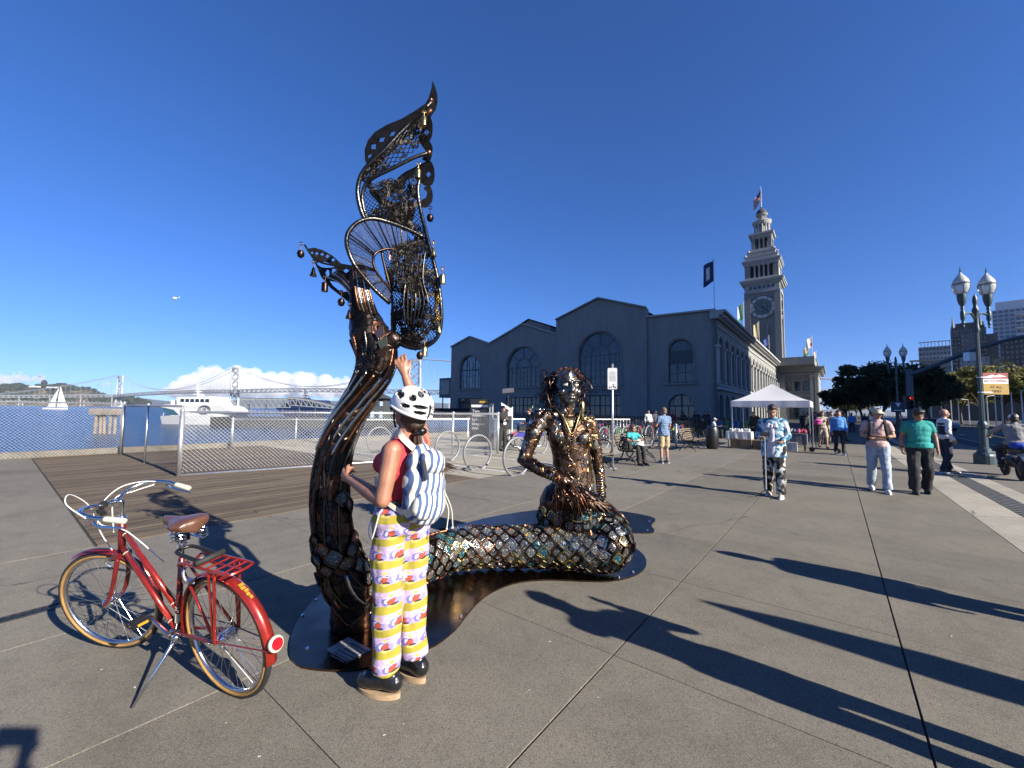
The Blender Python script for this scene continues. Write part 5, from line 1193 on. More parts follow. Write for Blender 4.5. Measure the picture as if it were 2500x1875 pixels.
# kick scooter by the tent
ks = W(21.4, -.75); kso = thing('kick_scooter', 'black electric kick scooter parked right of the tent', 'scooter', ks)
mb = MB(); mb.box(ks+EV*.35+EZ*.14, (.14, .75, .05), (EU, EV, EZ)); mb.build('deck', m_black, kso)
mb = MB(); mb.bar(ks+EZ*.2-EV*.05, ks+EZ*1.05-EV*.18, .025, 8); mb.bar(ks+EZ*1.05-EV*.18-EU*.2, ks+EZ*1.05-EV*.18+EU*.2, .018, 6); mb.build('stem', m_black, kso)
for d_ in (-.08, .78): mb = MB(); mb.lathe([(.08, -.025), (.1, -.015), (.1, .015), (.08, .025)], 16, ks+EV*d_+EZ*.1, EU); mb.build('wheel', m_rubber, kso)
# umbrella-like pink ornament, wheeled bin, small steel posts
pf = W(23.3, -.75); mb = MB(); mb.bar(pf, pf+EZ*1.2, .02, 6); mb.box(pf+EZ*.02, (.4, .4, .03)); single(mb, 'display_stand', m_black, 'thin dark display stand right of the tent', 'stand')
mb = MB()
for k in range(5): mb.ell(pf+EZ*1.2+V((r9.uniform(-.2, .2), r9.uniform(-.2, .2), r9.uniform(-.06, .1))), (.16, .14, .08), 8)
tag(vlink('pink_parasol_toy', mb, mat('hot_pink', (.5, .05, .3), .8), None, .03, 2), 'bright pink fluffy hats on the display stand', 'hats')
wb_p = W(19.7, -4.3); mb = MB(); mb.lathe([(.2, 0), (.26, .1), (.27, .8), (.22, .95), (.1, 1.0)], 16, wb_p); single(mb, 'litter_bin', m_black, 'round black litter bin between the bench and the tent', 'bin', smooth='auto')
for k in range(2):
    p = W(18.9+k*.35, -6.0+k*.3); mb = MB(); mb.bar(p, p+EZ*1.0, .045, 8); mb.ell(p+EZ*1.02, .05, 8); single(mb, 'steel_bollard', m_galv, ['left steel bollard behind the empty bench', 'right steel bollard behind the empty bench'][k], 'bollard', smooth=True)
# long drain grate at lower left
gl = thing('drain_grate', 'narrow dark iron drain grate set in the concrete at the left', 'grate', W(.3, -4.77)); mb = MB()
m_gr = mat('grate_iron', (.035, .033, .032), .6, .5, .3, 30)
ga, gb = G(-120, 1548), G(172, 1471); gd = (gb-ga).normalized(); gn = gd.cross(EZ); Lg2 = (gb-ga).length
for sg in (-1, 1): mb.beam(ga+gn*.05*sg+EZ*.003, gb+gn*.05*sg+EZ*.003, .014, .008)
mb.build('frame', m_gr, gl); k_ = int(Lg2/.05); mb = MB()
for k in range(k_): p = ga+gd*(k+.5)*.05; mb.beam(p-gn*.045+EZ*.002, p+gn*.045+EZ*.002, .02, .008)
tag(mb.build('bar', m_gr, gl), kind='stuff'); mb = MB(); mb.add([ga-gn*.045+EZ*.0012, gb-gn*.045+EZ*.0012, gb+gn*.045+EZ*.0012, ga+gn*.045+EZ*.0012], [(0, 3, 2, 1)]); mb.build('slot', m_black, gl)
# litter flecks and a paper scrap
fk = MB(); r10 = random.Random(8)
for _ in range(26):
    p = G(r10.uniform(100, 2450), r10.uniform(1250, 1870), .004); a = r10.uniform(0, 3); d = V((math.cos(a), math.sin(a), 0)); e = EZ.cross(d); s_ = r10.uniform(.003, .008); fk.add([p-d*s_-e*s_*.5, p+d*s_-e*s_*.4, p+d*s_*.8+e*s_*.5, p-d*s_*.7+e*s_*.6], [(0, 1, 2, 3)])
tag(fk.build('litter_flecks', m_white), 'tiny pale flecks of litter on the concrete', None, None, 'stuff')
for (x, y, sz, lab) in ((495, 1365, .12, 'crumpled white paper scrap on the concrete behind the bike seat'),):
    p = G(x, y, .006); mb = MB(); mb.add([p+V((-sz, -.02, 0)), p+V((0, -.05, .01)), p+V((sz, .0, 0)), p+V((sz*.4, .05, .012)), p+V((-sz*.5, .035, 0))], [(0, 1, 2, 3, 4)]); single(mb, 'paper_scrap', m_white, lab, 'litter')
# ================================================================= bicycles
m_redp = mat('candy_red_paint', (.30, .022, .014), .28, .55, .15, 30, coat=.6); m_redd = mat('faded_red_paint', (.20, .016, .018), .32, .3, .2, 12, coat=.4)
m_gum = mat('gum_sidewall', (.36, .20, .055), .7, 0, .2, 10); m_spoke = mat('spoke_steel', (.5, .5, .5), .3, 1); m_rim = mat('steel_rim', (.55, .55, .56), .25, 1, .2, 8)
m_leather = mat('brown_leather', (.12, .052, .03), .38, 0, .18, 18, .1, 50, coat=.2); m_cream = mat('cream_grip', (.62, .60, .46), .5); m_cable = mat('white_cable', (.8, .8, .76), .5)
m_dkred = mat('reflector_red', (.35, .01, .02), .2, 0, .2, 200)
def X(x, y, z): return V((x, y, z))
def arc(c, r_, a0, a1, n): return [X(c[0]+r_*math.cos(R(a0+(a1-a0)*k/n)), c[1], c[2]+r_*math.sin(R(a0+(a1-a0)*k/n))) for k in range(n+1)]
def wheel(par, c, r_, nsp, tyre_m, side_m, rim_m, hub=.03, n=40, turn=None):
    Y = V((0, 1, 0)) if turn is None else turn @ V((0, 1, 0)); c = V(c)
    tx = MB(); tx.torus(c, Y, r_-.017, .018, n, 8); w_ = tx.build('wheel', tyre_m, par, smooth=True)
    if side_m:
        for sg in (-1, 1): s_ = MB(); s_.torus(c+Y*.012*sg, Y, r_-.027, .009, n, 6); s_.build('sidewall', side_m, w_, smooth=True)
    d, a, b = frame_of(Y); rm = MB(); ri = r_-.034
    rm.lathe([(ri, -.013), (ri-.012, -.012), (ri-.018, 0), (ri-.012, .012), (ri, .013), (ri+.003, 0), (ri, -.013)], n, c, Y, cap=False); rm.build('rim', rim_m, w_, smooth=True)
    if nsp:
        sp = MB()
        for k in range(nsp):
            an = 2*PI*k/nsp; sg = 1 if k % 2 else -1; an2 = an+(.9 if (k//2) % 2 else -.9)
            sp.tube([c+Y*.028*sg+(a*math.cos(an2)+b*math.sin(an2))*hub, c+(a*math.cos(an)+b*math.sin(an))*(ri-.012)], .0014 if nsp > 20 else .003, 3, cap=False)
        tag(sp.build('spokes', m_spoke, w_), kind='stuff')
    hb = MB(); hb.lathe([(.012, -.05), (.03, -.032), (.03, -.028), (hub*.75, -.022), (hub*.75, .022), (.03, .028), (.03, .032), (.012, .05)], 12, c, Y); hb.build('hub', m_chrome, w_, smooth='auto')
    return w_
Rw = .352; WB_ = 1.125
bk = thing('bicycle', 'vintage red step-through bicycle with brown saddle and rear rack on its kickstand', 'bicycle', (0, 0, 0), 0, None, world=False)
ra = X(0, 0, Rw); fa = X(WB_, 0, Rw); bbp = X(.465, 0, .285); stt = X(.325, 0, .76); ht = X(.915, 0, .90); hbm = X(.965, 0, .70); stl = X(.428, 0, .42)
steer = M.Rotation(R(20), 3, (ht-hbm).normalized())
def ST(p): return hbm+steer @ (V(p)-hbm)
wheel(bk, ra, Rw, 36, m_rubber, m_gum, m_rim, .034)
wheel(bk, ST(fa), Rw, 36, m_rubber, m_gum, m_rim, .02, turn=steer)
fr = MB(); fr.tube([hbm+X(-.015, 0, .03), bbp], .0165, 12); fr.build('down_tube', m_redp, bk, smooth=True)
fr = MB(); fr.tube([ht+X(0, 0, -.05), stl], .0155, 12); fr.build('top_tube', m_redp, bk, smooth=True)
fr = MB(); fr.tube([bbp, stt], .0155, 12); fr.build('seat_tube', m_redd, bk, smooth=True)
fr = MB(); fr.tube([hbm-(ht-hbm)*.08, ht+(ht-hbm)*.05], .02, 12); fr.build('head_tube', m_redd, bk, smooth=True)
for sg in (-1, 1):
    fr = MB(); fr.tube(catmull([bbp+X(-.03, .02*sg, 0), X(.3, .035*sg, .31), ra+X(.03, .055*sg, -.005), ra+X(0, .058*sg, 0)], 4), .0095, 8); fr.build('chain_stay', m_redd, bk, smooth=True)
    fr = MB(); fr.tube([stt+X(-.008, .016*sg, -.03), ra+X(0, .058*sg, .01)], .0078, 8); fr.build('seat_stay', m_redp, bk, smooth=True)
    fk = MB(); fk.tube([ST(p) for p in catmull([hbm+X(.006, .03*sg, -.03), X(1.0, .045*sg, .56), X(1.045, .05*sg, .45), X(1.085, .052*sg, .385), fa+X(0, .052*sg, 0)], 5)], lerp_list([.0135, .013, .009], 21), 8); fk.build('fork_blade', m_redd, bk, smooth=True)
cr = MB(); cr.box(ST(hbm+X(.006, 0, -.02)), (.05, .085, .035)); cr.build('fork_crown', m_redd, bk)
wb2 = MB()
for p, q, t_ in ((hbm, bbp, .08), (hbm, bbp, .9), (ht, stl, .06), (ht, stl, .93)): c = p.lerp(q, t_)+(X(-.015, 0, .03)*(1-t_) if p is hbm else X(0, 0, -.05)*(1-t_)); wb2.torus(c, q-p, .0168, .003, 14, 5)
for t_ in (.3, .33, .55): wb2.torus(bbp.lerp(stt, t_), stt-bbp, .0158, .0015, 14, 4)
tag(wb2.build('band', m_cream, bk), kind='stuff')
lt = MB(); ddn = (bbp-hbm).normalized()
text_mesh('Concord', .036, (bbp-hbm).normalized()*1.0, V((0, 0, 1)).cross(ddn).cross(ddn).normalized()*-1 if False else (X(0, 1, 0).cross(ddn)).normalized()*-1, hbm.lerp(bbp, .46)+X(0, .0168, .004), bk, m_cream, thick=.0008)
st_ = MB(); st_.lathe([(.0163, -.03), (.0163, .03)], 12, bbp.lerp(stt, .18), stt-bbp); st_.build('decal', m_cream, bk)
# fenders
def fender(c, r_, a0, a1, wd, m, nm, par, tr_=None):
    mb = MB(); n = 26; m2 = 7; vs = []
    for i in range(n+1):
        a = R(a0+(a1-a0)*i/n)
        for j in range(m2):
            t_ = j/(m2-1)*2-1; rr = r_-.018*t_*t_; p = X(c[0]+rr*math.cos(a), wd*t_, c[2]+rr*math.sin(a)); vs.append(ST(p) if tr_ else p)
    mb.add(vs, [(i*m2+j, i*m2+j+1, (i+1)*m2+j+1, (i+1)*m2+j) for i in range(n) for j in range(m2-1)]); return mb.build(nm, m, par, smooth=True)
fdr = fender(ra, Rw+.022, 8+360, 210, .031, m_redp, 'rear_fender', bk) if False else fender(ra, Rw+.024, 192, 0, .031, m_redp, 'rear_fender', bk)
# the rear fender wraps behind the wheel: from the chain stay (front) over the top to low at the back
bpy.data.objects.remove(fdr); fdr = fender(ra, Rw+.024, -8, 168+22, .031, m_redp, 'rear_fender', bk)
fender(fa, Rw+.022, 62, 172, .027, m_redd, 'front_fender', bk, True)
for sg in (-1, 1):
    fs = MB(); fs.tube([ra+X(0, .062*sg, .01), X((Rw+.02)*math.cos(R(176)), .03*sg, Rw+(Rw+.02)*math.sin(R(176)))], .004, 6); fs.build('fender_stay', m_redd, bk)
rf_ = MB(); a = R(181); pr = X((Rw+.045)*math.cos(a), .0, Rw+.06+(Rw+.04)*math.sin(a)); nb = X(-1, 0, .28).normalized(); rf_.lathe([(.036, -.01), (.04, .0), (.04, .01), (.031, .016)], 20, pr, nb); ro = rf_.build('reflector', m_cream, bk); r2 = MB(); r2.lathe([(.03, .012), (.03, .019), (.01, .021)], 20, pr, nb); r2.build('lens', m_dkred, ro)
dc = MB()
for k in range(5): aa = R(118+k*3.4); p = X((Rw+.026)*math.cos(aa), .0+.004*(k % 2), Rw+(Rw+.026)*math.sin(aa)); dc.box(p, (.018, .026-.003*k, .001), (X(-math.sin(aa), 0, math.cos(aa)), X(0, 1, 0), X(math.cos(aa), 0, math.sin(aa))))
tag(dc.build('transfer', m_yel, bk), kind='stuff')
# rear rack
rz = .775
rk_ = MB(); rk_.tube(catmull([X(.27, .05, rz-.03), X(.2, .062, rz), X(-.14, .068, rz), X(-.2, .05, rz), X(-.2, -.05, rz), X(-.14, -.068, rz), X(.2, -.062, rz), X(.27, -.05, rz-.03)], 4), .0075, 8)
for x in (-.14, -.07, 0, .07, .14): rk_.tube([X(x, -.066, rz), X(x, .066, rz)], .0055, 6)
rk_.tube([X(.2, 0, rz), X(-.2, 0, rz)], .005, 6)
for sg in (-1, 1): rk_.tube([X(-.08, .068*sg, rz), ra+X(-.006, .066*sg, .0)], .0075, 7); rk_.tube([X(-.03, .068*sg, rz), ra+X(.0, .067*sg, .02)], .006, 7)
rko = rk_.build('rear_rack', m_redp, bk, smooth='auto')
cl = MB(); cl.tube(catmull([X(.06, .045, rz+.02), X(.24, .045, rz+.035), X(.3, .03, rz+.04), X(.3, -.03, rz+.04), X(.24, -.045, rz+.035), X(.06, -.045, rz+.02)], 4), .0105, 8); cl.build('spring_clip', m_black, rko, smooth=True)
cp = MB(); cp.tube([X(.06, -.075, rz+.025), X(.06, .075, rz+.025)], .016, 8); cp.build('clip_grip', m_rubber, rko, smooth=True)
# saddle
sdl = MB(); sc_ = [(-.15, .012, .0), (-.135, .078, .012), (-.09, .102, .016), (-.04, .092, .012), (.0, .062, .006), (.05, .036, .003), (.11, .026, .004), (.145, .018, 0), (.152, .004, -.004)]
S0 = stt+X(-.03, 0, .215); n = 14; vs = []
for (x, wd, z) in sc_:
    for k in range(n):
        an = 2*PI*k/n; y = wd*math.cos(an); zz = .022*math.sin(an) if math.sin(an) > 0 else .05*math.sin(an)*(1 if x < 0 else .75); vs.append(S0+X(x, y, z+zz))
sdl.add(vs, [(i*n+k, i*n+(k+1) % n, (i+1)*n+(k+1) % n, (i+1)*n+k) for i in range(len(sc_)-1) for k in range(n)]+[tuple(range(n-1, -1, -1)), tuple((len(sc_)-1)*n+k for k in range(n))])
sm_ = vlink('saddle', sdl, m_leather, bk, .007, 5)
spr = MB()
for x, y in ((-.10, .055), (-.10, -.055), (.02, .03), (.02, -.03)):
    spr.tube([S0+X(x+.02*math.cos(k*.9), y+.02*math.sin(k*.9), -.105+k*.0028) for k in range(22)], .0045, 5)
for sg in (-1, 1): spr.tube(catmull([S0+X(-.1, .05*sg, -.1), S0+X(-.02, .028*sg, -.085), S0+X(.05, .02*sg, -.07), S0+X(.12, .01*sg, -.03)], 4), .0045, 6)
tag(spr.build('saddle_spring', m_chrome, sm_), kind='stuff')
spo = MB(); spo.tube([stt-X(-.01, 0, .04), stt+X(-.03, 0, .135)], .0125, 10); spo.build('seat_post', m_chrome, bk, smooth=True); clp = MB(); clp.box(stt+X(-.032, 0, .125), (.05, .05, .04)); clp.build('seat_clamp', m_dkmetal, bk)
# bars
hs_ = ht+(ht-hbm).normalized()*.03
hd_ = MB(); hd_.lathe([(.024, 0), (.026, .012), (.02, .02), (.016, .03), (.0125, .035), (.0125, .13)], 14, hs_-(ht-hbm).normalized()*.015, (ht-hbm)); hd_.build('stem', m_chrome, bk, smooth='auto')
ctr = hs_+(ht-hbm).normalized()*.115+X(.05, 0, .0)
bp_ = [X(-.2, .235, -.005), X(-.12, .245, .015), X(-.02, .21, .035), X(.035, .12, .02), X(.015, .05, .0), X(.01, 0, 0), X(.015, -.05, 0), X(.035, -.12, .02), X(-.02, -.21, .035), X(-.12, -.245, .015), X(-.2, -.235, -.005)]
br_pts = [ST(ctr+p) for p in catmull(bp_, 5)]
bb_ = MB(); bb_.tube(br_pts, .0112, 10); bb_.tube([hs_+(ht-hbm).normalized()*.11, ST(ctr)], .013, 8); hbo = bb_.build('handlebar', m_chrome, bk, smooth=True)
for sg in (-1, 1):
    g_ = MB(); p0 = ctr+X(-.19, .236*sg, -.003); p1 = ctr+X(-.30, .22*sg, -.03); g_.tube([ST(p0), ST(p0.lerp(p1, .08)), ST(p0.lerp(p1, .9)), ST(p1)], [.0145, .0165, .0165, .012], 12); g_.build('grip', m_cream, hbo, smooth=True)
    lv = MB(); q0 = ctr+X(-.125, .245*sg, -.005); lv.tube([ST(p) for p in catmull([q0, q0+X(-.03, .005*sg, -.03), q0+X(-.09, -.0*sg, -.045), q0+X(-.16, -.015*sg, -.06)], 4)], lerp_list([.006, .008, .005], 13), 6); lv.box(ST(q0+X(.01, 0, .0)), (.035, .03, .035)); lv.build('brake_lever', m_chrome, hbo, smooth='auto')
bx_ = MB()
for dx, dy, dz, s_ in ((.02, .05, .0, .03), (.03, .065, -.03, .026), (.035, .05, -.055, .024), (.0, .06, .02, .02)): bx_.box(ST(ctr+X(dx, dy, dz)), (s_, s_*1.1, s_))
bx_.build('lamp_bracket', m_black, bk)
for nm, pts in (('c1', [ctr+X(-.1, .25, .01), ctr+X(-.03, .27, .11), ctr+X(.05, .18, .13), ctr+X(.1, .06, .0), ctr+X(.12, .02, -.2), hbm+X(.06, .0, -.0)]), ('c2', [ctr+X(-.1, -.245, .02), ctr+X(.0, -.18, .05), ctr+X(.05, -.08, .05), ctr+X(.07, .03, -.02), ctr+X(.06, .06, -.12), ht.lerp(stl, .1)+X(0, .03, 0), ht.lerp(stl, .5)+X(0, .026, -.03)]), ('c3', [ctr+X(-.05, -.225, .01), ctr+X(.02, -.15, .0), ctr+X(.05, -.04, -.01), ht+X(.05, .02, -.06)])):
    cb = MB(); cb.tube([ST(p) for p in catmull(pts, 6)], .0034, 6); cb.build('brake_cable', m_cable, bk, smooth=True)
# brakes, cranks, kickstand
bkc = MB(); q = ST(hbm+X(.045, 0, -.035)); bkc.box(q, (.03, .07, .03)); bkc.tube(catmull([q+X(.02, .035, .01), q+X(.03, .045, -.03), q+X(.02, .025, -.055)], 3), .008, 6); bkc.tube(catmull([q+X(.02, -.035, .01), q+X(.03, -.045, -.03), q+X(.02, -.025, -.055)], 3), .008, 6); bkc.build('front_brake', m_chrome, bk, smooth='auto')
bkr = MB(); q = X(.19, .0, .70); bkr.tube(catmull([q+X(.03, .02, .06), q+X(.02, .06, .02), q+X(0, .06, -.03), q+X(-.015, .03, -.05)], 3), .008, 6); bkr.box(q+X(-.0, .05, -.03), (.06, .03, .02)); bkr.build('rear_brake', m_chrome, bk, smooth='auto')
crk = MB(); crk.lathe([(.085, -.003), (.085, .003)], 28, bbp+X(0, -.045, 0), X(0, 1, 0)); crk.build('chain_ring', m_dkmetal, bk)
cra = R(35); ck = MB(); ck.tube([bbp+X(0, .05, 0), bbp+X(.165*math.cos(cra), .062, .165*math.sin(cra))], [.013, .009], 8); ck.lathe([(.02, -.055), (.02, .055)], 10, bbp, X(0, 1, 0)); ck.tube([bbp+X(0, -.055, 0), bbp-X(.165*math.cos(cra), .07, .165*math.sin(cra))], [.012, .009], 8); ck.build('crank', m_chrome, bk, smooth='auto')
for sg in (1, -1):
    pc = bbp+X(.165*math.cos(cra)*sg, .115*sg, .165*math.sin(cra)*sg); pd = MB(); pd.box(pc+X(.03, 0, 0), (.02, .09, .028)); pd.box(pc-X(.03, 0, 0), (.02, .09, .028)); pd.box(pc+X(0, .04*sg, 0), (.08, .012, .026)); pd.bar(pc-X(0, .06, 0), pc+X(0, .05, 0), .008, 6); po = pd.build('pedal', m_black, bk)
    for e_ in (1, -1): pe = MB(); pe.box(pc+X(.041*e_, 0, 0), (.003, .05, .014)); pe.build('pedal_reflector', mat('amber', (.6, .28, .02), .3), po)
chn = MB(); chn.tube([bbp+X(0, -.047, .085), ra+X(0, -.045, .035)], .005, 4); chn.tube([bbp+X(0, -.047, -.085), ra+X(0, -.045, -.035)], .005, 4); chn.build('chain', m_dkmetal, bk)
kst = MB(); KT = X(.36, .29, .068); kst.tube([bbp+X(-.05, .03, -.01), bbp+X(-.055, .07, -.05), KT], [.014, .011, .006], 8); kst.ell(bbp+X(-.05, .035, -.015), .024, 8); kst.build('kickstand', m_chrome, bk, smooth=True)
hubg = MB(); hubg.lathe([(.02, -.05), (.033, -.04), (.034, .03), (.02, .045)], 14, ra, X(0, 1, 0)); hubg.build('gear_hub', m_chrome, bk, smooth='auto')
hd0 = V((-2.579+1.484, 2.669-2.208, 0)).normalized(); BKS = .965
bk.location = G(570, 1697); bk.location.z = 0.0; bk.scale = (BKS,)*3; bk.rotation_euler = (R(-9.5), 0, math.atan2(hd0.y, hd0.x))

# ---- parked bikes, simpler
def plain_bike(label, p, yaw, m, share=None, lean=4):
    o = thing('parked_bicycle', label, 'bicycle', p, 0, 'bikes parked in the racks', world=False); r_ = .335
    wheel(o, X(0, 0, r_), r_, 12, m_rubber, None, m_rim, n=24); wheel(o, X(1.05, 0, r_), r_, 12, m_rubber, None, m_rim, n=24)
    mb = MB(); q = .03 if share else .019
    for a, c in (((.44, .28), (.32, .78)), ((.86, .84), (.9, .68)), ((.9, .7), (.44, .28)), ((.86, .8), (.34, .70 if not share else .5)), ((.44, .28), (0, r_)), ((.33, .72), (0, r_)), ((.9, .68), (1.05, r_))): mb.bar(X(a[0], 0, a[1]), X(c[0], 0, c[1]), q, 6)
    mb.build('frame', m, o)
    mb = MB(); mb.bar(X(.86, 0, .84), X(.83, 0, 1.02), .015, 6); mb.tube([X(.78, .28, 1.03), X(.85, .2, 1.04), X(.86, 0, 1.02), X(.85, -.2, 1.04), X(.78, -.28, 1.03)], .014, 6); mb.build('handlebar', m_black, o)
    mb = MB(); mb.ell(X(.27, 0, .93), (.13, .07, .035), 8); mb.bar(X(.32, 0, .75), X(.28, 0, .92), .014, 6); mb.build('saddle', m_black, o)
    mb = MB(); mb.bar(X(.44, -.1, .28), X(.56, -.1, .2), .01, 5); mb.bar(X(.44, .1, .28), X(.32, .1, .36), .01, 5); mb.lathe([(.09, -.01), (.09, .01)], 16, X(.44, -.05, .28), X(0, 1, 0)); mb.build('crank', m_dkmetal, o)
    if share:
        for (c, a0, a1, nm) in ((X(0, 0, r_), 0, 160, 'rear_guard'), (X(1.05, 0, r_), 40, 150, 'front_guard')):
            mb = MB(); n = 14; vs = []
            for i in range(n+1):
                a = R(a0+(a1-a0)*i/n)
                for (y, rr) in ((-.045, .2), (-.045, .36), (0, .375), (.045, .36), (.045, .2)): vs.append(X(c.x+rr*math.cos(a), y, c.z+rr*math.sin(a)))
            mb.add(vs, [(i*5+j, i*5+j+1, i*5+j+6, i*5+j+5) for i in range(n) for j in range(4)]); mb.build(nm, share, o, smooth='auto')
        mb = MB(); mb.box(X(1.02, 0, .86), (.28, .3, .2)); mb.build('basket', m_black, o)
    o.location = p; o.rotation_euler = (R(lean), 0, yaw); return o
msh, t, b, co = base('share_guard', .35); sx_ = N(t, 'ShaderNodeSeparateXYZ'); t.links.new(co, sx_.inputs[0])
t.links.new(ramp(t, sx_.outputs[0], [(.0, (.35, .03, .12)), (.15, (.16, .06, .3)), (.35, (.05, .05, .3))]), b.inputs['Base Color'])
m_bgr = mat('bike_green', (.06, .38, .08), .4); m_byl = mat('bike_yellow', (.5, .5, .03), .4); m_bbl = mat('bike_blue', (.06, .16, .38), .4); m_brd = mat('bike_red', (.4, .03, .03), .4); m_bgy = mat('bike_grey', (.22, .23, .24), .4); m_bbk = mat('bike_black', (.02, .02, .022), .4)
pk = [(1215, 16.6, msh, msh, 'purple share bike beside the phone user', 20), (1262, 17.6, m_bbk, msh, 'second purple share bike behind the woman with the green clip', 25),
 (1430, 21, m_brd, None, 'red bike just right of the statue shoulder', 60), (1452, 22, m_bbl, None, 'blue bike left of the sign post', 70), (1478, 21.5, m_brd, msh, 'red share bike behind the sign post', 75), (1492, 23, m_bbl, None, 'blue bike behind the sign post', 62), (1505, 19.5, m_bgr, None, 'bright green bike left of the seated woman', 72), (1522, 19.8, m_bgr, None, 'second green bike nearest the seated woman', 76),
 (1540, 23, m_bbk, None, 'black bike in the rack behind the green bikes', 66), (1555, 23.2, m_brd, None, 'dark red bike above the seated woman', 60), (1575, 22.5, m_bbk, None, 'black bike behind the seated woman', 70), (1600, 22.5, m_bbl, None, 'navy bike left of the plaid shirt', 58), (1640, 21.5, m_byl, None, 'yellow bike just right of the plaid shirt', 66), (1665, 21.2, m_byl, None, 'yellow-framed bike left of the empty bench', 30), (1690, 22, m_bbk, None, 'black bike behind the empty bench back', 35), (1408, 22.5, m_bgy, None, 'grey bike hidden behind the statue head', 65)]
pbs = []
for k, (x, Y, m, sh_, lab, yw) in enumerate(pk):
    p = D(x, px_h(x), Y); p.z = 0; pbs.append(plain_bike(lab, p, R(yw), m if sh_ is None else m_bgy, sh_, 3+k % 4))
r13 = random.Random(3)
for k in range(26):
    x = 1400+k*11.5; o = copy_tree(pbs[(8, 10, 14, 15, 11, 9)[k % 6]]); p = D(x, px_h(x), 23.6+1.2*(k % 3)); p.z = 0; o.location = p; o.rotation_euler = (R(r13.uniform(-6, 6)), 0, R(55+r13.uniform(-20, 25))); o['label'] = 'dark bike packed in the farther rows of the bike parking'
# ================================================================= scrap-metal mermaid sculpture
def patchmetal(name, stops, rough, vs_=9, bs=.5, fine=60):
    m, t, b, co = base(name, rough, 1.0, .5)
    v1 = N(t, 'ShaderNodeTexVoronoi', Scale=vs_); n0 = N(t, 'ShaderNodeTexNoise', Scale=4, Detail=3); t.links.new(co, n0.inputs['Vector'])
    mx = t.nodes.new('ShaderNodeVectorMath'); mx.operation = 'MULTIPLY_ADD'; t.links.new(n0.outputs['Color'], mx.inputs[0]); mx.inputs[1].default_value = (.12, .12, .12); t.links.new(co, mx.inputs[2]); t.links.new(mx.outputs[0], v1.inputs['Vector'])
    sp = t.nodes.new('ShaderNodeSeparateColor'); t.links.new(v1.outputs['Color'], sp.inputs[0])
    c = ramp(t, sp.outputs[0], stops, 'CONSTANT'); n2 = N(t, 'ShaderNodeTexNoise', Scale=fine, Detail=4); t.links.new(co, n2.inputs['Vector'])
    c = mixc(t, .8, c, ramp(t, n2.outputs['Fac'], [(.3, (.45, .43, .42)), (.6, (1.15, 1.15, 1.15))]), 'MULTIPLY'); t.links.new(c, b.inputs['Base Color'])
    t.links.new(ramp(t, n2.outputs['Fac'], [(.3, (rough+.25,)*3), (.7, (rough-.08,)*3)]), b.inputs['Roughness'])
    v2 = N(t, 'ShaderNodeTexVoronoi', Scale=vs_, _feature='DISTANCE_TO_EDGE'); t.links.new(mx.outputs[0], v2.inputs['Vector'])
    ed = ramp(t, v2.outputs['Distance'], [(0, (0, 0, 0)), (.06, (1, 1, 1))]); h_ = mixc(t, .35, ed, n2.outputs['Fac'], 'ADD')
    bp = N(t, 'ShaderNodeBump', Strength=bs, Distance=.012); t.links.new(h_, bp.inputs['Height']); t.links.new(bp.outputs[0], b.inputs['Normal']); return m
m_br1 = patchmetal('patchwork_bronze', [(0, (.14, .088, .062)), (.28, (.20, .12, .08)), (.46, (.09, .066, .05)), (.66, (.38, .34, .30)), (.77, (.24, .14, .09)), (.92, (.50, .38, .19))], .33, 11)
m_tailm = patchmetal('dark_welded_steel', [(0, (.03, .026, .025)), (.35, (.07, .05, .042)), (.6, (.14, .075, .05)), (.8, (.05, .05, .056))], .34, 9)
m_face = patchmetal('face_steel', [(0, (.20, .19, .18)), (.5, (.28, .265, .245)), (.8, (.40, .33, .2))], .26, 5, .22, 40)
m_fin = mat('blackened_fin_steel', (.022, .019, .017), .42, .9, .4, 20, .3, 80); m_pipe = mat('dark_pipe', (.06, .057, .052), .3, 1, .3, 14, .15, 60)
m_silv = mat('bright_steel', (.62, .60, .56), .2, 1, .25, 20, .2, 60); m_brass = mat('brass', (.62, .45, .17), .26, 1, .25, 20, .2, 60); m_copp = mat('copper_brown', (.26, .11, .06), .35, 1, .35, 12, .3, 50)
m_dark2 = mat('dark_bronze_wire', (.05, .032, .026), .35, 1, .4, 20)
def mosaic(name, a, b_, c_):
    m, t, b, co = base(name, .15, .1, .7); v1 = N(t, 'ShaderNodeTexVoronoi', Scale=130); t.links.new(co, v1.inputs['Vector']); sp = t.nodes.new('ShaderNodeSeparateColor'); t.links.new(v1.outputs['Color'], sp.inputs[0])
    t.links.new(ramp(t, sp.outputs[0], [(0, a), (.45, b_), (.85, c_)], 'CONSTANT'), b.inputs['Base Color']); bp = N(t, 'ShaderNodeBump', Strength=.6, Distance=.004); t.links.new(v1.outputs['Distance'], bp.inputs['Height']); t.links.new(bp.outputs[0], b.inputs['Normal']); return m
m_teal = mosaic('teal_glass_mosaic', (.012, .045, .06), (.02, .09, .105), (.16, .30, .31)); m_grn = mosaic('grey_crushed_glass', (.06, .065, .06), (.12, .125, .115), (.38, .38, .36)); m_drk = mosaic('dark_crushed_stone', (.03, .03, .03), (.07, .07, .07), (.22, .2, .18))
sd = random.Random(21)
mer = thing('mermaid_sculpture', 'large scrap-metal mermaid statue with scaled tail and tall raised fin on a dark plate', 'sculpture', G(1100, 1450))
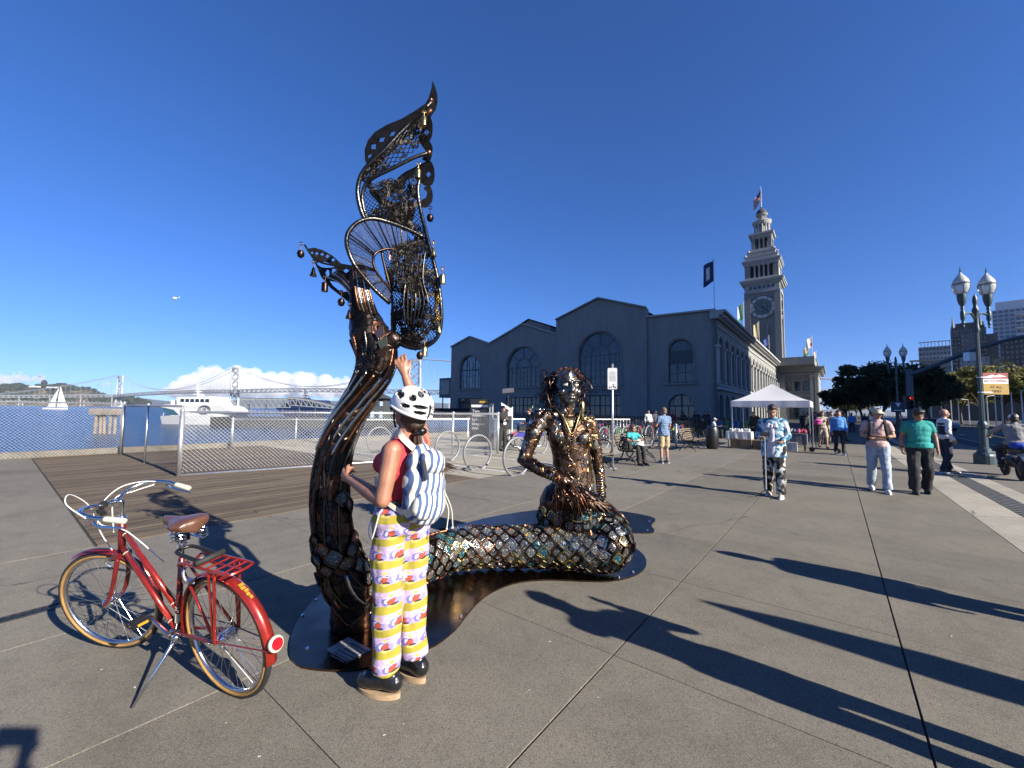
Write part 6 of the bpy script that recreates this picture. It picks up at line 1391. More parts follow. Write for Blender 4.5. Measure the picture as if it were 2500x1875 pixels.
# ---- base plate
def plate_g(pts, z, th, nm, m, par):
    mb = MB(); q = [G(x, y) for x, y in pts]; mb.poly([(p.x, p.y) for p in q], [], (0, 0, z), (1, 0, 0), (0, 1, 0), th, (0, 0, 1)); return mb.build(nm, m, par)
m_plate = mat('blackened_plate', (.14, .095, .07), .22, 1.0, .4, 5, .06, 30)
sm2 = catmull([V((x, y, 0)) for x, y in ((705, 1590), (722, 1528), (770, 1465), (830, 1420), (930, 1372), (1050, 1310), (1180, 1268), (1320, 1246), (1420, 1240), (1500, 1248), (1556, 1256), (1600, 1268), (1590, 1284), (1598, 1297), (1585, 1303), (1530, 1305), (1540, 1330), (1572, 1358), (1577, 1385), (1548, 1408), (1490, 1421), (1420, 1421), (1330, 1418), (1250, 1428), (1190, 1455), (1150, 1492), (1112, 1540), (1060, 1580), (1000, 1603), (905, 1632), (850, 1641), (770, 1638), (722, 1625))], 3, True)
plate_g([(p.x, p.y) for p in sm2], .014, .013, 'base_plate', m_plate, mer)
for k, (x, y) in enumerate(((750, 1590), (770, 1470), (738, 1508), (1125, 1508), (1212, 1393), (1510, 1413), (1545, 1400), (1585, 1275), (1580, 1297), (1000, 1590))):
    mb = MB(); p = G(x, y); mb.lathe([(.014, .014), (.014, .02), (.009, .026)], 8, p); mb.build('bolt', m_chrome, mer)
sp_ = plate_g([(797, 1594), (848, 1622), (906, 1594), (850, 1563)], .022, .006, 'sign_plate', mat('brushed_plate', (.42, .43, .45), .4, .6), mer)
o_ = G(850, 1594, .022); ex2 = (G(848, 1622)-G(797, 1594)); ex2.z = 0; L2 = ex2.length; ex2.normalize(); ey2 = EZ.cross(ex2)
for k, (s_, z) in enumerate((('LOVE ME TENDER', .07), ('YOU MUST NOT', .035), ('CLIMB ON THE', .005), ('SCULPTURE', -.025), ('THANK YOU', -.055))): pass
mb = MB(); 
for k in range(6): mb.box(o_+ey2*(.075-k*.03)+EZ*.0012, (.17-.02*(k % 3), .01, .0012), (ex2, ey2, EZ))
tag(mb.build('text_line', pt_, sp_), kind='stuff')
# ---- tail: body path (x, y in the picture, distance, radius)
TP = [(1398, 1180, 4.36, .18), (1400, 1225, 4.34, .25), (1416, 1266, 4.28, .30), (1462, 1300, 4.18, .27), (1486, 1332, 4.04, .225), (1438, 1337, 4.07, .202), (1360, 1335, 4.12, .182), (1270, 1334, 4.14, .175), (1180, 1335, 4.12, .175), (1085, 1346, 3.97, .182), (990, 1386, 3.6, .178), (915, 1426, 3.25, .172), (862, 1432, 3.05, .17), (830, 1375, 2.99, .145), (812, 1290, 2.97, .13), (805, 1200, 2.97, .124), (815, 1110, 2.97, .12), (845, 1030, 2.97, .112), (885, 962, 2.96, .105), (915, 905, 2.95, .13), (918, 858, 2.95, .145), (902, 815, 2.95, .14), (890, 778, 2.95, .11)]
path = catmull([D(x, y, Y) for x, y, Y, r_ in TP], 6); rad = lerp_list([t_[3] for t_ in TP], len(path))
tb = MB()
for i in range(0, len(path)-1, 2): j = min(i+2, len(path)-1); tb.cone(path[i], rad[i], path[j], rad[j], 14)
tb.cone(D(1376, 1232, 4.36), .26, D(1384, 1290, 4.36), .30, 14)
tb.cone(D(862, 1440, 3.05), .16, D(870, 1520, 3.08), .16, 14); tb.cone(D(865, 1500, 3.08), .17, D(868, 1528, 3.08), .15, 14)
tb.cone(D(905, 815, 2.95), .11, D(882, 740, 2.93), .085, 12); tb.cone(D(882, 740, 2.93), .085, D(872, 670, 2.9), .055, 12); tb.cone(D(915, 840, 2.95), .12, D(960, 830, 2.92), .07, 12)
def weld(c): return .006*NZ.noise(c*28)+.004*NZ.noise(c*60)
tail = vlink('tail', tb, m_tailm, mer, .016, 2, weld)
# frames along the path
fr_ = []; a_ = None
for i in range(len(path)):
    t_ = (path[min(i+1, len(path)-1)]-path[max(i-1, 0)]).normalized()
    if a_ is None: _, a_, _b = frame_of(t_)
    a_ = (a_-t_*a_.dot(t_)).normalized(); fr_.append((t_, a_.copy(), t_.cross(a_)))
cum = [0.0]
for i in range(1, len(path)): cum.append(cum[-1]+(path[i]-path[i-1]).length)
def at_s(s):
    for i in range(1, len(path)):
        if cum[i] >= s or i == len(path)-1:
            k = (s-cum[i-1])/max(1e-6, cum[i]-cum[i-1]); t_, a, b = fr_[i]; t0, a0, b0 = fr_[i-1]
            return path[i-1].lerp(path[i], k), rad[i-1]+(rad[i]-rad[i-1])*k, t0.lerp(t_, k).normalized(), a0.lerp(a, k).normalized(), b0.lerp(b, k).normalized()
# ---- scales: diamond frames with glass mosaic insets, each its own piece
def scale_mesh(sz):
    mb = MB(); n = 16; out = []; inn = []
    for k in range(n):
        s_ = k/n*4; q = int(s_); f_ = s_-q; c = [(1, 0), (0, 1), (-1, 0), (0, -1)]; x = c[q][0]*(1-f_)+c[(q+1) % 4][0]*f_; y = c[q][1]*(1-f_)+c[(q+1) % 4][1]*f_
        bul = .16*math.sin(PI*f_); rr = 1+bul*(1 if q in (0, 3) else .55); out.append((x*rr*sz, y*rr*sz*.98))
    cv = lambda x, y: -.22*(x*x+y*y)/.1*.1/ .2*.35
    vs = [V((x, y, cv(x, y))) for x, y in out]+[V((x*.97, y*.97, cv(x, y)+.013)) for x, y in out]+[V((x*.78, y*.78, cv(x*.78, y*.78)+.014)) for x, y in out]+[V((x*.74, y*.74, cv(x*.74, y*.74)+.005)) for x, y in out]+[V((0, 0, .009))]
    for r_ in range(3):
        for k in range(n): mb.f.append((r_*n+k, r_*n+(k+1) % n, (r_+1)*n+(k+1) % n, (r_+1)*n+k)); mb.mi.append(0)
    for k in range(n): mb.f.append((3*n+k, 3*n+(k+1) % n, 4*n)); mb.mi.append(1)
    mb.v = vs; me = bpy.data.meshes.new('scale'); me.from_pydata([tuple(p) for p in mb.v], [], mb.f); return me, mb.mi
m_obr = mat('old_brass', (.36, .29, .14), .34, 1, .3, 20)
combos = [(m_brass, m_teal), (m_silv, m_grn), (m_dark2, m_drk), (m_copp, m_grn), (m_obr, m_grn), (m_dark2, m_grn), (m_pipe, m_teal), (m_dark2, m_drk)]
smesh = []
for fm, im_ in combos:
    me, mi_ = scale_mesh(.061); me.materials.append(fm); me.materials.append(im_); me.polygons.foreach_set('material_index', mi_); me.update(); smesh.append(me)
off = OFF[tail.name]
def put_scale(p, nrm, tan, me, s=1.0):
    z = nrm.normalized(); x = (tan-z*tan.dot(z)).normalized(); y = z.cross(x); o = bpy.data.objects.new('scale', me); COL.objects.link(o); o.parent = tail
    mt = M.Identity(4)
    for i in range(3): mt[i][0] = x[i]*s; mt[i][1] = y[i]*s; mt[i][2] = z[i]*s; mt[i][3] = p[i]-off[i]
    o.matrix_local = mt
row = 0; s = cum[2*6]-.05; camv = V((0, 0, CAM_H)); nsc = 0
s_end = cum[15*6]
while s < s_end:
    p, r_, t_, a, b = at_s(s); n_ = max(6, int(2*PI*r_/.115))
    for k in range(n_):
        an = 2*PI*(k+.5*(row % 2))/n_; nv = a*math.cos(an)+b*math.sin(an); q = p+nv*(r_*1.0+.004)
        if q.z < .03 or nv.dot((camv-q).normalized()) < -.25 or nsc >= 295: continue
        c_ = NZ.noise(q*3.1)
        if s > cum[9*6] and c_ > .12: continue
        if s > cum[13*6] and sd.random() < .45: continue
        z_ = NZ.noise(q*1.7+V((3, 8, 1))); ci = sd.choice((1, 4, 5, 3, 2)) if z_ > .1 else (sd.choice((0, 4, 6, 5, 2)) if z_ > -.15 else sd.choice((2, 5, 7, 6, 3)))
        if s > cum[11*6]: ci = sd.choice((2, 6, 6, 7, 3))
        put_scale(q+nv*sd.uniform(0, .008), (nv+V((sd.gauss(0, .09), sd.gauss(0, .09), sd.gauss(0, .09)))), t_+V((sd.gauss(0, .07), 0, sd.gauss(0, .07))), smesh[ci], sd.uniform(.9, 1.12)); nsc += 1
    s += .064; row += 1
have = [o_.matrix_local.translation+off for o_ in tail.children if o_.name.startswith('scale')]
tv0 = [(v_.co+off, v_.normal.copy()) for v_ in tail.data.vertices]; sd.shuffle(tv0); nf = 0
for p, nn in tv0:                                   # close the gaps on the bends
    if nf > 120 or p.y < 3.72 or p.z < .05 or p.z > .56 or p.x < -.4 or nn.dot((camv-p).normalized()) < .05: continue
    if min((p-h_).length for h_ in have) > .092: put_scale(p+nn*.004, nn, V((1, 0, .2)), smesh[sd.choice((0, 2, 5, 4, 6, 1))], sd.uniform(.9, 1.05)); have.append(p); nf += 1
# ---- straps and polished ribs winding along the raised tail
def strap(s0, s1, th0, th1, rr, m, nm='strap', n=46, lift=1.01):
    pts = []
    for k in range(n+1):
        t_ = k/n; p, r_, tt, a, b = at_s(s0+(s1-s0)*t_); an = th0+(th1-th0)*t_; pts.append(p+(a*math.cos(an)+b*math.sin(an))*r_*lift)
    mb = MB(); mb.tube(pts, rr, 6); return mb.build(nm, m, tail, smooth=True)
L_ = cum[-1]; sa, sb = cum[9*6], cum[17*6]
for k in range(8): strap(sa+.05*k, sb, k*.79, k*.79+1.9+.3*math.sin(k), .0095 if k % 3 else .013, m_pipe if k % 3 else m_dark2)
for k in range(4): strap(sa+.25*k, sb-.1, k*1.57, k*1.57-2.3, .008, m_pipe)
for k in range(7): strap(cum[7*6]+.1*k, cum[11*6]+.1*k, k*.9, k*.9+1.2, .011, (m_copp, m_silv, m_pipe)[k % 3])
for k in range(14): strap(cum[16*6]+.02*(k % 3), cum[19*6]-.02, k*.449, k*.449+1.0, .0125, (m_silv, m_silv, m_copp)[k % 3], 'rib', 22, .99)
for k in range(9): strap(cum[18*6], cum[21*6], k*.7, k*.7+.8, .010, (m_dark2, m_copp, m_pipe)[k % 3], 'rib', 22, 1.0)
for k in range(8): strap(cum[4*6]+.03*k, cum[8*6], 1+k*.12, 2.4+k*.12, .006, (m_copp, m_silv)[k % 2], 'rib', 26, 1.08) if k < 4 else strap(cum[3*6], cum[6*6], k, k+1.2, .009, m_dark2, 'rib', 26, 1.02)
# ---- torso grown as one body
T0 = 4.35
def P4(x, y, dY=0): return D(x, y, T0+dY)
to = MB()
TQ = [(1402, 1225, .24, .185), (1400, 1195, .228, .175), (1399, 1165, .215, .16), (1397, 1135, .205, .15), (1394, 1105, .205, .15), (1389, 1080, .215, .152), (1385, 1055, .225, .152), (1381, 1032, .232, .145)]
for i in range(29):
    f_ = i/28*7; k = min(int(f_), 6); g_ = f_-k; x, y, rx, ry = [TQ[k][n]+(TQ[k+1][n]-TQ[k][n])*g_ for n in range(4)]; to.ell(P4(x, y), (rx, ry, .085), 18)
to.cone(P4(1326, 1014), .09, P4(1434, 1030, .05), .085); to.ell(P4(1362, 1066, -.095), (.095, .085, .095), 12); to.ell(P4(1426, 1070, -.075), (.09, .085, .095), 12)
to.cone(P4(1384, 1010), .09, P4(1386, 962, -.02), .078)
for seq in (((1318, 1018, 0, .098), (1302, 1060, -.03, .09), (1284, 1106, -.06, .07), (1279, 1122, -.08, .068), (1318, 1146, -.2, .066), (1360, 1166, -.3, .048), (1382, 1174, -.33, .042)), ((1440, 1036, .05, .088), (1450, 1085, .08, .078), (1458, 1120, .1, .066), (1464, 1160, .08, .058), (1470, 1210, .05, .042))):
    for a, c in zip(seq, seq[1:]): to.cone(P4(a[0], a[1], a[2]), a[3], P4(c[0], c[1], c[2]), c[3])
for k, (dx, dy) in enumerate(((20, 10), (24, 4), (26, -3), (18, 16))): to.cone(P4(1384, 1175, -.34), .017, P4(1384+dx, 1177+dy, -.36), .012); to.cone(P4(1384+dx, 1177+dy, -.36), .012, P4(1384+dx+9, 1177+dy+8, -.35), .009)
torso = vlink('torso', to, m_br1, mer, .013, 7, lambda c: .003*NZ.noise(c*40))
# ---- head with a modelled face
hc = P4(1386, 950, -.04); fz = V((.10, -1, .14)).normalized(); fx = fz.cross(EZ).normalized()*-1; fx = EZ.cross(fz).normalized(); fy = fz.cross(fx)
if fx.x < 0: fx = -fx
def HP(x, y, z): x *= 1.1; y *= 1.1; z *= 1.1; return hc+fx*x+fz*y+V((0, 0, 1)).lerp(fy if fy.z > 0 else -fy, 1)*z
HR = M((fx, fz, (fy if fy.z > 0 else -fy))).transposed()
HSC = 1.1
hd = MB(); hd.ell(HP(0, -.03, .045), (.132, .155, .145), 20, HR); hd.ell(HP(0, .03, -.02), (.112, .115, .15), 20, HR); hd.ell(HP(0, .085, -.125), (.055, .05, .045), 14, HR); hd.ell(HP(0, .02, -.10), (.092, .09, .06), 14, HR)
for sg in (-1, 1):
    hd.ell(HP(.072*sg, .085, -.045), (.042, .04, .042), 12, HR); hd.cone(HP(.018*sg, .148, .05), .016, HP(.09*sg, .118, .057), .012); hd.ell(HP(.018*sg, .148, -.055), (.016, .016, .012), 8, HR)
hd.cone(HP(0, .140, .05), .016, HP(0, .175, -.045), .021); hd.ell(HP(0, .175, -.05), (.024, .02, .016), 8, HR)
hd.cone(HP(-.032, .128, -.088), .009, HP(0, .145, -.084), .013); hd.cone(HP(.032, .128, -.088), .009, HP(0, .145, -.084), .013); hd.cone(HP(-.03, .130, -.106), .012, HP(.03, .130, -.106), .012); hd.ell(HP(0, .140, -.107), (.026, .016, .014), 8, HR); hd.ell(HP(0, .147, -.084), (.028, .014, .011), 8, HR)
head = vlink('head', hd, m_face, mer, .006, 2)
for sg in (-1, 1):
    e = MB(); e.ell(HP(.048*sg, .122, .016), (.032, .022, .017), 12, HR); e.build('eye', mat('pale_gilt_eye', (.75, .72, .55), .25, .7), head, smooth=True)
    e = MB(); e.tube(catmull([HP(.02*sg, .137, .012), HP(.048*sg, .143, .035), HP(.078*sg, .122, .018)], 4), .006, 6); e.tube(catmull([HP(.02*sg, .135, .010), HP(.048*sg, .140, .0), HP(.078*sg, .12, .014)], 4), .005, 6); e.build('eyelid', m_face, head, smooth=True)
e = MB(); e.add([HP(x, .155-.12*z*z*3, .075+z) for x, z in ((0, .075), (.022, .03), (0, -.025), (-.022, .03))], [(0, 1, 2, 3)]); e.build('forehead_plate', m_silv, head)
# ---- hair: wires and curls
hw_ = MB()
for k in range(120):
    side = -1 if k % 5 < 3 else 1; a = sd.uniform(.2, 2.6); st0 = HP(.12*side*abs(math.sin(a))+sd.uniform(-.02, .02), -.02-.1*sd.random(), .05+.12*math.cos(a)); pts = [st0]; q = st0.copy(); dr = V((side*sd.uniform(.4, 1.0), sd.uniform(-.3, .3), sd.uniform(-.2, .5)))
    for j in range(9):
        dr = (dr+V((side*sd.uniform(-.55, .3), sd.uniform(-.5, .5), -.30+.42*math.sin(j*1.1+k)))).normalized(); q = q+dr*(.036 if side < 0 else .03); pts.append(q.copy())
    hw_.tube(catmull(pts, 2), .0026 if k % 4 else .0045, 4, cap=False)
for k in range(70):
    side = -1 if k % 3 else 1; c = HP(side*sd.uniform(.11, .25 if side < 0 else .2), sd.uniform(-.14, .04), sd.uniform(-.26, .17)); r0 = sd.uniform(.015, .042); ax = V((sd.gauss(0, .5), -1, sd.gauss(0, .5))).normalized(); d, a, b = frame_of(ax)
    hw_.tube([c+(a*math.cos(j*.55)+b*math.sin(j*.55))*r0*(1-j*.03) for j in range(26)], .0034, 4, cap=False)
tag(hw_.build('hair', m_dark2, head), kind='stuff')
lf_ = MB()
for k in range(26): a = PI*(k/25); c = HP(.125*math.cos(a)+sd.uniform(-.012, .012), .03+sd.uniform(-.03, .06), .10+.075*math.sin(a)+sd.uniform(0, .025)); lf_.ell(c, (sd.uniform(.012, .022), .012, sd.uniform(.01, .02)), 6)
tag(lf_.build('head_wreath', m_copp, head), kind='stuff')
er = MB(); er.lathe([(.006, 0), (.03, -.03), (.034, -.1), (.026, -.17), (.03, -.2), (.012, -.22)], 12, HP(.135, .0, -.1)); er.build('earring', m_obr, head, smooth=True)
# ---- applied ornaments over the torso: discs, rings, spirals, studs
tv = [(v_.co.copy()+OFF[torso.name], v_.normal.copy()) for v_ in torso.data.vertices]
orn = {0: MB(), 1: MB(), 2: MB(), 3: MB()}
for k in range(330):
    p, nn = tv[sd.randrange(len(tv))]
    if nn.dot((camv-p).normalized()) < .0: continue
    d, a, b = frame_of(nn); g_ = NZ.noise(p*4); mbx = orn[sd.choice((0, 2, 3)) if g_ < 0 else sd.choice((1, 0, 3))]; r0 = sd.uniform(.012, .032); typ = k % 5; q = p+nn*.004
    if typ == 0: mbx.torus(q, nn, r0, .004, 14, 5)
    elif typ == 1: mbx.tube([q+(a*math.cos(j*.6)+b*math.sin(j*.6))*r0*(1.1-j*.045) for j in range(22)], .0036, 4, cap=False)
    elif typ == 2: mbx.lathe([(r0*.8, -.004), (r0*.8, .005), (r0*.35, .009), (.001, .009)], 12, q, nn)
    elif typ == 3:
        for j in range(6): mbx.ell(q+(a*math.cos(j*1.05)+b*math.sin(j*1.05))*r0*.8, (r0*.3,)*3, 6)
    else: mbx.tube(catmull([q-a*r0*1.6, q+b*r0*.6, q+a*r0*1.6], 4), .005, 5)
for k, (m, nm) in enumerate(((m_silv, 'steel_ornament'), (m_brass, 'brass_ornament'), (m_copp, 'copper_ornament'), (m_dark2, 'dark_ornament'))): tag(orn[k].build(nm, m, torso), kind='stuff')
# shoulder plates, breastplates, collar, belly flower, bracelet
for k in range(16): c = P4(1316+(k % 4)*9, 1000+(k//4)*9, -.07+.012*(k % 4)); mb = MB(); mb.ell(c, (.028, .02, .016), 8); mb.build('shoulder_plate', m_silv, torso, smooth=True)
for x, y, dY in ((1366, 1068, -.168), (1424, 1072, -.146)): mb = MB(); mb.lathe([(.05, 0), (.046, .010), (.03, .016), (.008, .018)], 18, P4(x, y, dY-.01), V((.05, -1, -.1))); mb.torus(P4(x, y, dY-.03), V((.05, -1, -.1)), .02, .006, 14, 5); mb.build('breastplate', m_face, torso, smooth='auto')
mb = MB()
for k in range(14): a = 2*PI*k/14; c = P4(1420, 1128, -.13); mb.ell(c+V((.03*math.cos(a), -.004, .03*math.sin(a))), (.009, .006, .009), 6); mb.ell(c+V((.052*math.cos(a+.2), 0, .052*math.sin(a+.2))), (.012, .006, .012), 6)
tag(mb.build('belly_flower', m_silv, torso), kind='stuff')
for k in range(5): mb = MB(); c = P4(1340+k*6.5, 1158+k*3.4, -.26-.012*k); mb.torus(c, V((.8, -.3, -.35)), .048-.002*k, .007, 18, 6); mb.build('bracelet', m_silv if k < 4 else m_brass, torso, smooth=True)
for k in range(10): mb = MB(); c = P4(1464+.2*k, 1160+k*6, .04); mb.torus(c, V((.05, .05, 1)), .044, .006, 16, 5); mb.build('bracelet', m_silv if k % 3 else m_brass, torso, smooth=True)
for k in range(5): mb = MB(); mb.tube(catmull([P4(1352+k*3, 992+k*4, -.10), P4(1378, 1022+k*9, -.16), P4(1396, 1060+k*6, -.19), P4(1412-k, 1022+k*6, -.14), P4(1418, 1000+k*2, -.07)], 4), .0065, 5); mb.build('necklace', (m_obr, m_copp, m_dark2, m_pipe, m_dark2)[k], torso, smooth=True)
# kelp of rods spilling from the hand
kl = MB(); kl2 = MB()
for k in range(85):
    x0, y0 = sd.uniform(1362, 1412), sd.uniform(1172, 1190); spread = sd.uniform(-1, 1); x1 = x0+spread*55+20; y1 = sd.uniform(1225, 1300); mb_ = kl if k % 4 else kl2
    mb_.tube(catmull([P4(x0, y0, -.3), P4(x0+spread*14, y0+20, -.38), P4((x0+x1)/2+sd.uniform(-6, 6), (y0+y1)/2, -.40), P4(x1, y1, -.36+.1*abs(spread))], 4), lerp_list([.008, .006, .003], 13), 5, cap=False)
for k in range(24): x1 = sd.uniform(1430, 1530); kl.tube(catmull([P4(1400, 1180, -.3), P4(1430, 1205+sd.uniform(-6, 8), -.34), P4((1430+x1)/2, 1235+sd.uniform(-8, 8), -.36), P4(x1, 1262+(x1-1470)*.4, -.3)], 4), .005, 4, cap=False)
tag(kl.build('kelp_rods', m_dark2, torso), kind='stuff'); tag(kl2.build('copper_rods', m_copp, torso), kind='stuff')
# ---- fins
FY = 2.93
def Q(x, y, dY=0.0): return D(x, y, FY+dY)
def pipe(pts, r_, m=None, nm='fin_pipe', n=5):
    mb = MB(); c = catmull([Q(*p) for p in pts], n); mb.tube(c, r_, 8); return mb.build(nm, m or m_pipe, mer, smooth=True)
pipe([(1055, 247, 0), (1020, 285, -.02), (980, 322, -.04), (940, 365, -.06), (900, 403, -.06), (880, 432, -.05), (873, 470, -.04), (880, 510, -.03), (890, 535, -.02)], .017)
pipe([(1054, 268, 0), (1010, 312, .03), (960, 362, .03), (905, 412, .02)], .012, mat('rust_pipe', (.10, .04, .028), .4, .8))
pipe([(1045, 374, 0), (1010, 385, -.03), (960, 410, -.05), (915, 432, -.06), (893, 450, -.05), (884, 480, -.04), (888, 512, -.03), (897, 536, -.02)], .014)
pipe([(1024, 432, .02), (1020, 470, .02), (1027, 515, .02), (1038, 560, .0), (1046, 592, -.02), (1056, 630, -.04), (1068, 680, -.05), (1076, 740, -.04), (1077, 785, -.03), (1068, 822, -.02), (1045, 843, -.02), (1012, 850, -.02), (982, 842, -.02), (963, 826, 0)], .015)
pipe([(1034, 579, -.02), (996, 560, -.06), (944, 541, -.12), (906, 534, -.18), (874, 543, -.22), (852, 565, -.24), (846, 590, -.24), (852, 617, -.22), (865, 646, -.2), (890, 679, -.15), (917, 709, -.1), (952, 741, -.04)], .015)
pipe([(992, 622, -.02), (958, 608, -.06), (931, 611, -.1), (915, 621, -.13), (911, 638, -.13), (917, 659, -.12), (932, 682, -.09), (947, 698, -.06), (955, 712, -.04)], .010, m_dark2)
pipe([(931, 613, -.08), (940, 655, -.06), (952, 700, -.04), (958, 740, -.02), (957, 793, 0), (964, 828, 0)], .010, m_dark2)
for x, y in ((1047, 373), (1052, 246)): mb = MB(); mb.ell(Q(x, y), .022, 10); mb.build('pipe_cap', m_copp, mer, smooth=True)
def resample(pts, n):
    c = catmull([Q(*p) for p in pts], 8); L = [0]
    for i in range(1, len(c)): L.append(L[-1]+(c[i]-c[i-1]).length)
    out = []; j = 0
    for k in range(n+1):
        s = L[-1]*k/n
        while j < len(L)-2 and L[j+1] < s: j += 1
        out.append(c[j].lerp(c[j+1], (s-L[j])/max(1e-9, L[j+1]-L[j])))
    return out
def lattice(A, B, nu, nv, r_, nm, m, bulge=.06, style='dia'):
    a = resample(A, nu); b = resample(B, nu); g_ = [[a[i].lerp(b[i], j/nv)+V((0, -bulge*math.sin(PI*j/nv)*math.sin(PI*min(1, max(0, i/nu))), 0)) for j in range(nv+1)] for i in range(nu+1)]; mb = MB()
    if style == 'dia':
        for i in range(nu):
            for j in range(nv):
                if (i+j) % 2 == 0: mb.tube([g_[i][j], g_[i+1][j+1]], r_, 3, cap=False)
                else: mb.tube([g_[i+1][j], g_[i][j+1]], r_, 3, cap=False)
    else:
        for i in range(nu+1): mb.tube(g_[i], r_*(3 if i % 7 == 0 else 1), 3, cap=False)
        for j in range(0, nv+1): mb.tube([g_[i][j] for i in range(nu+1)], r_, 3, cap=False)
    return tag(mb.build(nm, m, mer), kind='stuff'), g_
# left petal: fine wire cloth between outer and inner loops
_, g1 = lattice([(996, 560, -.06), (944, 541, -.12), (906, 534, -.18), (874, 543, -.22), (852, 565, -.24), (846, 590, -.24), (852, 617, -.22), (865, 646, -.2), (890, 679, -.15), (917, 709, -.1), (952, 741, -.04)], [(992, 622, -.02), (958, 608, -.06), (931, 611, -.1), (920, 617, -.12), (914, 622, -.13), (911, 638, -.13), (917, 659, -.12), (925, 672, -.1), (934, 685, -.09), (947, 698, -.06), (955, 712, -.04)], 84, 26, .0012, 'wire_cloth', m_fin, .03, 'grid')
for i in (4, 10, 18, 26, 38, 40, 56, 58, 70): mb = MB(); mb.tube(g1[i], .006, 5); mb.build('petal_rib', m_pipe, mer)
# main body of the fin: coarse expanded metal, then dense filigree over it
_, g2 = lattice([(931, 613, -.08), (940, 655, -.06), (952, 700, -.04), (958, 740, -.02), (957, 793, 0), (966, 830, 0), (1000, 848, -.01)], [(1038, 575, .0), (1056, 630, -.04), (1068, 680, -.05), (1076, 740, -.04), (1077, 785, -.03), (1068, 822, -.02), (1030, 847, -.02)], 58, 30, .0028, 'expanded_mesh', m_fin, .09)
_, g3 = lattice([(893, 450, -.05), (884, 480, -.04), (888, 512, -.03), (906, 534, -.1), (944, 541, -.1)], [(1024, 432, .02), (1020, 470, .02), (1027, 515, .02), (1036, 560, .0), (1034, 579, -.02)], 26, 26, .0028, 'expanded_mesh', m_fin, .05)
_, g4 = lattice([(1050, 262, 0), (1000, 312, -.03), (940, 365, -.06), (900, 403, -.06), (880, 440, -.05)], [(1052, 290, .02), (1040, 330, .03), (1010, 370, .02), (960, 405, -.02), (893, 448, -.05)], 24, 10, .0030, 'expanded_mesh', m_fin, .03)
def filigree(g_, n, r0, r1, seed, cut=-1, m=m_fin, nm='filigree'):
    r_ = random.Random(seed); mb = MB(); nu, nv = len(g_)-1, len(g_[0])-1
    for _ in range(n):
        i = r_.randrange(nu); j = r_.randrange(nv); p = g_[i][j]
        if NZ.noise(p*5+V((seed, 0, 0))) < cut: continue
        e1 = (g_[i+1][j]-p).normalized(); e2 = (g_[i][j+1]-p).normalized(); q = r_.uniform(r0, r1); k = r_.randrange(4)
        if k == 0: mb.tube([p+(e1*math.cos(a*.63)+e2*math.sin(a*.63))*q for a in range(10)], .004, 4, closed=True)
        elif k == 1: mb.tube([p+(e1*math.cos(a*.6)+e2*math.sin(a*.6))*q*(1.2-a*.06) for a in range(16)], .004, 4, cap=False)
        elif k == 2: mb.lathe([(q*.8, -.002), (q*.8, .002)], 8, p, e1.cross(e2))
        else: mb.tube([p-e1*q*2, p+e2*q*.5, p+e1*q*2], .0045, 4, cap=False)
    return tag(mb.build(nm, m, mer), kind='stuff')
filigree(g2, 1000, .010, .026, 1, -.3); filigree(g3, 330, .010, .028, 2, -.2); filigree(g4, 120, .010, .022, 3, -.4); filigree(g2, 40, .012, .02, 5, .1, m_copp, 'copper_filigree')
# solid rods along the fin's spine
for k in range(7): pipe([(985+k*9, 622-k*3, -.07), (990+k*7, 680, -.11), (985+k*10, 740, -.12), (990+k*6, 800, -.09)], .007, m_fin if k % 3 else m_pipe, 'spine_rod')
def cut_plate(outer, holes, nm, m=m_fin, dY=0.0, th=.006, tilt=0.0):
    f = lambda l: [(Q(x, y, dY).x, Q(x, y, dY).z) for x, y in l]
    mb = MB(); mb.poly(f(outer), [f(h) for h in holes], (0, FY+dY, 0), (1, 0, 0), (0, 0, 1), th, (0, -1, 0), back=True)
    x0 = f(outer)[0][0]; mb.v = [V((p.x, p.y+(p.x-x0)*tilt, p.z)) for p in mb.v]; return mb.build(nm, m, mer)
def cs(pts, n=4): return [(p.x, p.y) for p in catmull([V((x, y, 0)) for x, y in pts], n, True)]
def dia(x, y, a, b=None): b = b or a; return [(x-a, y), (x, y+b), (x+a, y), (x, y-b)]
# top blade and scalloped plates
cut_plate([(1055, 196), (1062, 210), (1068, 232), (1068, 250), (1063, 268), (1052, 282), (1042, 288), (1036, 256), (1044, 244), (1050, 228), (1054, 212)], [], 'fin_blade', dY=.0)
cut_plate([(1040, 252), (1010, 272), (980, 290), (945, 304), (915, 322), (898, 342), (890, 366), (891, 392), (895, 400), (912, 388), (945, 358), (985, 318), (1022, 284), (1046, 262)], [[(955, 322), (966, 319), (962, 330), (950, 334)], [(928, 336), (940, 334), (936, 346), (925, 346)], [(907, 352), (918, 351), (917, 364), (906, 364)], [(899, 378), (908, 374), (905, 384), (898, 386)]], 'fin_plate', dY=-.045)
cut_plate(cs([(1048, 282), (1056, 302), (1055, 330), (1049, 344), (1056, 358), (1054, 380), (1048, 392), (1030, 388), (1040, 372), (1028, 352), (1020, 332), (1034, 312), (1042, 296)], 3), [dia(1041, 322, 7, 9)], 'fin_plate', dY=.04, tilt=-.1)
cut_plate(cs([(1050, 392), (1060, 412), (1060, 438), (1052, 452), (1036, 452), (1022, 440), (1006, 432), (990, 440), (978, 462), (966, 470), (950, 462), (962, 440), (985, 420), (1010, 408), (1030, 398)], 3), [dia(1046, 425, 6, 8)], 'fin_plate', dY=.05, tilt=-.05)
cut_plate(cs([(1048, 452), (1056, 470), (1054, 492), (1040, 506), (1026, 502), (1030, 488), (1040, 482), (1042, 468), (1034, 460)], 3), [], 'fin_plate', dY=.04)
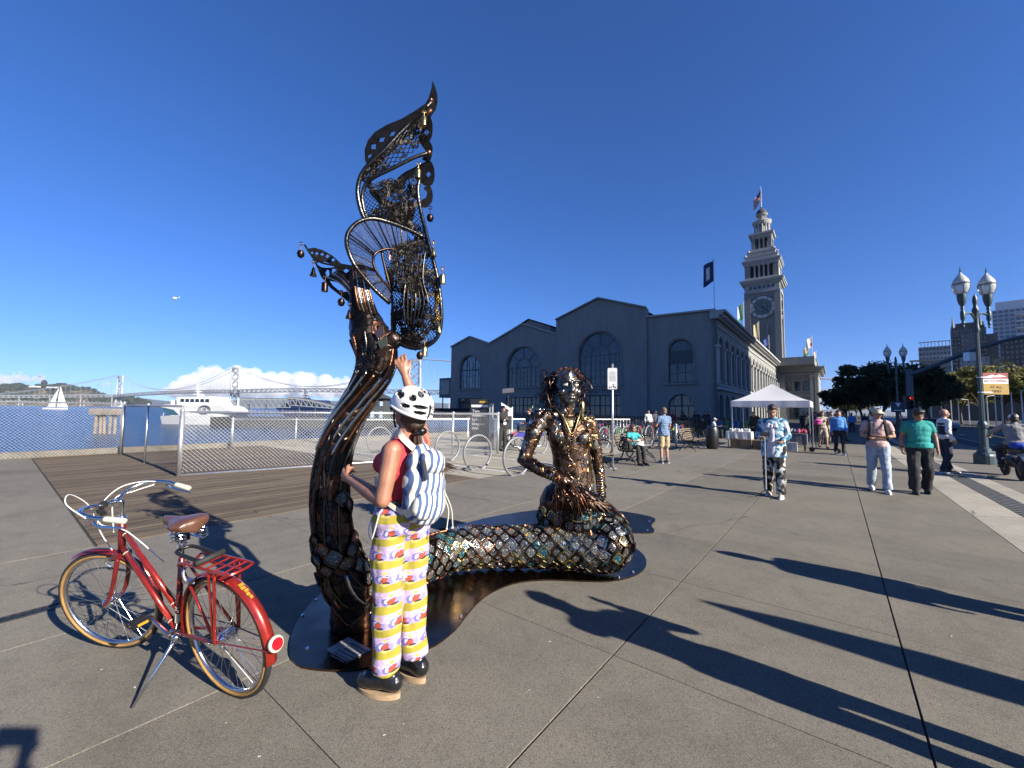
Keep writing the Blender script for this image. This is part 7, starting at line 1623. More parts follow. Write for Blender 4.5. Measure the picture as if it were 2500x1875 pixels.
cut_plate(cs([(905, 455), (925, 470), (945, 488), (975, 490), (1000, 484), (1012, 500), (1002, 540), (985, 560), (965, 540), (945, 512), (920, 490), (902, 470)], 3), [], 'lace_plate', dY=-.02, tilt=.1)
# left fin
FL = [(747, 608), (765, 603), (785, 608), (806, 619), (827, 638), (850, 641), (868, 648), (878, 690), (890, 735), (872, 760), (855, 742), (830, 722), (803, 701), (781, 674), (765, 636)]
cut_plate(FL, [dia(760, 616, 4), dia(771, 617, 4.5), dia(783, 618, 4.5), dia(795, 622, 5), dia(808, 630, 5), cs([(770, 640), (790, 636), (812, 646), (800, 650), (782, 650)], 2), cs([(790, 662), (797, 654), (800, 668), (794, 676)], 2), cs([(806, 652), (818, 656), (814, 672), (806, 668)], 2), cs([(800, 682), (830, 690), (845, 706), (820, 704)], 2), cs([(822, 672), (842, 678), (850, 692), (832, 688)], 2), dia(838, 655, 7, 6), dia(852, 664, 6, 8), dia(850, 715, 6, 8), dia(866, 690, 4, 10)], 'left_fin_plate', dY=-.04, tilt=.18)
pipe([(744, 598, -.05), (760, 622, -.05), (782, 640, -.05), (815, 648, -.04), (850, 655, -.02), (870, 662, 0)], .007, nm='left_fin_pipe')
for k in range(6): pipe([(800+k*4, 676-k*3, -.05), (828+k*3, 690-k*2, -.06), (852+k*3, 715, -.05), (872+k*2, 760, -.02)], .006, (m_silv, m_pipe, m_copp)[k % 3], 'left_fin_rib')
for k in range(9): pipe([(860+k*3.5, 640+abs(k-4)*2, -.06), (865+k*4, 690, -.10), (872+k*4.5, 735, -.10), (885+k*4, 770, -.06)], .008, (m_copp, m_dark2, m_silv, m_pipe)[k % 4], 'fork_rib')
for x, y, m in ((925, 812, mat('mauve_plate', (.14, .10, .11), .45, .7)), (933, 838, mat('sage_plate', (.14, .16, .12), .45, .7)), (930, 862, m_copp)): mb = MB(); c = D(x, y, 2.79); mb.poly([(-.045, .01), (-.01, -.04), (.045, -.02), (.03, .045)], [], c, (.9, -.3, 0), (.1, -.2, .97), .006); mb.build('riveted_plate', m, mer)
# gears and sprockets on the bend
for x, y in ((897, 862), (918, 868), (888, 890), (880, 905)): mb = MB(); c = D(x, y, 2.80); ax = V((-.15, -1, 0)); mb.torus(c, ax, .036, .005, 18, 5); mb.torus(c, ax, .018, .005, 12, 5); d, a, b = frame_of(ax); [mb.box(c+(a*math.cos(k*.524)+b*math.sin(k*.524))*.044, (.012, .006, .008), (a*math.cos(k*.524)+b*math.sin(k*.524), d, b)) for k in range(12)]; mb.build('sprocket', m_pipe, mer, smooth='auto')
mb = MB()
for k in range(9): c = Q(1066+3*math.sin(k*1.3), 722+k*8, -.06); mb.tube([c+V((math.cos(j*.6)*.014*(1-j*.03), 0, math.sin(j*.6)*.014*(1-j*.03))) for j in range(18)], .004, 4, cap=False)
tag(mb.build('brass_scroll', m_brass, mer), kind='stuff')
bells = [(1035, 297, 'c', 1), (1021, 424, 'c', 1), (1050, 532, 'b', 0), (734, 620, 'b', 0), (765, 664, 'k', 0), (793, 700, 'c', 0), (833, 738, 'b', 0), (852, 768, 'k', 0), (1080, 681, 'c', 1), (1058, 616, 'k', 1), (1036, 858, 'c', 1), (1025, 868, 'b', 0), (1071, 802, 'k', 1)]
for x, y, kd, br_ in bells:
    c = Q(x, y, -.08); mb = MB()
    if kd == 'c': mb.lathe([(.004, .035), (.018, .03), (.022, .02), (.022, -.035), (.018, -.035)], 12, c)
    elif kd == 'b': mb.lathe([(.004, .03), (.018, .022), (.026, 0), (.018, -.022), (.003, -.03)], 12, c)
    else: mb.lathe([(.003, .035), (.008, .03), (.014, 0), (.024, -.03), (.02, -.03)], 12, c)
    mb.tube([c+EZ*.03, c+EZ*.075], .003, 4); mb.torus(c+EZ*.075, V((0, 1, 0)), .012, .003, 10, 4); mb.build('bell', m_brass if br_ else m_dark2, mer, smooth='auto')
# ================================================================= people
DJ = dict(head=(0, .015, 1.615), neck=(0, -.005, 1.47), chest=(0, 0, 1.30), belly=(0, .012, 1.10), pelvis=(0, 0, .97),
          shR=(.175, -.01, 1.405), elR=(.225, -.035, 1.13), wrR=(.235, .05, .885), shL=(-.175, -.01, 1.405), elL=(-.225, -.035, 1.13), wrL=(-.235, .05, .885),
          hiR=(.09, 0, .92), knR=(.10, .02, .50), anR=(.105, -.02, .095), hiL=(-.09, 0, .92), knL=(-.10, .02, .50), anL=(-.105, -.02, .095))
def folds(amp, sc_=9.0, seed=0):
    def f(c):
        q = V((c.x*sc_+c.z*3, c.y*sc_, c.z*sc_*.75+seed)); return amp*(NZ.noise(q)+.55*NZ.noise(q*2.3)+.6*(abs(NZ.noise(q*.8+V((7, 3, 1))))-.25))
    return f
def hand(mb, wr, el, side, curl=.5, fwd=None, sc=1.0):
    d = (V(wr)-V(el)).normalized(); f = V(fwd) if fwd is not None else V((0, 1, 0)); pn = d.cross(f)
    if pn.length < .2: pn = d.cross(V((1, 0, 0)))
    pn.normalize(); ac = pn.cross(d).normalized()             # ac: across the palm, towards the thumb
    pc = V(wr)+d*.045*sc; mb.cone(V(wr), .024*sc, pc+d*.03*sc+ac*.012*sc, .02*sc, 8); mb.cone(V(wr), .024*sc, pc+d*.03*sc-ac*.018*sc, .018*sc, 8)
    cd = -pn*side
    for k, (of, ln) in enumerate(((.03, .072), (.010, .080), (-.010, .074), (-.029, .058))):
        b_ = pc+d*.035*sc+ac*of*sc; m1 = b_+(d*(1-curl*.6)+cd*curl*.9).normalized()*ln*.5*sc; e = m1+(d*(1-curl*1.5)+cd*curl*1.4).normalized()*ln*.5*sc
        mb.cone(b_, .0095*sc, m1, .0085*sc, 6); mb.cone(m1, .0085*sc, e, .0065*sc, 6)
    t0 = V(wr)+d*.025*sc+ac*.022*sc; t1 = t0+(d*.6+ac*.8).normalized()*.038*sc; t2 = t1+(d*.9+ac*.15+cd*.4).normalized()*.03*sc; mb.cone(t0, .0125*sc, t1, .0105*sc, 6); mb.cone(t1, .0105*sc, t2, .0075*sc, 6)
def figure(o, H, J=None, top=None, bot=None, shoe=None, hair=None, skin=None, hat=None, vox=.012, yaw=0, nod=0, bare_legs=False, sleeve='short', sole=None, hem=.93, width=1.0, leg_w=1.0, curl=.45, extra_top=None, face=True, collar=None, belly=0.0, fem=False, amp=.0105, palm=None, toe=None, tilt=0):
    s = H/1.72; j = {k: V(v) for k, v in DJ.items()}
    for k, v in (J or {}).items(): j[k] = V(v)
    S = lambda p: V(p)*s
    q = {k: v*s for k, v in j.items()}; w_ = width*s; skin = skin or m_skin
    HM = M.Rotation(R(yaw), 3, 'Z') @ M.Rotation(R(-nod), 3, 'X') @ M.Rotation(R(tilt), 3, 'Y'); hp = q['head']
    def HH(x, y, z): return hp+HM @ (V((x, y, z))*s)
    b = MB(); sh = .0
    b.ell(HH(0, -.012, .03), tuple(k*s for k in (.076, .094, .088)), 14, HM); b.ell(HH(0, .025, -.035), tuple(k*s for k in (.060, .068, .078)), 12, HM); b.ell(HH(0, .055, -.088), tuple(k*s for k in (.028, .028, .022)), 8, HM)
    b.cone(HH(0, .086, .01), .009*s, HH(0, .108, -.03), .013*s, 6)
    for sg in (-1, 1): b.ell(HH(.077*sg, -.005, -.01), tuple(k*s for k in (.012, .022, .032)), 8, HM); b.cone(HH(.018*sg, .086, .022), .009*s, HH(.05*sg, .072, .022), .007*s, 6); b.ell(HH(.04*sg, .06, -.03), tuple(k*s for k in (.025, .022, .022)), 8, HM)
    b.cone(HH(-.018, .083, -.062), .007*s, HH(.018, .083, -.062), .007*s, 6)
    b.cone(q['neck']-V((0, 0, .04*s)), .062*s, HH(0, -.012, -.06), .052*s)
    tors = [(q['chest'], (.155, .105, .15)), (q['chest'].lerp(q['belly'], .5), (.142, .102+belly*.5, .14)), (q['belly'], (.135, .10+belly, .14)), (q['pelvis'], (.155, .112, .12))]
    if fem: tors = [(q['chest'], (.14, .10, .14)), (q['chest'].lerp(q['belly'], .5), (.122, .09, .13)), (q['belly'], (.122, .092, .12)), (q['pelvis'], (.162, .118, .12))]
    def torso(mb, k, r0=1.0):
        for c, r_ in tors: mb.ell(c, tuple((x*r0+k)*w_ if i < 2 else (x*r0+k)*s for i, x in enumerate(r_)), 16)
        mb.cone(q['shL'].lerp(q['shR'], .08), (.058*r0+k)*s, q['shR'].lerp(q['shL'], .08), (.058*r0+k)*s); mb.cone(q['neck'], (.055*r0+k)*s, q['chest'], (.1*r0+k)*s)
        if fem:
            for sg in (-1, 1): mb.ell(q['chest']+V((.068*sg, .085, .005))*s, tuple((x+k)*s for x in (.058, .05, .056)), 10)
    torso(b, 0, .9)
    for sd_ in 'LR':
        e, wv, sh_ = q['el'+sd_], q['wr'+sd_], q['sh'+sd_]; b.cone(sh_, .05*s, e, .038*s); b.cone(e, .038*s, e.lerp(wv, .35), .037*s); b.cone(e.lerp(wv, .3), .038*s, wv, .025*s)
        hand(b, wv, e, 1 if sd_ == 'R' else -1, curl, palm, s)
        b.cone(q['hi'+sd_], .078*s, q['kn'+sd_], .05*s); b.cone(q['kn'+sd_], .05*s, q['kn'+sd_].lerp(q['an'+sd_], .35), .053*s); b.cone(q['kn'+sd_].lerp(q['an'+sd_], .3), .052*s, q['an'+sd_], .034*s)
        b.cone(q['an'+sd_], .034*s, q['an'+sd_]+V((0, .1, -.06))*s, .025*s)
    vlink('body', b, skin, o, vox*.8, 2)
    if top is not None:
        t_ = MB(); torso(t_, .016); t_.tube([q['pelvis']+V((0, 0, .06*s)), V((q['pelvis'].x, q['pelvis'].y, hem*s))], [.178*w_, .186*w_], 18, flat=.80, up=V((0, 1, 0)))
        for sd_ in 'LR':
            e, wv, sh_ = q['el'+sd_], q['wr'+sd_], q['sh'+sd_]
            if sleeve == 'short': m_ = sh_.lerp(e, .66); t_.ell(sh_, .064*s, 10); t_.tube([sh_, m_], [.066*s, .064*s], 12)
            elif sleeve == 'long': t_.ell(sh_, .066*s, 10); t_.cone(sh_, .064*s, e, .054*s); t_.tube([e, wv], [.052*s, .042*s], 12); t_.ell(e, .053*s, 10)
        if extra_top: extra_top(t_, q, s)
        vlink('shirt', t_, top, o, vox, 3, folds(amp, 9, H*7))
    if bot is not None:
        t_ = MB(); t_.ell(q['pelvis']-V((0, 0, .02*s)), (.172*w_, .128*w_, .13*s), 16)
        for sd_ in 'LR':
            a, k, n = q['hi'+sd_], q['kn'+sd_], q['an'+sd_]; lw = leg_w*s
            t_.cone(a, .098*s*max(1, leg_w*.95), k, .07*lw)
            if bare_legs: m_ = k+V((0, 0, .02*s)); t_.tube([a, m_], [.098*s, .088*lw], 14)
            else: t_.tube([k, k.lerp(n, .5), n+(n-k).normalized()*.02*s], [.07*lw, .066*lw, .068*lw], 14); t_.ell(k, .07*lw, 10)
        vlink('trousers' if not bare_legs else 'shorts', t_, bot, o, vox, 3, folds(amp*1.2, 8, H*3))
    if shoe is not None:
        for sd_ in 'LR':
            n, k = q['an'+sd_], q['kn'+sd_]; dv = V((0, 1, 0)) if toe is None else V(toe[sd_]).normalized(); z0 = n.z-.095*s
            base_ = V((n.x, n.y, z0)); t_ = MB(); t_.cone(base_+V((0, 0, .05*s)), .042*s, base_+dv*.12*s+V((0, 0, .04*s)), .04*s); t_.cone(base_+dv*.12*s+V((0, 0, .036*s)), .04*s, base_+dv*.19*s+V((0, 0, .03*s)), .03*s); t_.tube([base_+V((0, 0, .05*s)), n+V((0, 0, .03*s))], [.045*s, .045*s], 10); t_.cone(base_-dv*.035*s+V((0, 0, .04*s)), .036*s, base_+V((0, 0, .04*s)), .038*s)
            so_ = vlink('shoe', t_, shoe, o, vox*.8, 2)
            u_ = MB(); sd2 = dv.cross(EZ); pts = []
            for a_ in range(20): an = 2*PI*a_/20; x = math.cos(an); y = math.sin(an); pts.append(base_+dv*(.075+.155*x)*s+sd2*(.05-.008*x)*y*s)
            u_.add([p+V((0, 0, .002)) for p in pts]+[p+V((0, 0, .03*s)) for p in pts], [tuple(range(19, -1, -1)), tuple(range(20, 40))]+[(i, (i+1) % 20, (i+1) % 20+20, i+20) for i in range(20)]); u_.build('sole', sole or m_rubber, so_, smooth='auto')
    if hair:
        st, hm = hair; t_ = MB()
        if st in ('short', 'long', 'pony', 'mop'):
            k = .012 if st == 'short' else .02; t_.ell(HH(0, -.024, .042), tuple((x+k)*s for x in (.072, .086, .084)), 14, HM); t_.ell(HH(0, .03, .09), tuple(x*s for x in (.062, .05, .03+k)), 10, HM); t_.ell(HH(0, -.06, -.01), tuple((x+k*.7)*s for x in (.066, .05, .07)), 12, HM)
            if st == 'mop':
                for kk in range(14): an = kk*.45; t_.ell(HH(.07*math.cos(an), -.015+.07*math.sin(an), .10), tuple(x*s for x in (.03, .03, .028)), 8, HM)
            if st == 'long':
                for sg in (-1, 1): t_.cone(HH(.07*sg, -.02, .02), .032*s, HH(.085*sg, -.01, -.14), .03*s); t_.cone(HH(.085*sg, -.01, -.14), .03*s, HH(.08*sg, .0, -.22), .015*s)
                t_.cone(HH(0, -.07, .0), .06*s, HH(0, -.08, -.18), .05*s)
            if st == 'pony': t_.cone(HH(0, -.10, .0), .03*s, HH(0, -.15, -.08), .028*s); t_.cone(HH(0, -.15, -.08), .028*s, HH(0, -.16, -.2), .012*s)
        if st == 'bald': t_.ell(HH(0, -.06, -.02), tuple(x*s for x in (.07, .048, .05)), 10, HM)
        vlink('hair', t_, hm, o, vox*.75, 2, lambda c: .004*NZ.noise(c*55))
    if hat == 'cap' or (isinstance(hat, tuple) and hat[0] == 'cap'):
        hm = hat[1]; t_ = MB(); t_.ell(HH(0, -.012, .052), tuple(x*s for x in (.088, .105, .085)), 16, HM); co_ = vlink('cap', t_, hm, o, vox*.7, 2)
        t_ = MB(); vs = []
        for a_ in range(13):
            an = PI*a_/12; vs.append(HH(.078*math.cos(an), .06+.02*math.sin(an), .05)); vs.append(HH(.074*math.cos(an), .075+.105*math.sin(an), .035+.012*abs(math.cos(an))*-1))
        t_.add(vs+[p+V((0, 0, -.006)) for p in vs], [(2*i, 2*i+1, 2*i+3, 2*i+2) for i in range(12)]+[(26+2*i+2, 26+2*i+3, 26+2*i+1, 26+2*i) for i in range(12)]); t_.build('brim', hm, co_, smooth=True)
    if face:
        for sg in (-1, 1): e = MB(); e.ell(HH(.032*sg, .073, .004), tuple(k*s for k in (.009, .007, .0045)), 8, HM); e.build('eye', m_black, o)
        e = MB()
        for sg in (-1, 1): e.tube([HH(.015*sg, .088, .03), HH(.048*sg, .078, .032)], .005*s, 5)
        tag(e.build('eyebrow', (hair[1] if hair else m_hairbr), o), kind='stuff'); e = MB(); e.tube([HH(-.02, .086, -.06), HH(.02, .086, -.06)], .004*s, 5); e.build('mouth', mat('lip', (.25, .07, .06), .5), o)
    return q, HH, s
def person(label, p, fdir, H, **kw):
    p = V((p[0], p[1], 0)); f = V((fdir[0], fdir[1], 0)).normalized(); o = thing('person', label, 'person', p, math.atan2(-f.x, f.y), world=False); return o, figure(o, H, **kw)
def cloth(name, c, var=.18, vs_=7, rough=.85): return mat(name, c, rough, 0, var, vs_, .15, 220)
m_jean = cloth('light_jeans', (.36, .42, .50), .2, 10); m_blackc = cloth('black_cloth', (.016, .016, .018), .25); m_navyc = cloth('navy_cloth', (.018, .024, .045)); m_pinkc = cloth('pink_polo', (.56, .38, .36), .1); m_tealc = cloth('teal_polo', (.012, .30, .27), .15); m_bluec = cloth('bright_blue', (.07, .25, .62), .12); m_whc = cloth('white_cloth', (.72, .72, .74), .06); m_khak = cloth('khaki', (.42, .34, .20), .12); m_capc = cloth('cream_cap', (.55, .51, .40), .08); m_greyc = cloth('grey_cloth2', (.20, .20, .20), .12); m_beige = cloth('beige_cloth', (.42, .35, .27)); m_whshoe = mat('white_shoe', (.72, .72, .72), .5); m_dkshoe = mat('dark_shoe', (.02, .02, .021), .5); m_jeans2 = cloth('blue_jeans', (.03, .06, .16)); m_maroon = cloth('maroon_cloth', (.14, .02, .03))
def marble(name, stops, sc_, dist=3):
    m, t, b, co = base(name, .85, 0, .2); nz = N(t, 'ShaderNodeTexNoise', Scale=sc_, Detail=4, Distortion=dist); t.links.new(co, nz.inputs['Vector']); t.links.new(ramp(t, nz.outputs['Fac'], stops), b.inputs['Base Color']); return m
m_jack = marble('blue_marble_jacket', [(.34, (.02, .08, .17)), (.46, (.10, .28, .42)), (.54, (.55, .66, .70)), (.66, (.74, .76, .74))], 7, 1.8); m_flor = marble('black_white_floral', [(.40, (.015, .015, .016)), (.50, (.05, .045, .04)), (.56, (.55, .54, .50)), (.66, (.70, .68, .64)), (.72, (.35, .06, .04))], 6, 1.0)
m_plaid, t, b, co = base('blue_plaid', .85, 0, .2); sp3 = N(t, 'ShaderNodeSeparateXYZ'); t.links.new(co, sp3.inputs[0])
def stripe(src, f_, wd): return math_(t, 'LESS_THAN', math_(t, 'FRACT', math_(t, 'MULTIPLY', src, f_)), wd)
c = mixc(t, math_(t, 'MULTIPLY', stripe(sp3.outputs[0], 20, .4), .6), (.17, .28, .44), (.05, .09, .2)); c = mixc(t, math_(t, 'MULTIPLY', stripe(sp3.outputs[2], 20, .4), .5), c, (.06, .10, .22)); c = mixc(t, math_(t, 'MULTIPLY', stripe(sp3.outputs[2], 20, .12), .6), c, (.6, .66, .72)); t.links.new(c, b.inputs['Base Color'])

# ---- the four walkers on the right
o, (q, HH, s) = person('man in blue and white marbled jacket and floral trousers filming on a stick', G(1892, 1212), (-.62, -.78), 1.73, J=dict(head=(0, .05, 1.60), elR=(.25, .02, 1.13), wrR=(.17, .25, 1.10), elL=(-.24, -.03, 1.14), wrL=(-.16, .20, 1.05), anL=(-.11, .10, .095), knL=(-.10, .08, .5), anR=(.11, -.12, .095)), top=m_jack, bot=m_flor, shoe=mat('tan_sneaker', (.42, .38, .33), .7), sole=m_whshoe, hair=('short', m_hairbr), nod=24, yaw=10, sleeve='long', hem=.74, leg_w=1.25, width=1.12, amp=.010, skin=m_skin)
mb = MB(); mb.ell((.01, .135, 1.18), (.05, .03, .2), 12); mb.ell((.02, .145, .93), (.085, .03, .17), 12); vlink('undershirt', mb, cloth('lilac_white', (.55, .55, .66)), o, .014, 3, folds(.006))
mb = MB(); mb.tube([V((-.05, .09, 1.38)), V((-.06, .12, 1.30))], [.03, .045], 8); mb.tube([V((.05, .09, 1.38)), V((.06, .12, 1.30))], [.03, .045], 8); mb.build('collar', m_whc, o)
wp = o.matrix_basis @ V((0, 0, 0)); hpt = M.Rotation(o.rotation_euler[2], 3, 'Z') @ V((.10, .33, 0)); stk = V((o.location.x+hpt.x, o.location.y+hpt.y, 0))
sti = thing('selfie_tripod', 'thin grey tripod stick with a phone held by the jacketed man', 'tripod', stk)
mb = MB(); mb.tube([stk+EZ*.16, stk+EZ*1.12], [.012, .008], 8); mb.build('pole', m_galv, sti)
for k in range(3): a = k*2.1+.4; mb = MB(); mb.tube([stk+EZ*.17, stk+V((.17*math.cos(a), .17*math.sin(a), .008))], .008, 6); mb.build('leg', m_black, sti)
mb = MB(); mb.box(stk+EZ*1.18, (.16, .012, .08), (V((.95, -.3, 0)).normalized(), V((.3, .95, 0)).normalized(), EZ)); mb.build('phone', m_black, sti)
capJ = dict(elR=(.25, .02, 1.16), wrR=(-.02, .20, 1.14), elL=(-.25, .02, 1.15), wrL=(.04, .165, 1.11), anR=(.11, -.18, .12), knR=(.105, -.02, .52), anL=(-.10, .16, .095), knL=(-.10, .12, .52))
o, (q, HH, s) = person('man in cream cap, pink polo and pale jeans walking with folded arms', G(2148, 1200), (-.56, -.83), 1.70, J=capJ, top=m_pinkc, bot=m_jean, shoe=m_whshoe, sole=m_whshoe, hair=('short', m_hairbk), hat=('cap', m_capc), yaw=38, nod=10, sleeve='short', leg_w=1.18, skin=m_skin, curl=.3)
bpk = thing('backpack', 'black backpack worn by the man in the cream cap', 'backpack', o.location, o.rotation_euler[2], world=False)
for sg in (-1, 1): mb = MB(); mb.tube(catmull([V((.11*sg, -.14, 1.36)), V((.115*sg, -.02, 1.46)), V((.115*sg, .10, 1.38)), V((.125*sg, .135, 1.25)), V((.15*sg, .10, 1.08)), V((.16*sg, -.08, 1.05))], 4), .03, 8, flat=.35); mb.build('strap', m_blackc, bpk, smooth=True)
mb = MB(); mb.ell((0, -.2, 1.24), (.15, .09, .21), 12); vlink('bag', mb, m_blackc, bpk, .02, 3)
o, _ = person('man in teal polo and black trousers looking down while walking', G(2250, 1205), (-.52, -.85), 1.70, J=dict(head=(0, .06, 1.585), wrL=(-.26, .05, .90), elL=(-.25, -.02, 1.14), elR=(.26, -.02, 1.14), wrR=(.28, .10, .90), anR=(.12, .10, .10), knR=(.12, .12, .52), anL=(-.11, -.12, .11), knL=(-.11, .04, .5)), top=m_tealc, bot=m_blackc, shoe=m_dkshoe, hair=('mop', m_hairbk), nod=20, yaw=8, sleeve='short', leg_w=1.35, width=1.18, skin=m_skin2, belly=.01, amp=.009)
mb = MB(); mb.torus((.278, .09, .92), (.1, .4, -1), .032, .011, 14, 6); mb.build('watch', m_black, o)
o, _ = person('bald man in dark padded vest over white sleeves facing the street', G(2312, 1154), (.93, -.32), 1.74, J=dict(elR=(.24, -.05, 1.13), wrR=(.25, .05, .9), anL=(-.1, .12, .095), anR=(.1, -.14, .095)), top=m_whc, bot=m_navyc, shoe=m_dkshoe, sole=m_whshoe, hair=('bald', cloth('grey_hair', (.16, .14, .12))), sleeve='long', skin=m_skin, leg_w=1.05, yaw=-8)
mb = MB()
for z, r_ in ((1.34, (.185, .14)), (1.26, (.188, .145)), (1.18, (.185, .143)), (1.10, (.18, .14)), (1.02, (.182, .142))): mb.ell((0, 0, z), (r_[0], r_[1], .055), 14)
mb.ell((0, 0, 1.4), (.15, .1, .06), 12); vlink('vest', mb, m_navyc, o, .014, 2)
o, _ = person('walker in bright blue jacket and black trousers coming up the promenade', G(2050, 1110), (-.45, -.9), 1.72, J=dict(anL=(-.1, .14, .095), knL=(-.1, .12, .5), anR=(.1, -.1, .12)), top=m_bluec, bot=m_blackc, shoe=m_whshoe, sole=m_whshoe, hair=('short', m_hairbk), sleeve='long', vox=.016, hem=.98, width=1.05)
o, _ = person('woman in black coat over beige top walking beside the blue jacket', G(2010, 1094), (-.35, -.94), 1.70, J=dict(elR=(.24, .02, 1.15), wrR=(.06, .18, 1.10), anL=(-.1, .2, .095), knL=(-.1, .16, .5), anR=(.1, -.18, .13)), top=m_beige, bot=m_beige, shoe=m_dkshoe, hair=('long', m_hairbr), sleeve='long', vox=.018, bare_legs=True, fem=True)
mb = MB()
for sg in (-1, 1): mb.cone((.14*sg, -.02, 1.38), .07, (.17*sg, -.03, .95), .09); mb.cone((.17*sg, -.03, .95), .09, (.19*sg, -.06, .62), .10); mb.cone((.18*sg, -.01, 1.38), .068, (.235*sg, .0, 1.13), .06)
mb.ell((0, -.06, 1.15), (.16, .08, .25), 10); mb.ell((0, -.08, .8), (.17, .09, .22), 10); vlink('coat', mb, m_blackc, o, .02, 3, folds(.008))
def extra(label, p, fdir, H, top, bot, hair=('short', m_hairbk), vox=.024, **kw): return person(label, p, fdir, H, top=top, bot=bot, shoe=kw.pop('shoe', m_dkshoe), hair=hair, vox=vox, face=False, **kw)
wk = dict(anL=(-.1, .16, .095), knL=(-.1, .12, .5), anR=(.1, -.14, .12))
extra('grey-shirted walker half hidden behind the blue jacket', G(2032, 1085), (-.4, -.9), 1.72, m_greyc, m_greyc, sleeve='long', J=wk)
extra('walker in white shirt seen from behind deep in the shade', G(2138, 1082), (.5, .85), 1.72, m_whc, m_blackc, sleeve='short', J=wk, shoe=m_whshoe)
extra('dark figure standing at the pavilion corner', at_uv(1962, 0, 34), (-.3, -1), 1.72, m_blackc, m_blackc, sleeve='long'); extra('dark figure with arm raised at the pavilion corner', at_uv(1985, 0, 36), (.3, -1), 1.72, m_blackc, m_navyc, sleeve='long', J=dict(elL=(-.3, .1, 1.45), wrL=(-.15, .2, 1.65)))
extra('distant walker in blue behind the blue jacket', at_uv(2078, 0, 46), (.5, .8), 1.74, m_bluec, m_navyc, sleeve='long', J=wk); extra('distant walker beyond the dark tree trunk', at_uv(2110, 0, 52), (-.5, -.8), 1.7, m_navyc, m_blackc, sleeve='long', J=wk)
extra('dark seller standing behind the tent tables', W(22.9, -3.1), (-.8, -.5), 1.7, m_blackc, m_blackc, sleeve='long', J=dict(head=(0, .12, 1.55), wrR=(.15, .35, .95), wrL=(-.15, .35, .95)))
# ---- around the benches and racks
o, _ = person('man in blue plaid shirt and khaki shorts standing with his back turned', G(1622, 1131), (-.25, .97), 1.70, J=dict(elL=(-.24, .06, 1.16), wrL=(-.14, .28, 1.18), elR=(.24, .04, 1.15), wrR=(.12, .28, 1.18)), top=m_plaid, bot=m_khak, shoe=mat('brown_sneaker', (.10, .07, .05), .7), sole=m_whshoe, hair=('short', cloth('sandy_hair', (.17, .12, .075), .3, 60)), bare_legs=True, sleeve='short', hem=.86, vox=.013, leg_w=1.1, face=False)
mb = MB()
for sg in (-1, 1): mb.tube([V((.105*sg, -.02, .08)), V((.105*sg, -.02, .18))], [.045, .048], 10)
tag(mb.build('socks', m_greyc, o), kind='stuff')
# seated woman: pelvis on the bench slats, turned towards the back rest
bf = EV; sp0 = b1p+EV*.16-EU*.30
o, (q, HH, s) = person('woman in teal shirt and sunglasses sitting on the bench', sp0, EV*.55+V((.1, -.85, 0)), 1.66, J=dict(head=(0, .03, 1.10), neck=(0, 0, .96), chest=(0, 0, .80), belly=(0, 0, .64), pelvis=(0, 0, .54), shR=(.17, 0, .91), shL=(-.17, 0, .91), elR=(.28, .12, .74), wrR=(.08, .30, .72), elL=(-.32, .05, .80), wrL=(-.12, .30, .74), hiR=(.09, .05, .51), hiL=(-.09, .05, .51), knR=(.14, .42, .52), knL=(-.05, .44, .52), anR=(.14, .47, .095), anL=(-.06, .48, .095)), top=cloth('teal_tee', (.03, .36, .38), .1), bot=m_blackc, shoe=m_dkshoe, hair=('long', cloth('chestnut_hair', (.09, .05, .03), .3, 60)), hem=.50, sleeve='short', fem=True, yaw=0, vox=.013)
mb = MB(); [mb.ell(HH(.032*sg, .088, .006), tuple(k*s for k in (.026, .01, .018)), 8) for sg in (-1, 1)]; mb.build('sunglasses', m_black, o)
for k, (nm, dv, c, lab) in enumerate((('handbag', .42, m_blackc, 'black handbag on the bench left of the seated woman'), ('carrier_bag', -.5, m_whc, 'white and pink carrier bag on the bench right of the seated woman'))):
    p = b1p-EU*(.30+dv)+EV*.18+EZ*.45; mb = MB(); mb.ell(p+EZ*.13, (.17, .13, .15), 10); mb.ell(p+EZ*.05, (.19, .14, .08), 10); tag(vlink(nm, mb, c, None, .022, 2, folds(.012)), lab, 'bag')
o, _ = person('young man in black hoodie looking at his phone by the fence', G(1226, 1100), (.5, -.86), 1.74, J=dict(head=(0, .05, 1.60), elR=(.24, .0, 1.14), wrR=(.08, .26, 1.22), elL=(-.24, .0, 1.14), wrL=(-.06, .26, 1.20)), top=m_blackc, bot=cloth('dark_olive', (.02, .022, .02)), shoe=m_dkshoe, hair=('short', m_hairbk), sleeve='long', nod=22, vox=.013, leg_w=1.15)
mb = MB(); mb.box((-.02, .15, 1.12), (.12, .02, .2)); mb.build('shirt_print', m_whc, o); mb = MB(); mb.box((.02, .36, 1.30), (.08, .012, .15)); mb.build('phone', m_black, o)
o, _ = person('woman in black jacket and blue jeans with green hair clip facing left', G(1292, 1102), (-.94, -.3), 1.66, J=dict(elR=(.22, .06, 1.12), wrR=(.14, .28, 1.12), elL=(-.22, .06, 1.12), wrL=(-.12, .28, 1.12), anL=(-.1, .14, .095), anR=(.1, -.12, .1)), top=m_blackc, bot=m_jeans2, shoe=m_whshoe, hair=('pony', m_hairbr), sleeve='long', fem=True, vox=.013, collar=None)
mb = MB(); mb.torus((0, -.01, 1.455), (0, .15, 1), .066, .018, 14, 6); mb.build('collar', m_whc, o); mb = MB(); mb.tube([V((.0, -.11, 1.68)), V((.02, -.15, 1.78))], [.015, .006], 6); mb.build('hair_clip', m_bgr, o)
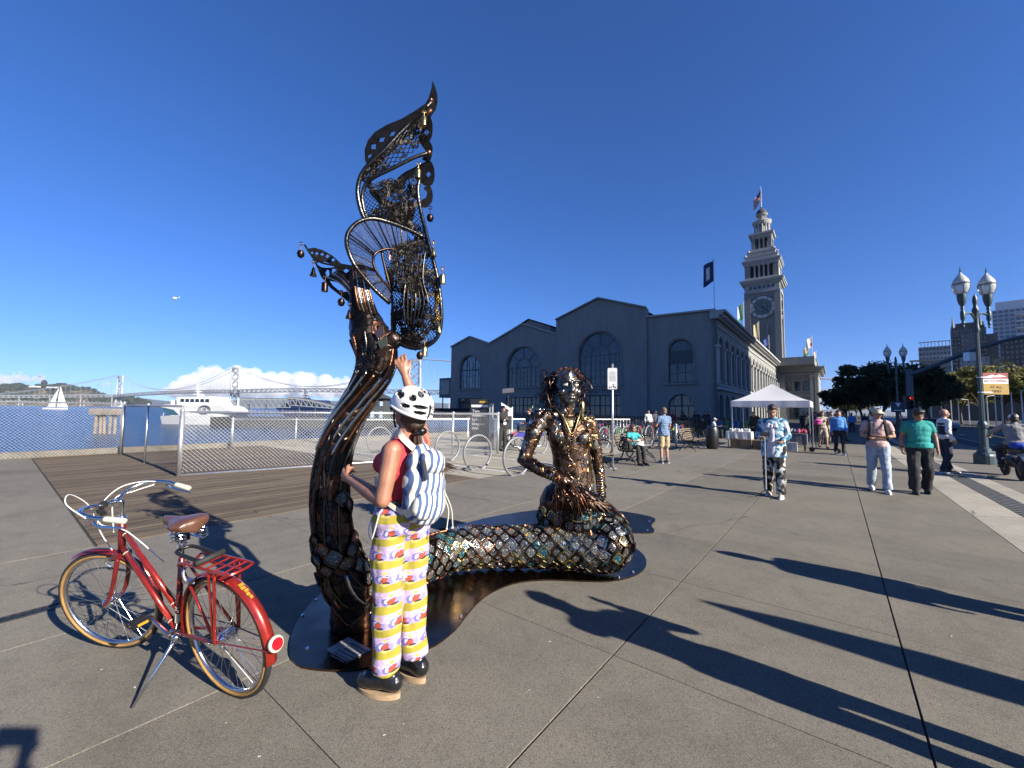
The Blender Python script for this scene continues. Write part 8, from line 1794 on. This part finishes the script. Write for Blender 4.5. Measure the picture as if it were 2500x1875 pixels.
bgp = [(1583, 27, m_whc, m_navyc, 'person in white shirt behind the plaid-shirt man'), (1600, 29, m_greyc, m_blackc, 'grey figure at the dark barrier'), (1640, 30, m_maroon, m_blackc, 'person in maroon right of the plaid-shirt man'), (1702, 34, m_blackc, m_blackc, 'dark standing figure at the arched door right side'), (1728, 36, m_blackc, m_blackc, 'dark figure nearest the hall corner'), (1360, 40, m_blackc, m_blackc, 'dark figure by the hall doors behind the statue hair')]
for k, (x, u, tp, bt, lab) in enumerate(bgp): extra(lab, at_uv(x, 0, u), (.3*math.sin(k*2), -1), 1.7, tp, bt, sleeve='long', vox=.03)
SJ = dict(head=(0, .06, 1.16), neck=(0, 0, 1.02), chest=(0, 0, .86), belly=(0, 0, .68), pelvis=(0, 0, .54), shR=(.17, 0, .96), shL=(-.17, 0, .96), elR=(.22, .12, .72), wrR=(.08, .36, .76), elL=(-.22, .12, .72), wrL=(-.08, .36, .76), hiR=(.09, .05, .51), hiL=(-.09, .05, .51), knR=(.14, .45, .50), knL=(-.14, .45, .50), anR=(.14, .46, .095), anL=(-.14, .46, .095))
for k, (x, u, tp, lab) in enumerate(((1742, 28.5, cloth('pale_blue_shirt', (.45, .55, .7)), 'seated person in pale blue shirt and white cap in the shade'), (1712, 29.5, m_blackc, 'seated dark figure at the shaded tables'), (1768, 30.5, m_navyc, 'seated navy figure at the shaded tables'))):
    p = at_uv(x, 0, u); extra(lab, p, (.7, -.5), 1.7, tp, m_blackc, sleeve='short' if k == 0 else 'long', vox=.026, J=SJ, hem=.5, hat=('cap', m_whc) if k == 0 else None)
    mb = MB(); mb.box(p+EZ*.42, (.5, .45, .05)); mb.bar(p, p+EZ*.4, .04, 6); single(mb, 'stool', m_black, ['dark stool under the person in pale blue', 'dark stool under the dark seated figure', 'dark stool under the navy seated figure'][k], 'stool')
    tp_ = p+V((.35, -.28, 0)); mb = MB(); mb.lathe([(.22, 0), (.03, .04), (.03, .70), (.35, .72), (.35, .75)], 14, tp_); single(mb, 'cafe_table', m_black, ['small dark table before the person in pale blue', 'small dark table before the dark seated figure', 'small dark table before the navy seated figure'][k], 'table')
# ---- motorcyclist at the right edge
mpos = G(2496, 1174); hx = EU; sd3 = EZ.cross(hx)
mo = thing('motorcycle', 'small dark motorcycle with blue saddlebag leaving along the street edge', 'motorcycle', mpos, YAW, world=False)
for x, nm in ((0, 'rear'), (1.25, 'front')):
    mb = MB(); mb.torus((x, 0, .30), (0, 1, 0), .25, .055, 28, 8); wo = mb.build('wheel', m_rubber, mo, smooth=True); mb = MB(); mb.lathe([(.05, -.06), (.19, -.02), (.19, .02), (.05, .06)], 14, (x, 0, .3), (0, 1, 0)); mb.build('rim', m_dkmetal, wo)
mb = MB(); mb.cone((0, 0, .3), .05, (.45, 0, .42), .1); mb.cone((.45, 0, .4), .14, (.75, 0, .45), .13); mb.cone((.3, 0, .72), .1, (.9, 0, .80), .12); mb.cone((-.25, 0, .74), .07, (.35, 0, .74), .11); mb.cone((1.05, 0, .85), .05, (1.25, 0, .3), .04); vlink('body', mb, m_black, mo, .025, 3)
mb = MB(); mb.tube([V((.95, .36, 1.02)), V((1.02, .2, 1.04)), V((1.05, 0, .98)), V((1.02, -.2, 1.04)), V((.95, -.36, 1.02))], .016, 6); mb.build('handlebar', m_black, mo)
mb = MB(); mb.ell((-.02, 0, .84), (.2, .2, .1), 10); vlink('saddlebag', mb, cloth('royal_blue_bag', (.02, .07, .42)), mo, .02, 2)
mb = MB(); mb.tube(catmull([V((-.42, 0, .52)), V((-.2, 0, .64)), V((.05, 0, .60))], 4), .07, 8, flat=.3); mb.build('mudguard', m_galv, mo, smooth=True); mb = MB(); mb.ell((-.3, 0, .66), (.04, .07, .03), 8); mb.build('tail_light', m_chrome, mo)
mb = MB(); mb.tube([V((.5, -.16, .3)), V((-.15, -.2, .34))], [.03, .05], 8); mb.build('exhaust', m_chrome, mo)
o, _ = person('rider in grey jacket and white cap seen from behind on the motorcycle', mpos+EU*.28, EU, 1.74, J=dict(head=(0, .08, 1.49), neck=(0, .05, 1.36), chest=(0, .04, 1.20), belly=(0, 0, 1.02), pelvis=(0, -.02, .88), shR=(.19, .03, 1.30), shL=(-.19, .03, 1.30), elR=(.36, .28, 1.14), wrR=(.33, .58, 1.04), elL=(-.36, .28, 1.14), wrL=(-.33, .58, 1.04), hiR=(.1, .02, .84), hiL=(-.1, .02, .84), knR=(.22, .40, .74), knL=(-.22, .40, .74), anR=(.2, .30, .34), anL=(-.2, .30, .34)), top=cloth('grey_jacket', (.26, .255, .25), .1), bot=m_navyc, shoe=m_dkshoe, hair=('short', m_hairbk), hat=('cap', m_whc), sleeve='long', hem=.86, width=1.22, face=False, amp=.012)
# ---- bystanders just outside the picture whose shadows cross the foreground
for k in range(7):
    o, _ = extra('distant dark walker in the shaded promenade beyond the tent', at_uv(1975+k*17, 0, 44+9*(k % 4)), (.5*math.sin(k*3), math.cos(k*2.2)), 1.66+.03*(k % 3), (m_blackc, m_navyc, m_greyc)[k % 3], (m_navyc, m_blackc)[k % 2], sleeve='long', vox=.04, J=wk); o['group'] = 'distant walkers in the shade'
EXT = [o_ for o_ in COL.objects if o_.type == 'EMPTY' and o_.get('group') == 'distant walkers in the shade']
for k in range(16):
    o = copy_tree(EXT[k % 7]); o.location = at_uv((1972+k*9.5) if k < 10 else (1590+(k-10)*26), 0, (27+4.5*(k % 4)) if k < 10 else 33+(k % 3)); o.rotation_euler = (0, 0, k*1.9)
    if k >= 10: o['label'] = 'dark figure lingering before the shaded hall doors'; o['group'] = 'figures before the hall doors'
def caster(label, tipx, tipy, H, J=None, face=(-.7, .7), **kw):
    L = H/math.tan(R(SUN_EL)); t0 = G(tipx, tipy); p = V((t0.x+L*math.cos(R(SUN_AZ)), t0.y-L*math.sin(R(SUN_AZ)), 0)); return extra(label, p, face, H, m_navyc, m_blackc, sleeve='long', J=J, **kw)
caster('bystander with raised hands standing just outside the right edge', 1302, 1452, 1.74, dict(elL=(-.30, .22, 1.20), wrL=(-.16, .38, 1.40), elR=(.25, .1, 1.14), wrR=(.15, .3, 1.3)), face=(-.4, .9))
caster('second bystander standing outside the right edge behind the first', 1768, 1349, 1.72, face=(-.9, .4))
tp0 = G(1716, 1467); Hp = 2.4; Lp = Hp/math.tan(R(SUN_EL)); pp = V((tp0.x+Lp*math.cos(R(SUN_AZ)), tp0.y-Lp*math.sin(R(SUN_AZ)), 0)); um = thing('shadow_stand', 'unseen parasol-shaped stand added outside the right edge for its shadow', 'shadow caster', pp)  # object of unknown kind, added and shaped only to cast a foreground shadow
mb = MB(); mb.bar(pp, pp+EZ*2.3, .02, 8); mb.build('pole', m_galv, um); mb = MB(); mb.lathe([(.05, 1.28), (.17, 1.42), (.18, 1.7), (.12, 2.1), (.02, 2.4)], 12, pp); mb.build('canopy', m_navyc, um); mb = MB(); mb.lathe([(.25, 0), (.25, .05)], 16, pp); mb.build('base', m_dkmetal, um)
o, _ = extra('photographer standing behind the camera holding up a phone', (.2, -.48, 0), (0, 1), 1.74, m_navyc, m_blackc, sleeve='long', J=dict(elR=(.22, .12, 1.22), wrR=(.09, .36, 1.57), elL=(-.22, .12, 1.24), wrL=(-.09, .36, 1.57)))
ph_ = MB(); ph_.box(V((.2, -.05, 1.66)), (.18, .012, .09)); single(ph_, 'camera_phone', m_black, 'phone held by the photographer behind the picture', 'phone')
# ================================================================= woman with helmet and striped backpack
WF = V((-.70, .714, 0)).normalized(); wl = G(958, 1692); WR = math.atan2(-WF.x, WF.y)
wo_ = thing('person', 'woman in white helmet, red top and patterned trousers touching the sculpture', 'person', V((wl.x, wl.y, 0)), WR, world=False)
_inv = M.Rotation(-WR, 3, 'Z')
def LC(x, y, Y): p = D(x, y, Y); return _inv @ (p-V((wl.x, wl.y, 0)))
def LG(x, y, z=0): p = G(x, y, z); return _inv @ (p-V((wl.x, wl.y, 0)))
# printed cotton: lilac and mustard bands with scattered red and blue motifs
mpn, t, b, co = base('printed_cotton', .85, 0, .15)
wv = N(t, 'ShaderNodeTexNoise', Scale=9, Detail=2); t.links.new(co, wv.inputs['Vector'])
sp = N(t, 'ShaderNodeSeparateXYZ'); t.links.new(co, sp.inputs[0]); PX, PZ = .105, .118
xr = math_(t, 'ADD', math_(t, 'MULTIPLY', sp.outputs[0], .74), math_(t, 'MULTIPLY', sp.outputs[1], -.67))
z0 = math_(t, 'ADD', math_(t, 'MULTIPLY', math_(t, 'ADD', sp.outputs[2], math_(t, 'MULTIPLY', wv.outputs['Fac'], .007)), 1/PZ), math_(t, 'ADD', math_(t, 'MULTIPLY', xr, -.6), math_(t, 'MULTIPLY', math_(t, 'GREATER_THAN', sp.outputs[0], .012), .43)))
rowi = math_(t, 'FLOOR', z0); fz_ = math_(t, 'FRACT', z0); fx_ = math_(t, 'FRACT', math_(t, 'ADD', math_(t, 'MULTIPLY', xr, 1/PX), math_(t, 'MULTIPLY', rowi, .37)))
c = mixc(t, math_(t, 'GREATER_THAN', math_(t, 'ADD', fz_, math_(t, 'MULTIPLY', math_(t, 'SUBTRACT', wv.outputs['Fac'], .5), .3)), .37), (.40, .34, .05), (.52, .38, .57))
wisp = N(t, 'ShaderNodeTexNoise', Scale=42, Detail=2, Distortion=2.0); mpp = N(t, 'ShaderNodeMapping', Scale=(.5, .5, 1.4)); t.links.new(co, mpp.inputs[0]); t.links.new(mpp.outputs[0], wisp.inputs['Vector'])
c = mixc(t, math_(t, 'MULTIPLY', math_(t, 'GREATER_THAN', wisp.outputs['Fac'], .58), math_(t, 'GREATER_THAN', fz_, .5)), c, (.72, .62, .78))
def blob(cx, cz, rx, rz, col, c, nz_=.0):
    dx = math_(t, 'MULTIPLY', math_(t, 'SUBTRACT', fx_, cx), PX/rx); dz = math_(t, 'MULTIPLY', math_(t, 'SUBTRACT', fz_, cz), PZ/rz); d2 = math_(t, 'ADD', math_(t, 'MULTIPLY', dx, dx), math_(t, 'MULTIPLY', dz, dz))
    n_ = math_(t, 'MULTIPLY', math_(t, 'SUBTRACT', wisp.outputs['Fac'], .5), 2.2); return mixc(t, math_(t, 'LESS_THAN', math_(t, 'ADD', d2, n_), 1.0), c, col)
c = blob(.28, .56, .026, .022, (.20, .18, .48), c); c = blob(.34, .58, .016, .014, (.66, .66, .74), c); c = blob(.56, .50, .026, .024, (.10, .05, .06), c); c = blob(.56, .51, .022, .020, (.52, .09, .06), c); c = blob(.55, .36, .026, .010, (.60, .50, .16), c); c = blob(.5, .84, .010, .008, (.62, .5, .06), c); c = blob(.8, .52, .014, .02, (.32, .30, .60), c); c = blob(.62, .42, .02, .006, (.07, .05, .05), c)
t.links.new(c, b.inputs['Base Color'])
m_top = cloth('coral_red_top', (.50, .035, .055), .1, 9); m_wskin = mat('tanned_skin', (.37, .17, .10), .48, 0, .16, 16, .08, 120, sub=.06)
J = dict(head=LC(1000, 1003, 2.42), neck=LC(988, 1065, 2.42), chest=LC(985, 1128, 2.42), belly=LC(980, 1190, 2.42), pelvis=LC(980, 1248, 2.41),
         shL=LC(958, 1100, 2.30), elL=LC(934, 1222, 2.24), wrL=LC(853, 1168, 2.52), shR=LC(1032, 1082, 2.55), elR=LC(1018, 1000, 2.72), wrR=LC(989, 915, 2.74),
         hiL=LC(956, 1262, 2.38), hiR=LC(1008, 1258, 2.46), knL=LC(946, 1440, 2.33), knR=LC(1006, 1430, 2.47), anL=LG(942, 1697)+V((0, 0, .10)), anR=LG(1012, 1655)+V((0, 0, .10)))
S1 = 1.0
bd = MB(); q = J
# head, neck, hair under the helmet
HM = M.Rotation(R(12), 3, 'Z') @ M.Rotation(R(14), 3, 'X'); hp = q['head']
def HH(x, y, z): return hp+HM @ V((x, y, z))
bd.ell(HH(0, -.012, .03), (.076, .094, .088), 18, HM); bd.ell(HH(0, .025, -.035), (.058, .066, .076), 14, HM); bd.ell(HH(0, .055, -.088), (.026, .026, .022), 8, HM); bd.cone(HH(0, .086, .01), .009, HH(0, .108, -.03), .013, 8)
for sg in (-1, 1): bd.ell(HH(.077*sg, -.005, -.02), (.012, .022, .032), 8, HM)
bd.cone(q['neck']-V((0, 0, .03)), .060, HH(0, -.015, -.06), .050)
def wt(mb, k):
    mb.ell(q['chest'], (.142+k, .100+k, .145+k), 20); mb.ell(q['chest'].lerp(q['belly'], .5), (.125+k, .092+k, .12+k), 18); mb.ell(q['belly'], (.120+k, .095+k, .12), 18)
    mb.cone(q['shL'].lerp(q['shR'], .14), .046+k, q['shR'].lerp(q['shL'], .14), .046+k); mb.cone(q['neck']-V((0, 0, .045)), .052+k, q['chest'], .10+k)
    for sg in (-1, 1): mb.ell(q['chest']+V((.07*sg, .085, -.01)), (.062+k, .056+k, .058+k), 14)
wt(bd, 0); bd.ell(q['pelvis'], (.15, .11, .11), 14)
for a, c_, r0, r1 in ((q['shL'], q['elL'], .053, .041), (q['elL'], q['elL'].lerp(q['wrL'], .3), .040, .043), (q['elL'].lerp(q['wrL'], .3), q['wrL'], .043, .027), (q['shR'], q['elR'], .052, .04), (q['elR'], q['elR'].lerp(q['wrR'], .3), .04, .042), (q['elR'].lerp(q['wrR'], .3), q['wrR'], .042, .027)): bd.cone(a, r0, c_, r1, 14)
for sd_ in 'LR':
    bd.cone(q['hi'+sd_], .08, q['kn'+sd_], .05); bd.cone(q['kn'+sd_], .05, q['an'+sd_], .035)
# left hand pinching at the tail; right hand up at the sculpture
def fingers(wr, el, across, curldir, curl, spread=1.0, th=None):
    d = (wr-el).normalized(); ac = (across-d*across.dot(d)).normalized(); cd = curldir-d*curldir.dot(d)-ac*curldir.dot(ac); cd.normalize()
    bd.cone(wr, .026, wr+d*.075+ac*.022, .019, 10); bd.cone(wr, .026, wr+d*.075-ac*.022, .018, 10); bd.cone(wr+d*.03, .026, wr+d*.07, .024, 10)
    for k, (of, ln) in enumerate(((.033, .078), (.011, .086), (-.011, .080), (-.031, .064))):
        b0 = wr+d*.085+ac*of*spread; c1 = curl*(1+.08*k); m1 = b0+(d*math.cos(c1)+cd*math.sin(c1))*ln*.48; m2 = m1+(d*math.cos(c1*2.1)+cd*math.sin(c1*2.1))*ln*.32; m3 = m2+(d*math.cos(c1*2.8)+cd*math.sin(c1*2.8))*ln*.25
        bd.cone(b0, .0105, m1, .0095, 8); bd.cone(m1, .0095, m2, .0085, 8); bd.cone(m2, .0085, m3, .0072, 8)
    t0 = wr+d*.03+ac*.028; t1 = t0+(d*.75+ac*.62+cd*.25).normalized()*.042; t2 = t1+(d*.8+ac*.05+cd*.6).normalized()*.034; bd.cone(t0, .0145, t1, .0118, 8); bd.cone(t1, .0118, t2, .0085, 8)
up_l = V((0, 0, 1)); toward = _inv @ V((.3, -.9, 0))
fingers(q['wrL'], q['elL'], V((0, 0, 1)), _inv @ V((.75, .6, -.1)), .85)
fingers(q['wrR'], q['elR'], _inv @ V((1, 0, 0)), _inv @ V((-.3, .9, 0)), .35, 1.15)
vlink('body', bd, m_wskin, wo_, .0052, 3)
# top
tt = MB(); wt(tt, .013); tt.tube([q['belly']-V((0, 0, .02)), q['pelvis']+V((0, 0, .04))], [.13, .135], 20, flat=.78, up=V((0, 1, 0)))
for sd_ in 'LR': tt.cone(q['sh'+sd_].lerp(q['shR' if sd_ == 'L' else 'shL'], .12), .058, q['sh'+sd_].lerp(q['chest'], .45), .075)
vlink('top', tt, m_top, wo_, .0075, 4, folds(.0055, 13, 3))
bl = MB(); c0 = q['pelvis']+V((0, 0, .065)); bl.tube([c0-V((0, 0, .018)), c0+V((0, 0, .018))], .152, 28, flat=.76, up=V((0, 1, 0)))
bl.build('belt', m_black, wo_)
# trousers
tr = MB(); tr.ell(q['pelvis']-V((0, .012, .03)), (.168, .132, .12), 20); tr.tube([q['pelvis']+V((0, 0, .05)), q['pelvis']-V((0, 0, .06))], [.146, .166], 24, flat=.78, up=V((0, 1, 0)))
for sd_ in 'LR':
    a, k, n = q['hi'+sd_], q['kn'+sd_], q['an'+sd_]; tr.cone(a, .108, k, .083, 16); tr.ell(k, .083, 12); tr.tube([k, k.lerp(n, .5), n.lerp(k, .085)], [.083, .078, .079], 18)
def wfold(c_): q_ = V((c_.x*11, c_.y*11, c_.z*6)); return .011*(NZ.noise(q_)+.5*NZ.noise(q_*2.2))+.02*max(0, NZ.noise(V((c_.x*6+3, c_.y*6, c_.z*5+c_.x*9)))-.12)
vlink('trousers', tr, mpn, wo_, .008, 3, wfold)
ch = MB(); ch.tube(catmull([q['pelvis']+V((-.13, .04, .05)), q['pelvis']+V((-.17, .05, -.07)), q['pelvis']+V((-.175, .0, -.12)), q['pelvis']+V((-.16, -.05, .03))], 5), .004, 5); ch.build('key_cord', m_white, wo_)
# boots
m_boot = mat('black_boot_leather', (.012, .012, .013), .28, 0, .3, 20, .1, 80, coat=.3); m_crepe = mat('tan_wedge_sole', (.42, .29, .17), .8, 0, .12, 30)
for sd_, tx, hx_ in (('L', (876, 1684), (968, 1706)), ('R', (980, 1628), (1036, 1660))):
    a = LG(*tx); hh = LG(*hx_); dv = (a-hh); dv.z = 0; dv = dv.normalized(); n = q['an'+sd_]; c0 = V((n.x, n.y, 0)); c0 = c0-dv*.02; bo = MB(); z = lambda v_: V((0, 0, v_))
    bo.cone(c0-dv*.03+z(.08), .05, c0+dv*.05+z(.085), .052); bo.cone(c0+dv*.05+z(.08), .052, c0+dv*.12+z(.07), .05); bo.cone(c0+dv*.12+z(.068), .05, c0+dv*.162+z(.058), .04); bo.tube([c0+z(.08), n+z(.11)], [.05, .052], 14); bo.cone(c0-dv*.035+z(.07), .042, c0+dv*.02+z(.13), .046)
    bt = vlink('boot', bo, m_boot, wo_, .006, 3); so_ = MB(); s2 = dv.cross(EZ); pts = []
    for k in range(28): an = 2*PI*k/28; x = math.cos(an); y = math.sin(an); pts.append((c0+dv*(.064+.132*x)+s2*(.047-.005*math.cos(an*2+.4))*y, x))
    lo = [p+z(.002) for p, x in pts]; hi = [p+z(.026-.005*x) for p, x in pts]; so_.add(lo+hi, [tuple(range(27, -1, -1)), tuple(range(28, 56))]+[(i, (i+1) % 28, (i+1) % 28+28, i+28) for i in range(28)]); so_.build('sole', m_crepe, bt, smooth='auto')
# hair: ponytail of strands, dark mass under the helmet
hr = MB(); hr.ell(HH(0, -.04, .0), (.085, .085, .10), 14, HM); hr.ell(HH(0, -.07, -.06), (.06, .05, .05), 12, HM); vlink('hair', hr, m_hairbr, wo_, .008, 2, lambda c_: .004*NZ.noise(c_*60))
pt0 = HH(0, -.10, -.085); tie = MB(); tie.torus(pt0+HM @ V((0, -.012, -.02)), HM @ V((0, -.5, -.9)), .026, .013, 16, 8); tie.build('hair_tie', m_black, wo_, smooth=True)
pn = MB(); r12 = random.Random(2)
wind = _inv @ V((1, -.25, 0))
for k in range(150):
    a = r12.uniform(0, 6.28); rr = .024*r12.random()**.5; o0 = HM @ V((rr*math.cos(a), rr*math.sin(a), 0)); L2_ = r12.uniform(.7, 1.1); p0 = pt0+o0*.8; p1 = pt0+o0*1.6+V((0, 0, -.09))+wind*.015; p2 = p1+V((0, 0, -.085*L2_))+wind*(.05+.02*r12.random())+o0*.6; p3 = p2+V((0, 0, -.035*L2_))+wind*(.075*L2_+.03*r12.random())+o0*.8
    pn.tube(catmull([p0, p1, p2, p3], 4), lerp_list([.0034, .003, .0012], 13), 4, cap=False)
tag(pn.build('ponytail', mat('brown_strands', (.085, .045, .025), .4, 0, .35, 90), wo_), kind='stuff')
# helmet
m_helm = mat('white_helmet', (.80, .81, .80), .35, 0, .03, 5, coat=.3)
def HS(th, ph, k=1.0):      # helmet shell point: th around, ph from the crown
    x = .108*math.sin(ph)*math.cos(th); y = -.015+.142*math.sin(ph)*math.sin(th); z = .035+.118*math.cos(ph); return HH(x*k, y*k, z*k+.0)
sh = MB(); nA, nB = 132, 54; vents = []
for th_, ph_, wt_, wp_ in ((-90, 30, 7, 9), (-62, 42, 8, 11), (-118, 42, 8, 11), (-90, 12, 8, 7), (-35, 58, 9, 9), (-145, 58, 9, 9), (-62, 80, 20, 4.5), (-118, 80, 20, 4.5), (-64, 96, 17, 4.5), (-116, 96, 17, 4.5), (-5, 60, 9, 10), (175, 60, 9, 10), (-20, 84, 12, 5), (200, 84, 12, 5), (25, 55, 9, 10), (155, 55, 9, 10), (60, 40, 8, 10), (120, 40, 8, 10), (90, 45, 6, 12)): vents.append((R(th_), R(ph_), R(wt_), R(wp_)))
def in_vent(th, ph):
    for a, b_, wa_, wb_ in vents:
        d = math.atan2(math.sin(th-a), math.cos(th-a))*math.sin(ph)
        if (d/wa_)**2*.9+((ph-b_)/wb_)**2 < 1: return True
    return False
vs = []; vin = []
for i in range(nB+1):
    for k in range(nA):
        th = 2*PI*k/nA; back = .5*(1-math.sin(th)); ph = R(i/nB*(94+18*back)); v_ = in_vent(th, ph); vs.append(HS(th, ph, .84 if v_ else 1.0)); vin.append(v_)
fs = []
for i in range(nB):
    for k in range(nA):
        q4 = (i*nA+k, i*nA+(k+1) % nA, (i+1)*nA+(k+1) % nA, (i+1)*nA+k); sh.f.append(q4); sh.mi.append(1 if sum(vin[x] for x in q4) >= 2 else 0)
sh.v = vs; rim_ = [vs[nB*nA+k] for k in range(nA)]
helm = sh.build('helmet', [m_helm, m_black], wo_, smooth='auto')
rm = MB(); rm.tube(rim_, .009, 6, closed=True); rm.build('rim', m_helm, helm, smooth=True)
sb = MB(); sb.tube([HS(R(-90), R(a), 1.015) for a in (72, 80, 90, 100, 110)], [.016, .013, .011, .010, .009], 6, flat=.4); sb.build('rear_strip', m_black, helm)
dl_ = MB(); dl_.ell(HH(0, -.135, -.085), (.03, .02, .022), 10); dl_.build('dial', m_dkmetal, helm, smooth=True)
p0 = HS(R(-128), R(36), 1.012); e1 = (HS(R(-116), R(52), 1.012)-HS(R(-134), R(30), 1.012)).normalized(); nn = (p0-HH(0, 0, .03)).normalized(); e2 = nn.cross(e1).normalized()
text_mesh('BONTRAGER', .017, e1, e2, HS(R(-124), R(43), 1.02), wo_, mat('helmet_grey_print', (.25, .25, .26), .5), thick=.002, width=.085)
gl_ = MB(); gl_.tube([HH(-.078, .0, .0), HH(-.072, .075, .004)], .004, 5); gl_.ell(HH(-.05, .088, -.002), (.026, .008, .02), 10, HM); gl_.ell(HH(.045, .088, -.002), (.026, .008, .02), 10, HM); gl_.build('sunglasses', m_black, wo_)
for sg in (-1, 1): sp_s = MB(); sp_s.tube(catmull([HH(.088*sg, .03, .0), HH(.078*sg, .03, -.06), HH(.03*sg, .055, -.115)], 4), .007, 5, flat=.3); sp_s.build('chin_strap', m_black, helm)
# backpack
BKP = thing('backpack', 'blue and white striped canvas backpack worn by the woman in the helmet', 'backpack', wo_.location, WR, world=False)
ms2, t, b, co = base('striped_canvas', .9, 0, .1); sp = N(t, 'ShaderNodeSeparateXYZ'); t.links.new(co, sp.inputs[0]); nz = N(t, 'ShaderNodeTexNoise', Scale=7, Detail=2); t.links.new(co, nz.inputs['Vector'])
xs = math_(t, 'ADD', math_(t, 'ADD', sp.outputs[0], math_(t, 'MULTIPLY', sp.outputs[2], -.16)), math_(t, 'MULTIPLY', nz.outputs['Fac'], .016)); st2 = math_(t, 'LESS_THAN', math_(t, 'FRACT', math_(t, 'MULTIPLY', xs, 1/.037)), .44)
n3 = N(t, 'ShaderNodeTexNoise', Scale=160); t.links.new(co, n3.inputs['Vector']); c = mixc(t, st2, (.70, .67, .58), (.085, .14, .29)); c = mixc(t, .5, c, ramp(t, n3.outputs['Fac'], [(.3, (.8, .8, .8)), (.7, (1.1, 1.1, 1.1))]), 'MULTIPLY'); t.links.new(c, b.inputs['Base Color'])
bc = q['belly'].lerp(q['chest'], .38)+V((.035, -.185, -.015)); pk_ = MB()
pk_.ell(bc+V((0, -.005, -.10)), (.135, .10, .125), 20); pk_.ell(bc+V((0, 0, .0)), (.128, .095, .14), 20); pk_.ell(bc+V((0, .02, .12)), (.10, .075, .09), 18); pk_.ell(bc+V((.0, .03, .18)), (.055, .05, .045), 14)
def bfold(c_): return .007*NZ.noise(V((c_.x*14, c_.y*14, c_.z*5)))+.006*NZ.noise(c_*24)
bag = vlink('bag', pk_, ms2, BKP, .008, 12, bfold)
pkt = MB(); pkt.ell(bc+V((-.045, -.075, -.10)), (.075, .045, .08), 14); vlink('pocket', pkt, ms2, bag, .008, 2, bfold)
flp = MB(); flp.ell(bc+V((.015, -.045, .12)), (.085, .06, .075), 14); vlink('flap', flp, ms2, bag, .008, 2, bfold); hp_ = MB(); hp_.tube(catmull([bc+V((-.04, -.03, .17)), bc+V((-.06, -.08, .12)), bc+V((-.055, -.10, .04))], 4), .012, 6, flat=.5); hp_.build('buckle_strap', m_navyc, bag)
m_canv = mat('cream_canvas', (.68, .64, .54), .9, 0, .1, 30)
def band(pts, wd, nm, par):
    c_ = catmull(pts, 5); mb = MB(); vs = []
    for i, p in enumerate(c_):
        t_ = (c_[min(i+1, len(c_)-1)]-c_[max(i-1, 0)]).normalized(); ctr_ = V((q['chest'].x, q['chest'].y, p.z)); nr = (p-ctr_).normalized(); sd_ = t_.cross(nr).normalized(); vs += [p+sd_*wd, p-sd_*wd, p-sd_*wd+nr*.004, p+sd_*wd+nr*.004]
    n_ = len(c_); mb.add(vs, [(4*i+a, 4*i+(a+1) % 4, 4*i+4+(a+1) % 4, 4*i+4+a) for i in range(n_-1) for a in range(4)]); return mb.build(nm, m_canv, par, smooth='auto')
shl, ch_ = q['shL'], q['chest']
band([bc+V((-.03, .02, .17)), shl.lerp(q['neck'], .42)+V((-.0, -.065, .035)), shl.lerp(q['neck'], .42)+V((0, .0, .068)), shl.lerp(q['neck'], .36)+V((0, .085, .01)), ch_+V((-.105, .115, -.02))], .017, 'strap', BKP)
band([bc+V((.03, .02, .17)), q['shR'].lerp(q['neck'], .42)+V((0, -.06, .035)), q['shR'].lerp(q['neck'], .42)+V((0, .0, .068)), q['shR'].lerp(q['neck'], .36)+V((0, .085, .01)), ch_+V((.105, .115, -.02))], .017, 'strap', BKP)
band([ch_+V((-.13, .075, -.12)), q['belly']+V((-.145, .03, .06)), q['belly']+V((-.135, -.06, -.04)), bc+V((-.11, .03, -.15))], .012, 'strap', BKP)
for k, x in enumerate((.07, .09)): cd = MB(); cd.tube(catmull([bc+V((x, -.07, -.05)), bc+V((x+.03, -.09, -.14)), bc+V((x+.025+.02*k, -.085, -.24))], 4), .003, 5); cd.ell(bc+V((x+.025+.02*k, -.085, -.245)), .007, 6); cd.build('cord', m_canv, BKP)
bpy.data.scenes.remove(TS)
# one calibration of all painted, stone and cloth albedos against the exposure above (metals and lamps keep theirs)
for m in (m_br1, m_face, m_tailm, m_silv, m_brass, m_copp, m_obr, m_dark2):
    t, b = nodes_of(m); out = mixc(t, 1.0, b.inputs['Base Color'].links[0].from_socket, (.74, .74, .74), 'MULTIPLY'); t.links.new(out, b.inputs['Base Color'])
for m in bpy.data.materials:
    if not m.use_nodes or 'Principled BSDF' not in m.node_tree.nodes: continue
    t, b = nodes_of(m); ic = b.inputs['Base Color']
    if b.inputs['Metallic'].default_value > .5 or b.inputs['Transmission Weight'].default_value > 0: continue
    if ic.is_linked:
        src = ic.links[0].from_socket; out = mixc(t, 1.0, src, (.72, .72, .72), 'MULTIPLY'); t.links.new(out, ic)
        for n in list(t.nodes):
            if n.type == 'BSDF_TRANSLUCENT' and n.inputs[0].is_linked: t.links.new(out, n.inputs[0])
    else: c = ic.default_value; ic.default_value = (c[0]*.72, c[1]*.72, c[2]*.72, 1)
# ================================================================= thin sea haze round everything but the sky and clouds
hz = MB(); hz.bx(-8000, 5000, -260, 8420, -7, 215); mh = bpy.data.materials.new('haze'); mh.use_nodes = True; t = mh.node_tree; t.nodes.remove(t.nodes['Principled BSDF'])
pv = t.nodes.new('ShaderNodeVolumePrincipled'); pv.inputs['Color'].default_value = (.80, .88, 1, 1); pv.inputs['Density'].default_value = .00004; pv.inputs['Anisotropy'].default_value = .3
t.links.new(pv.outputs[0], t.nodes['Material Output'].inputs['Volume']); tag(hz.build('haze', mh), kind='stuff')
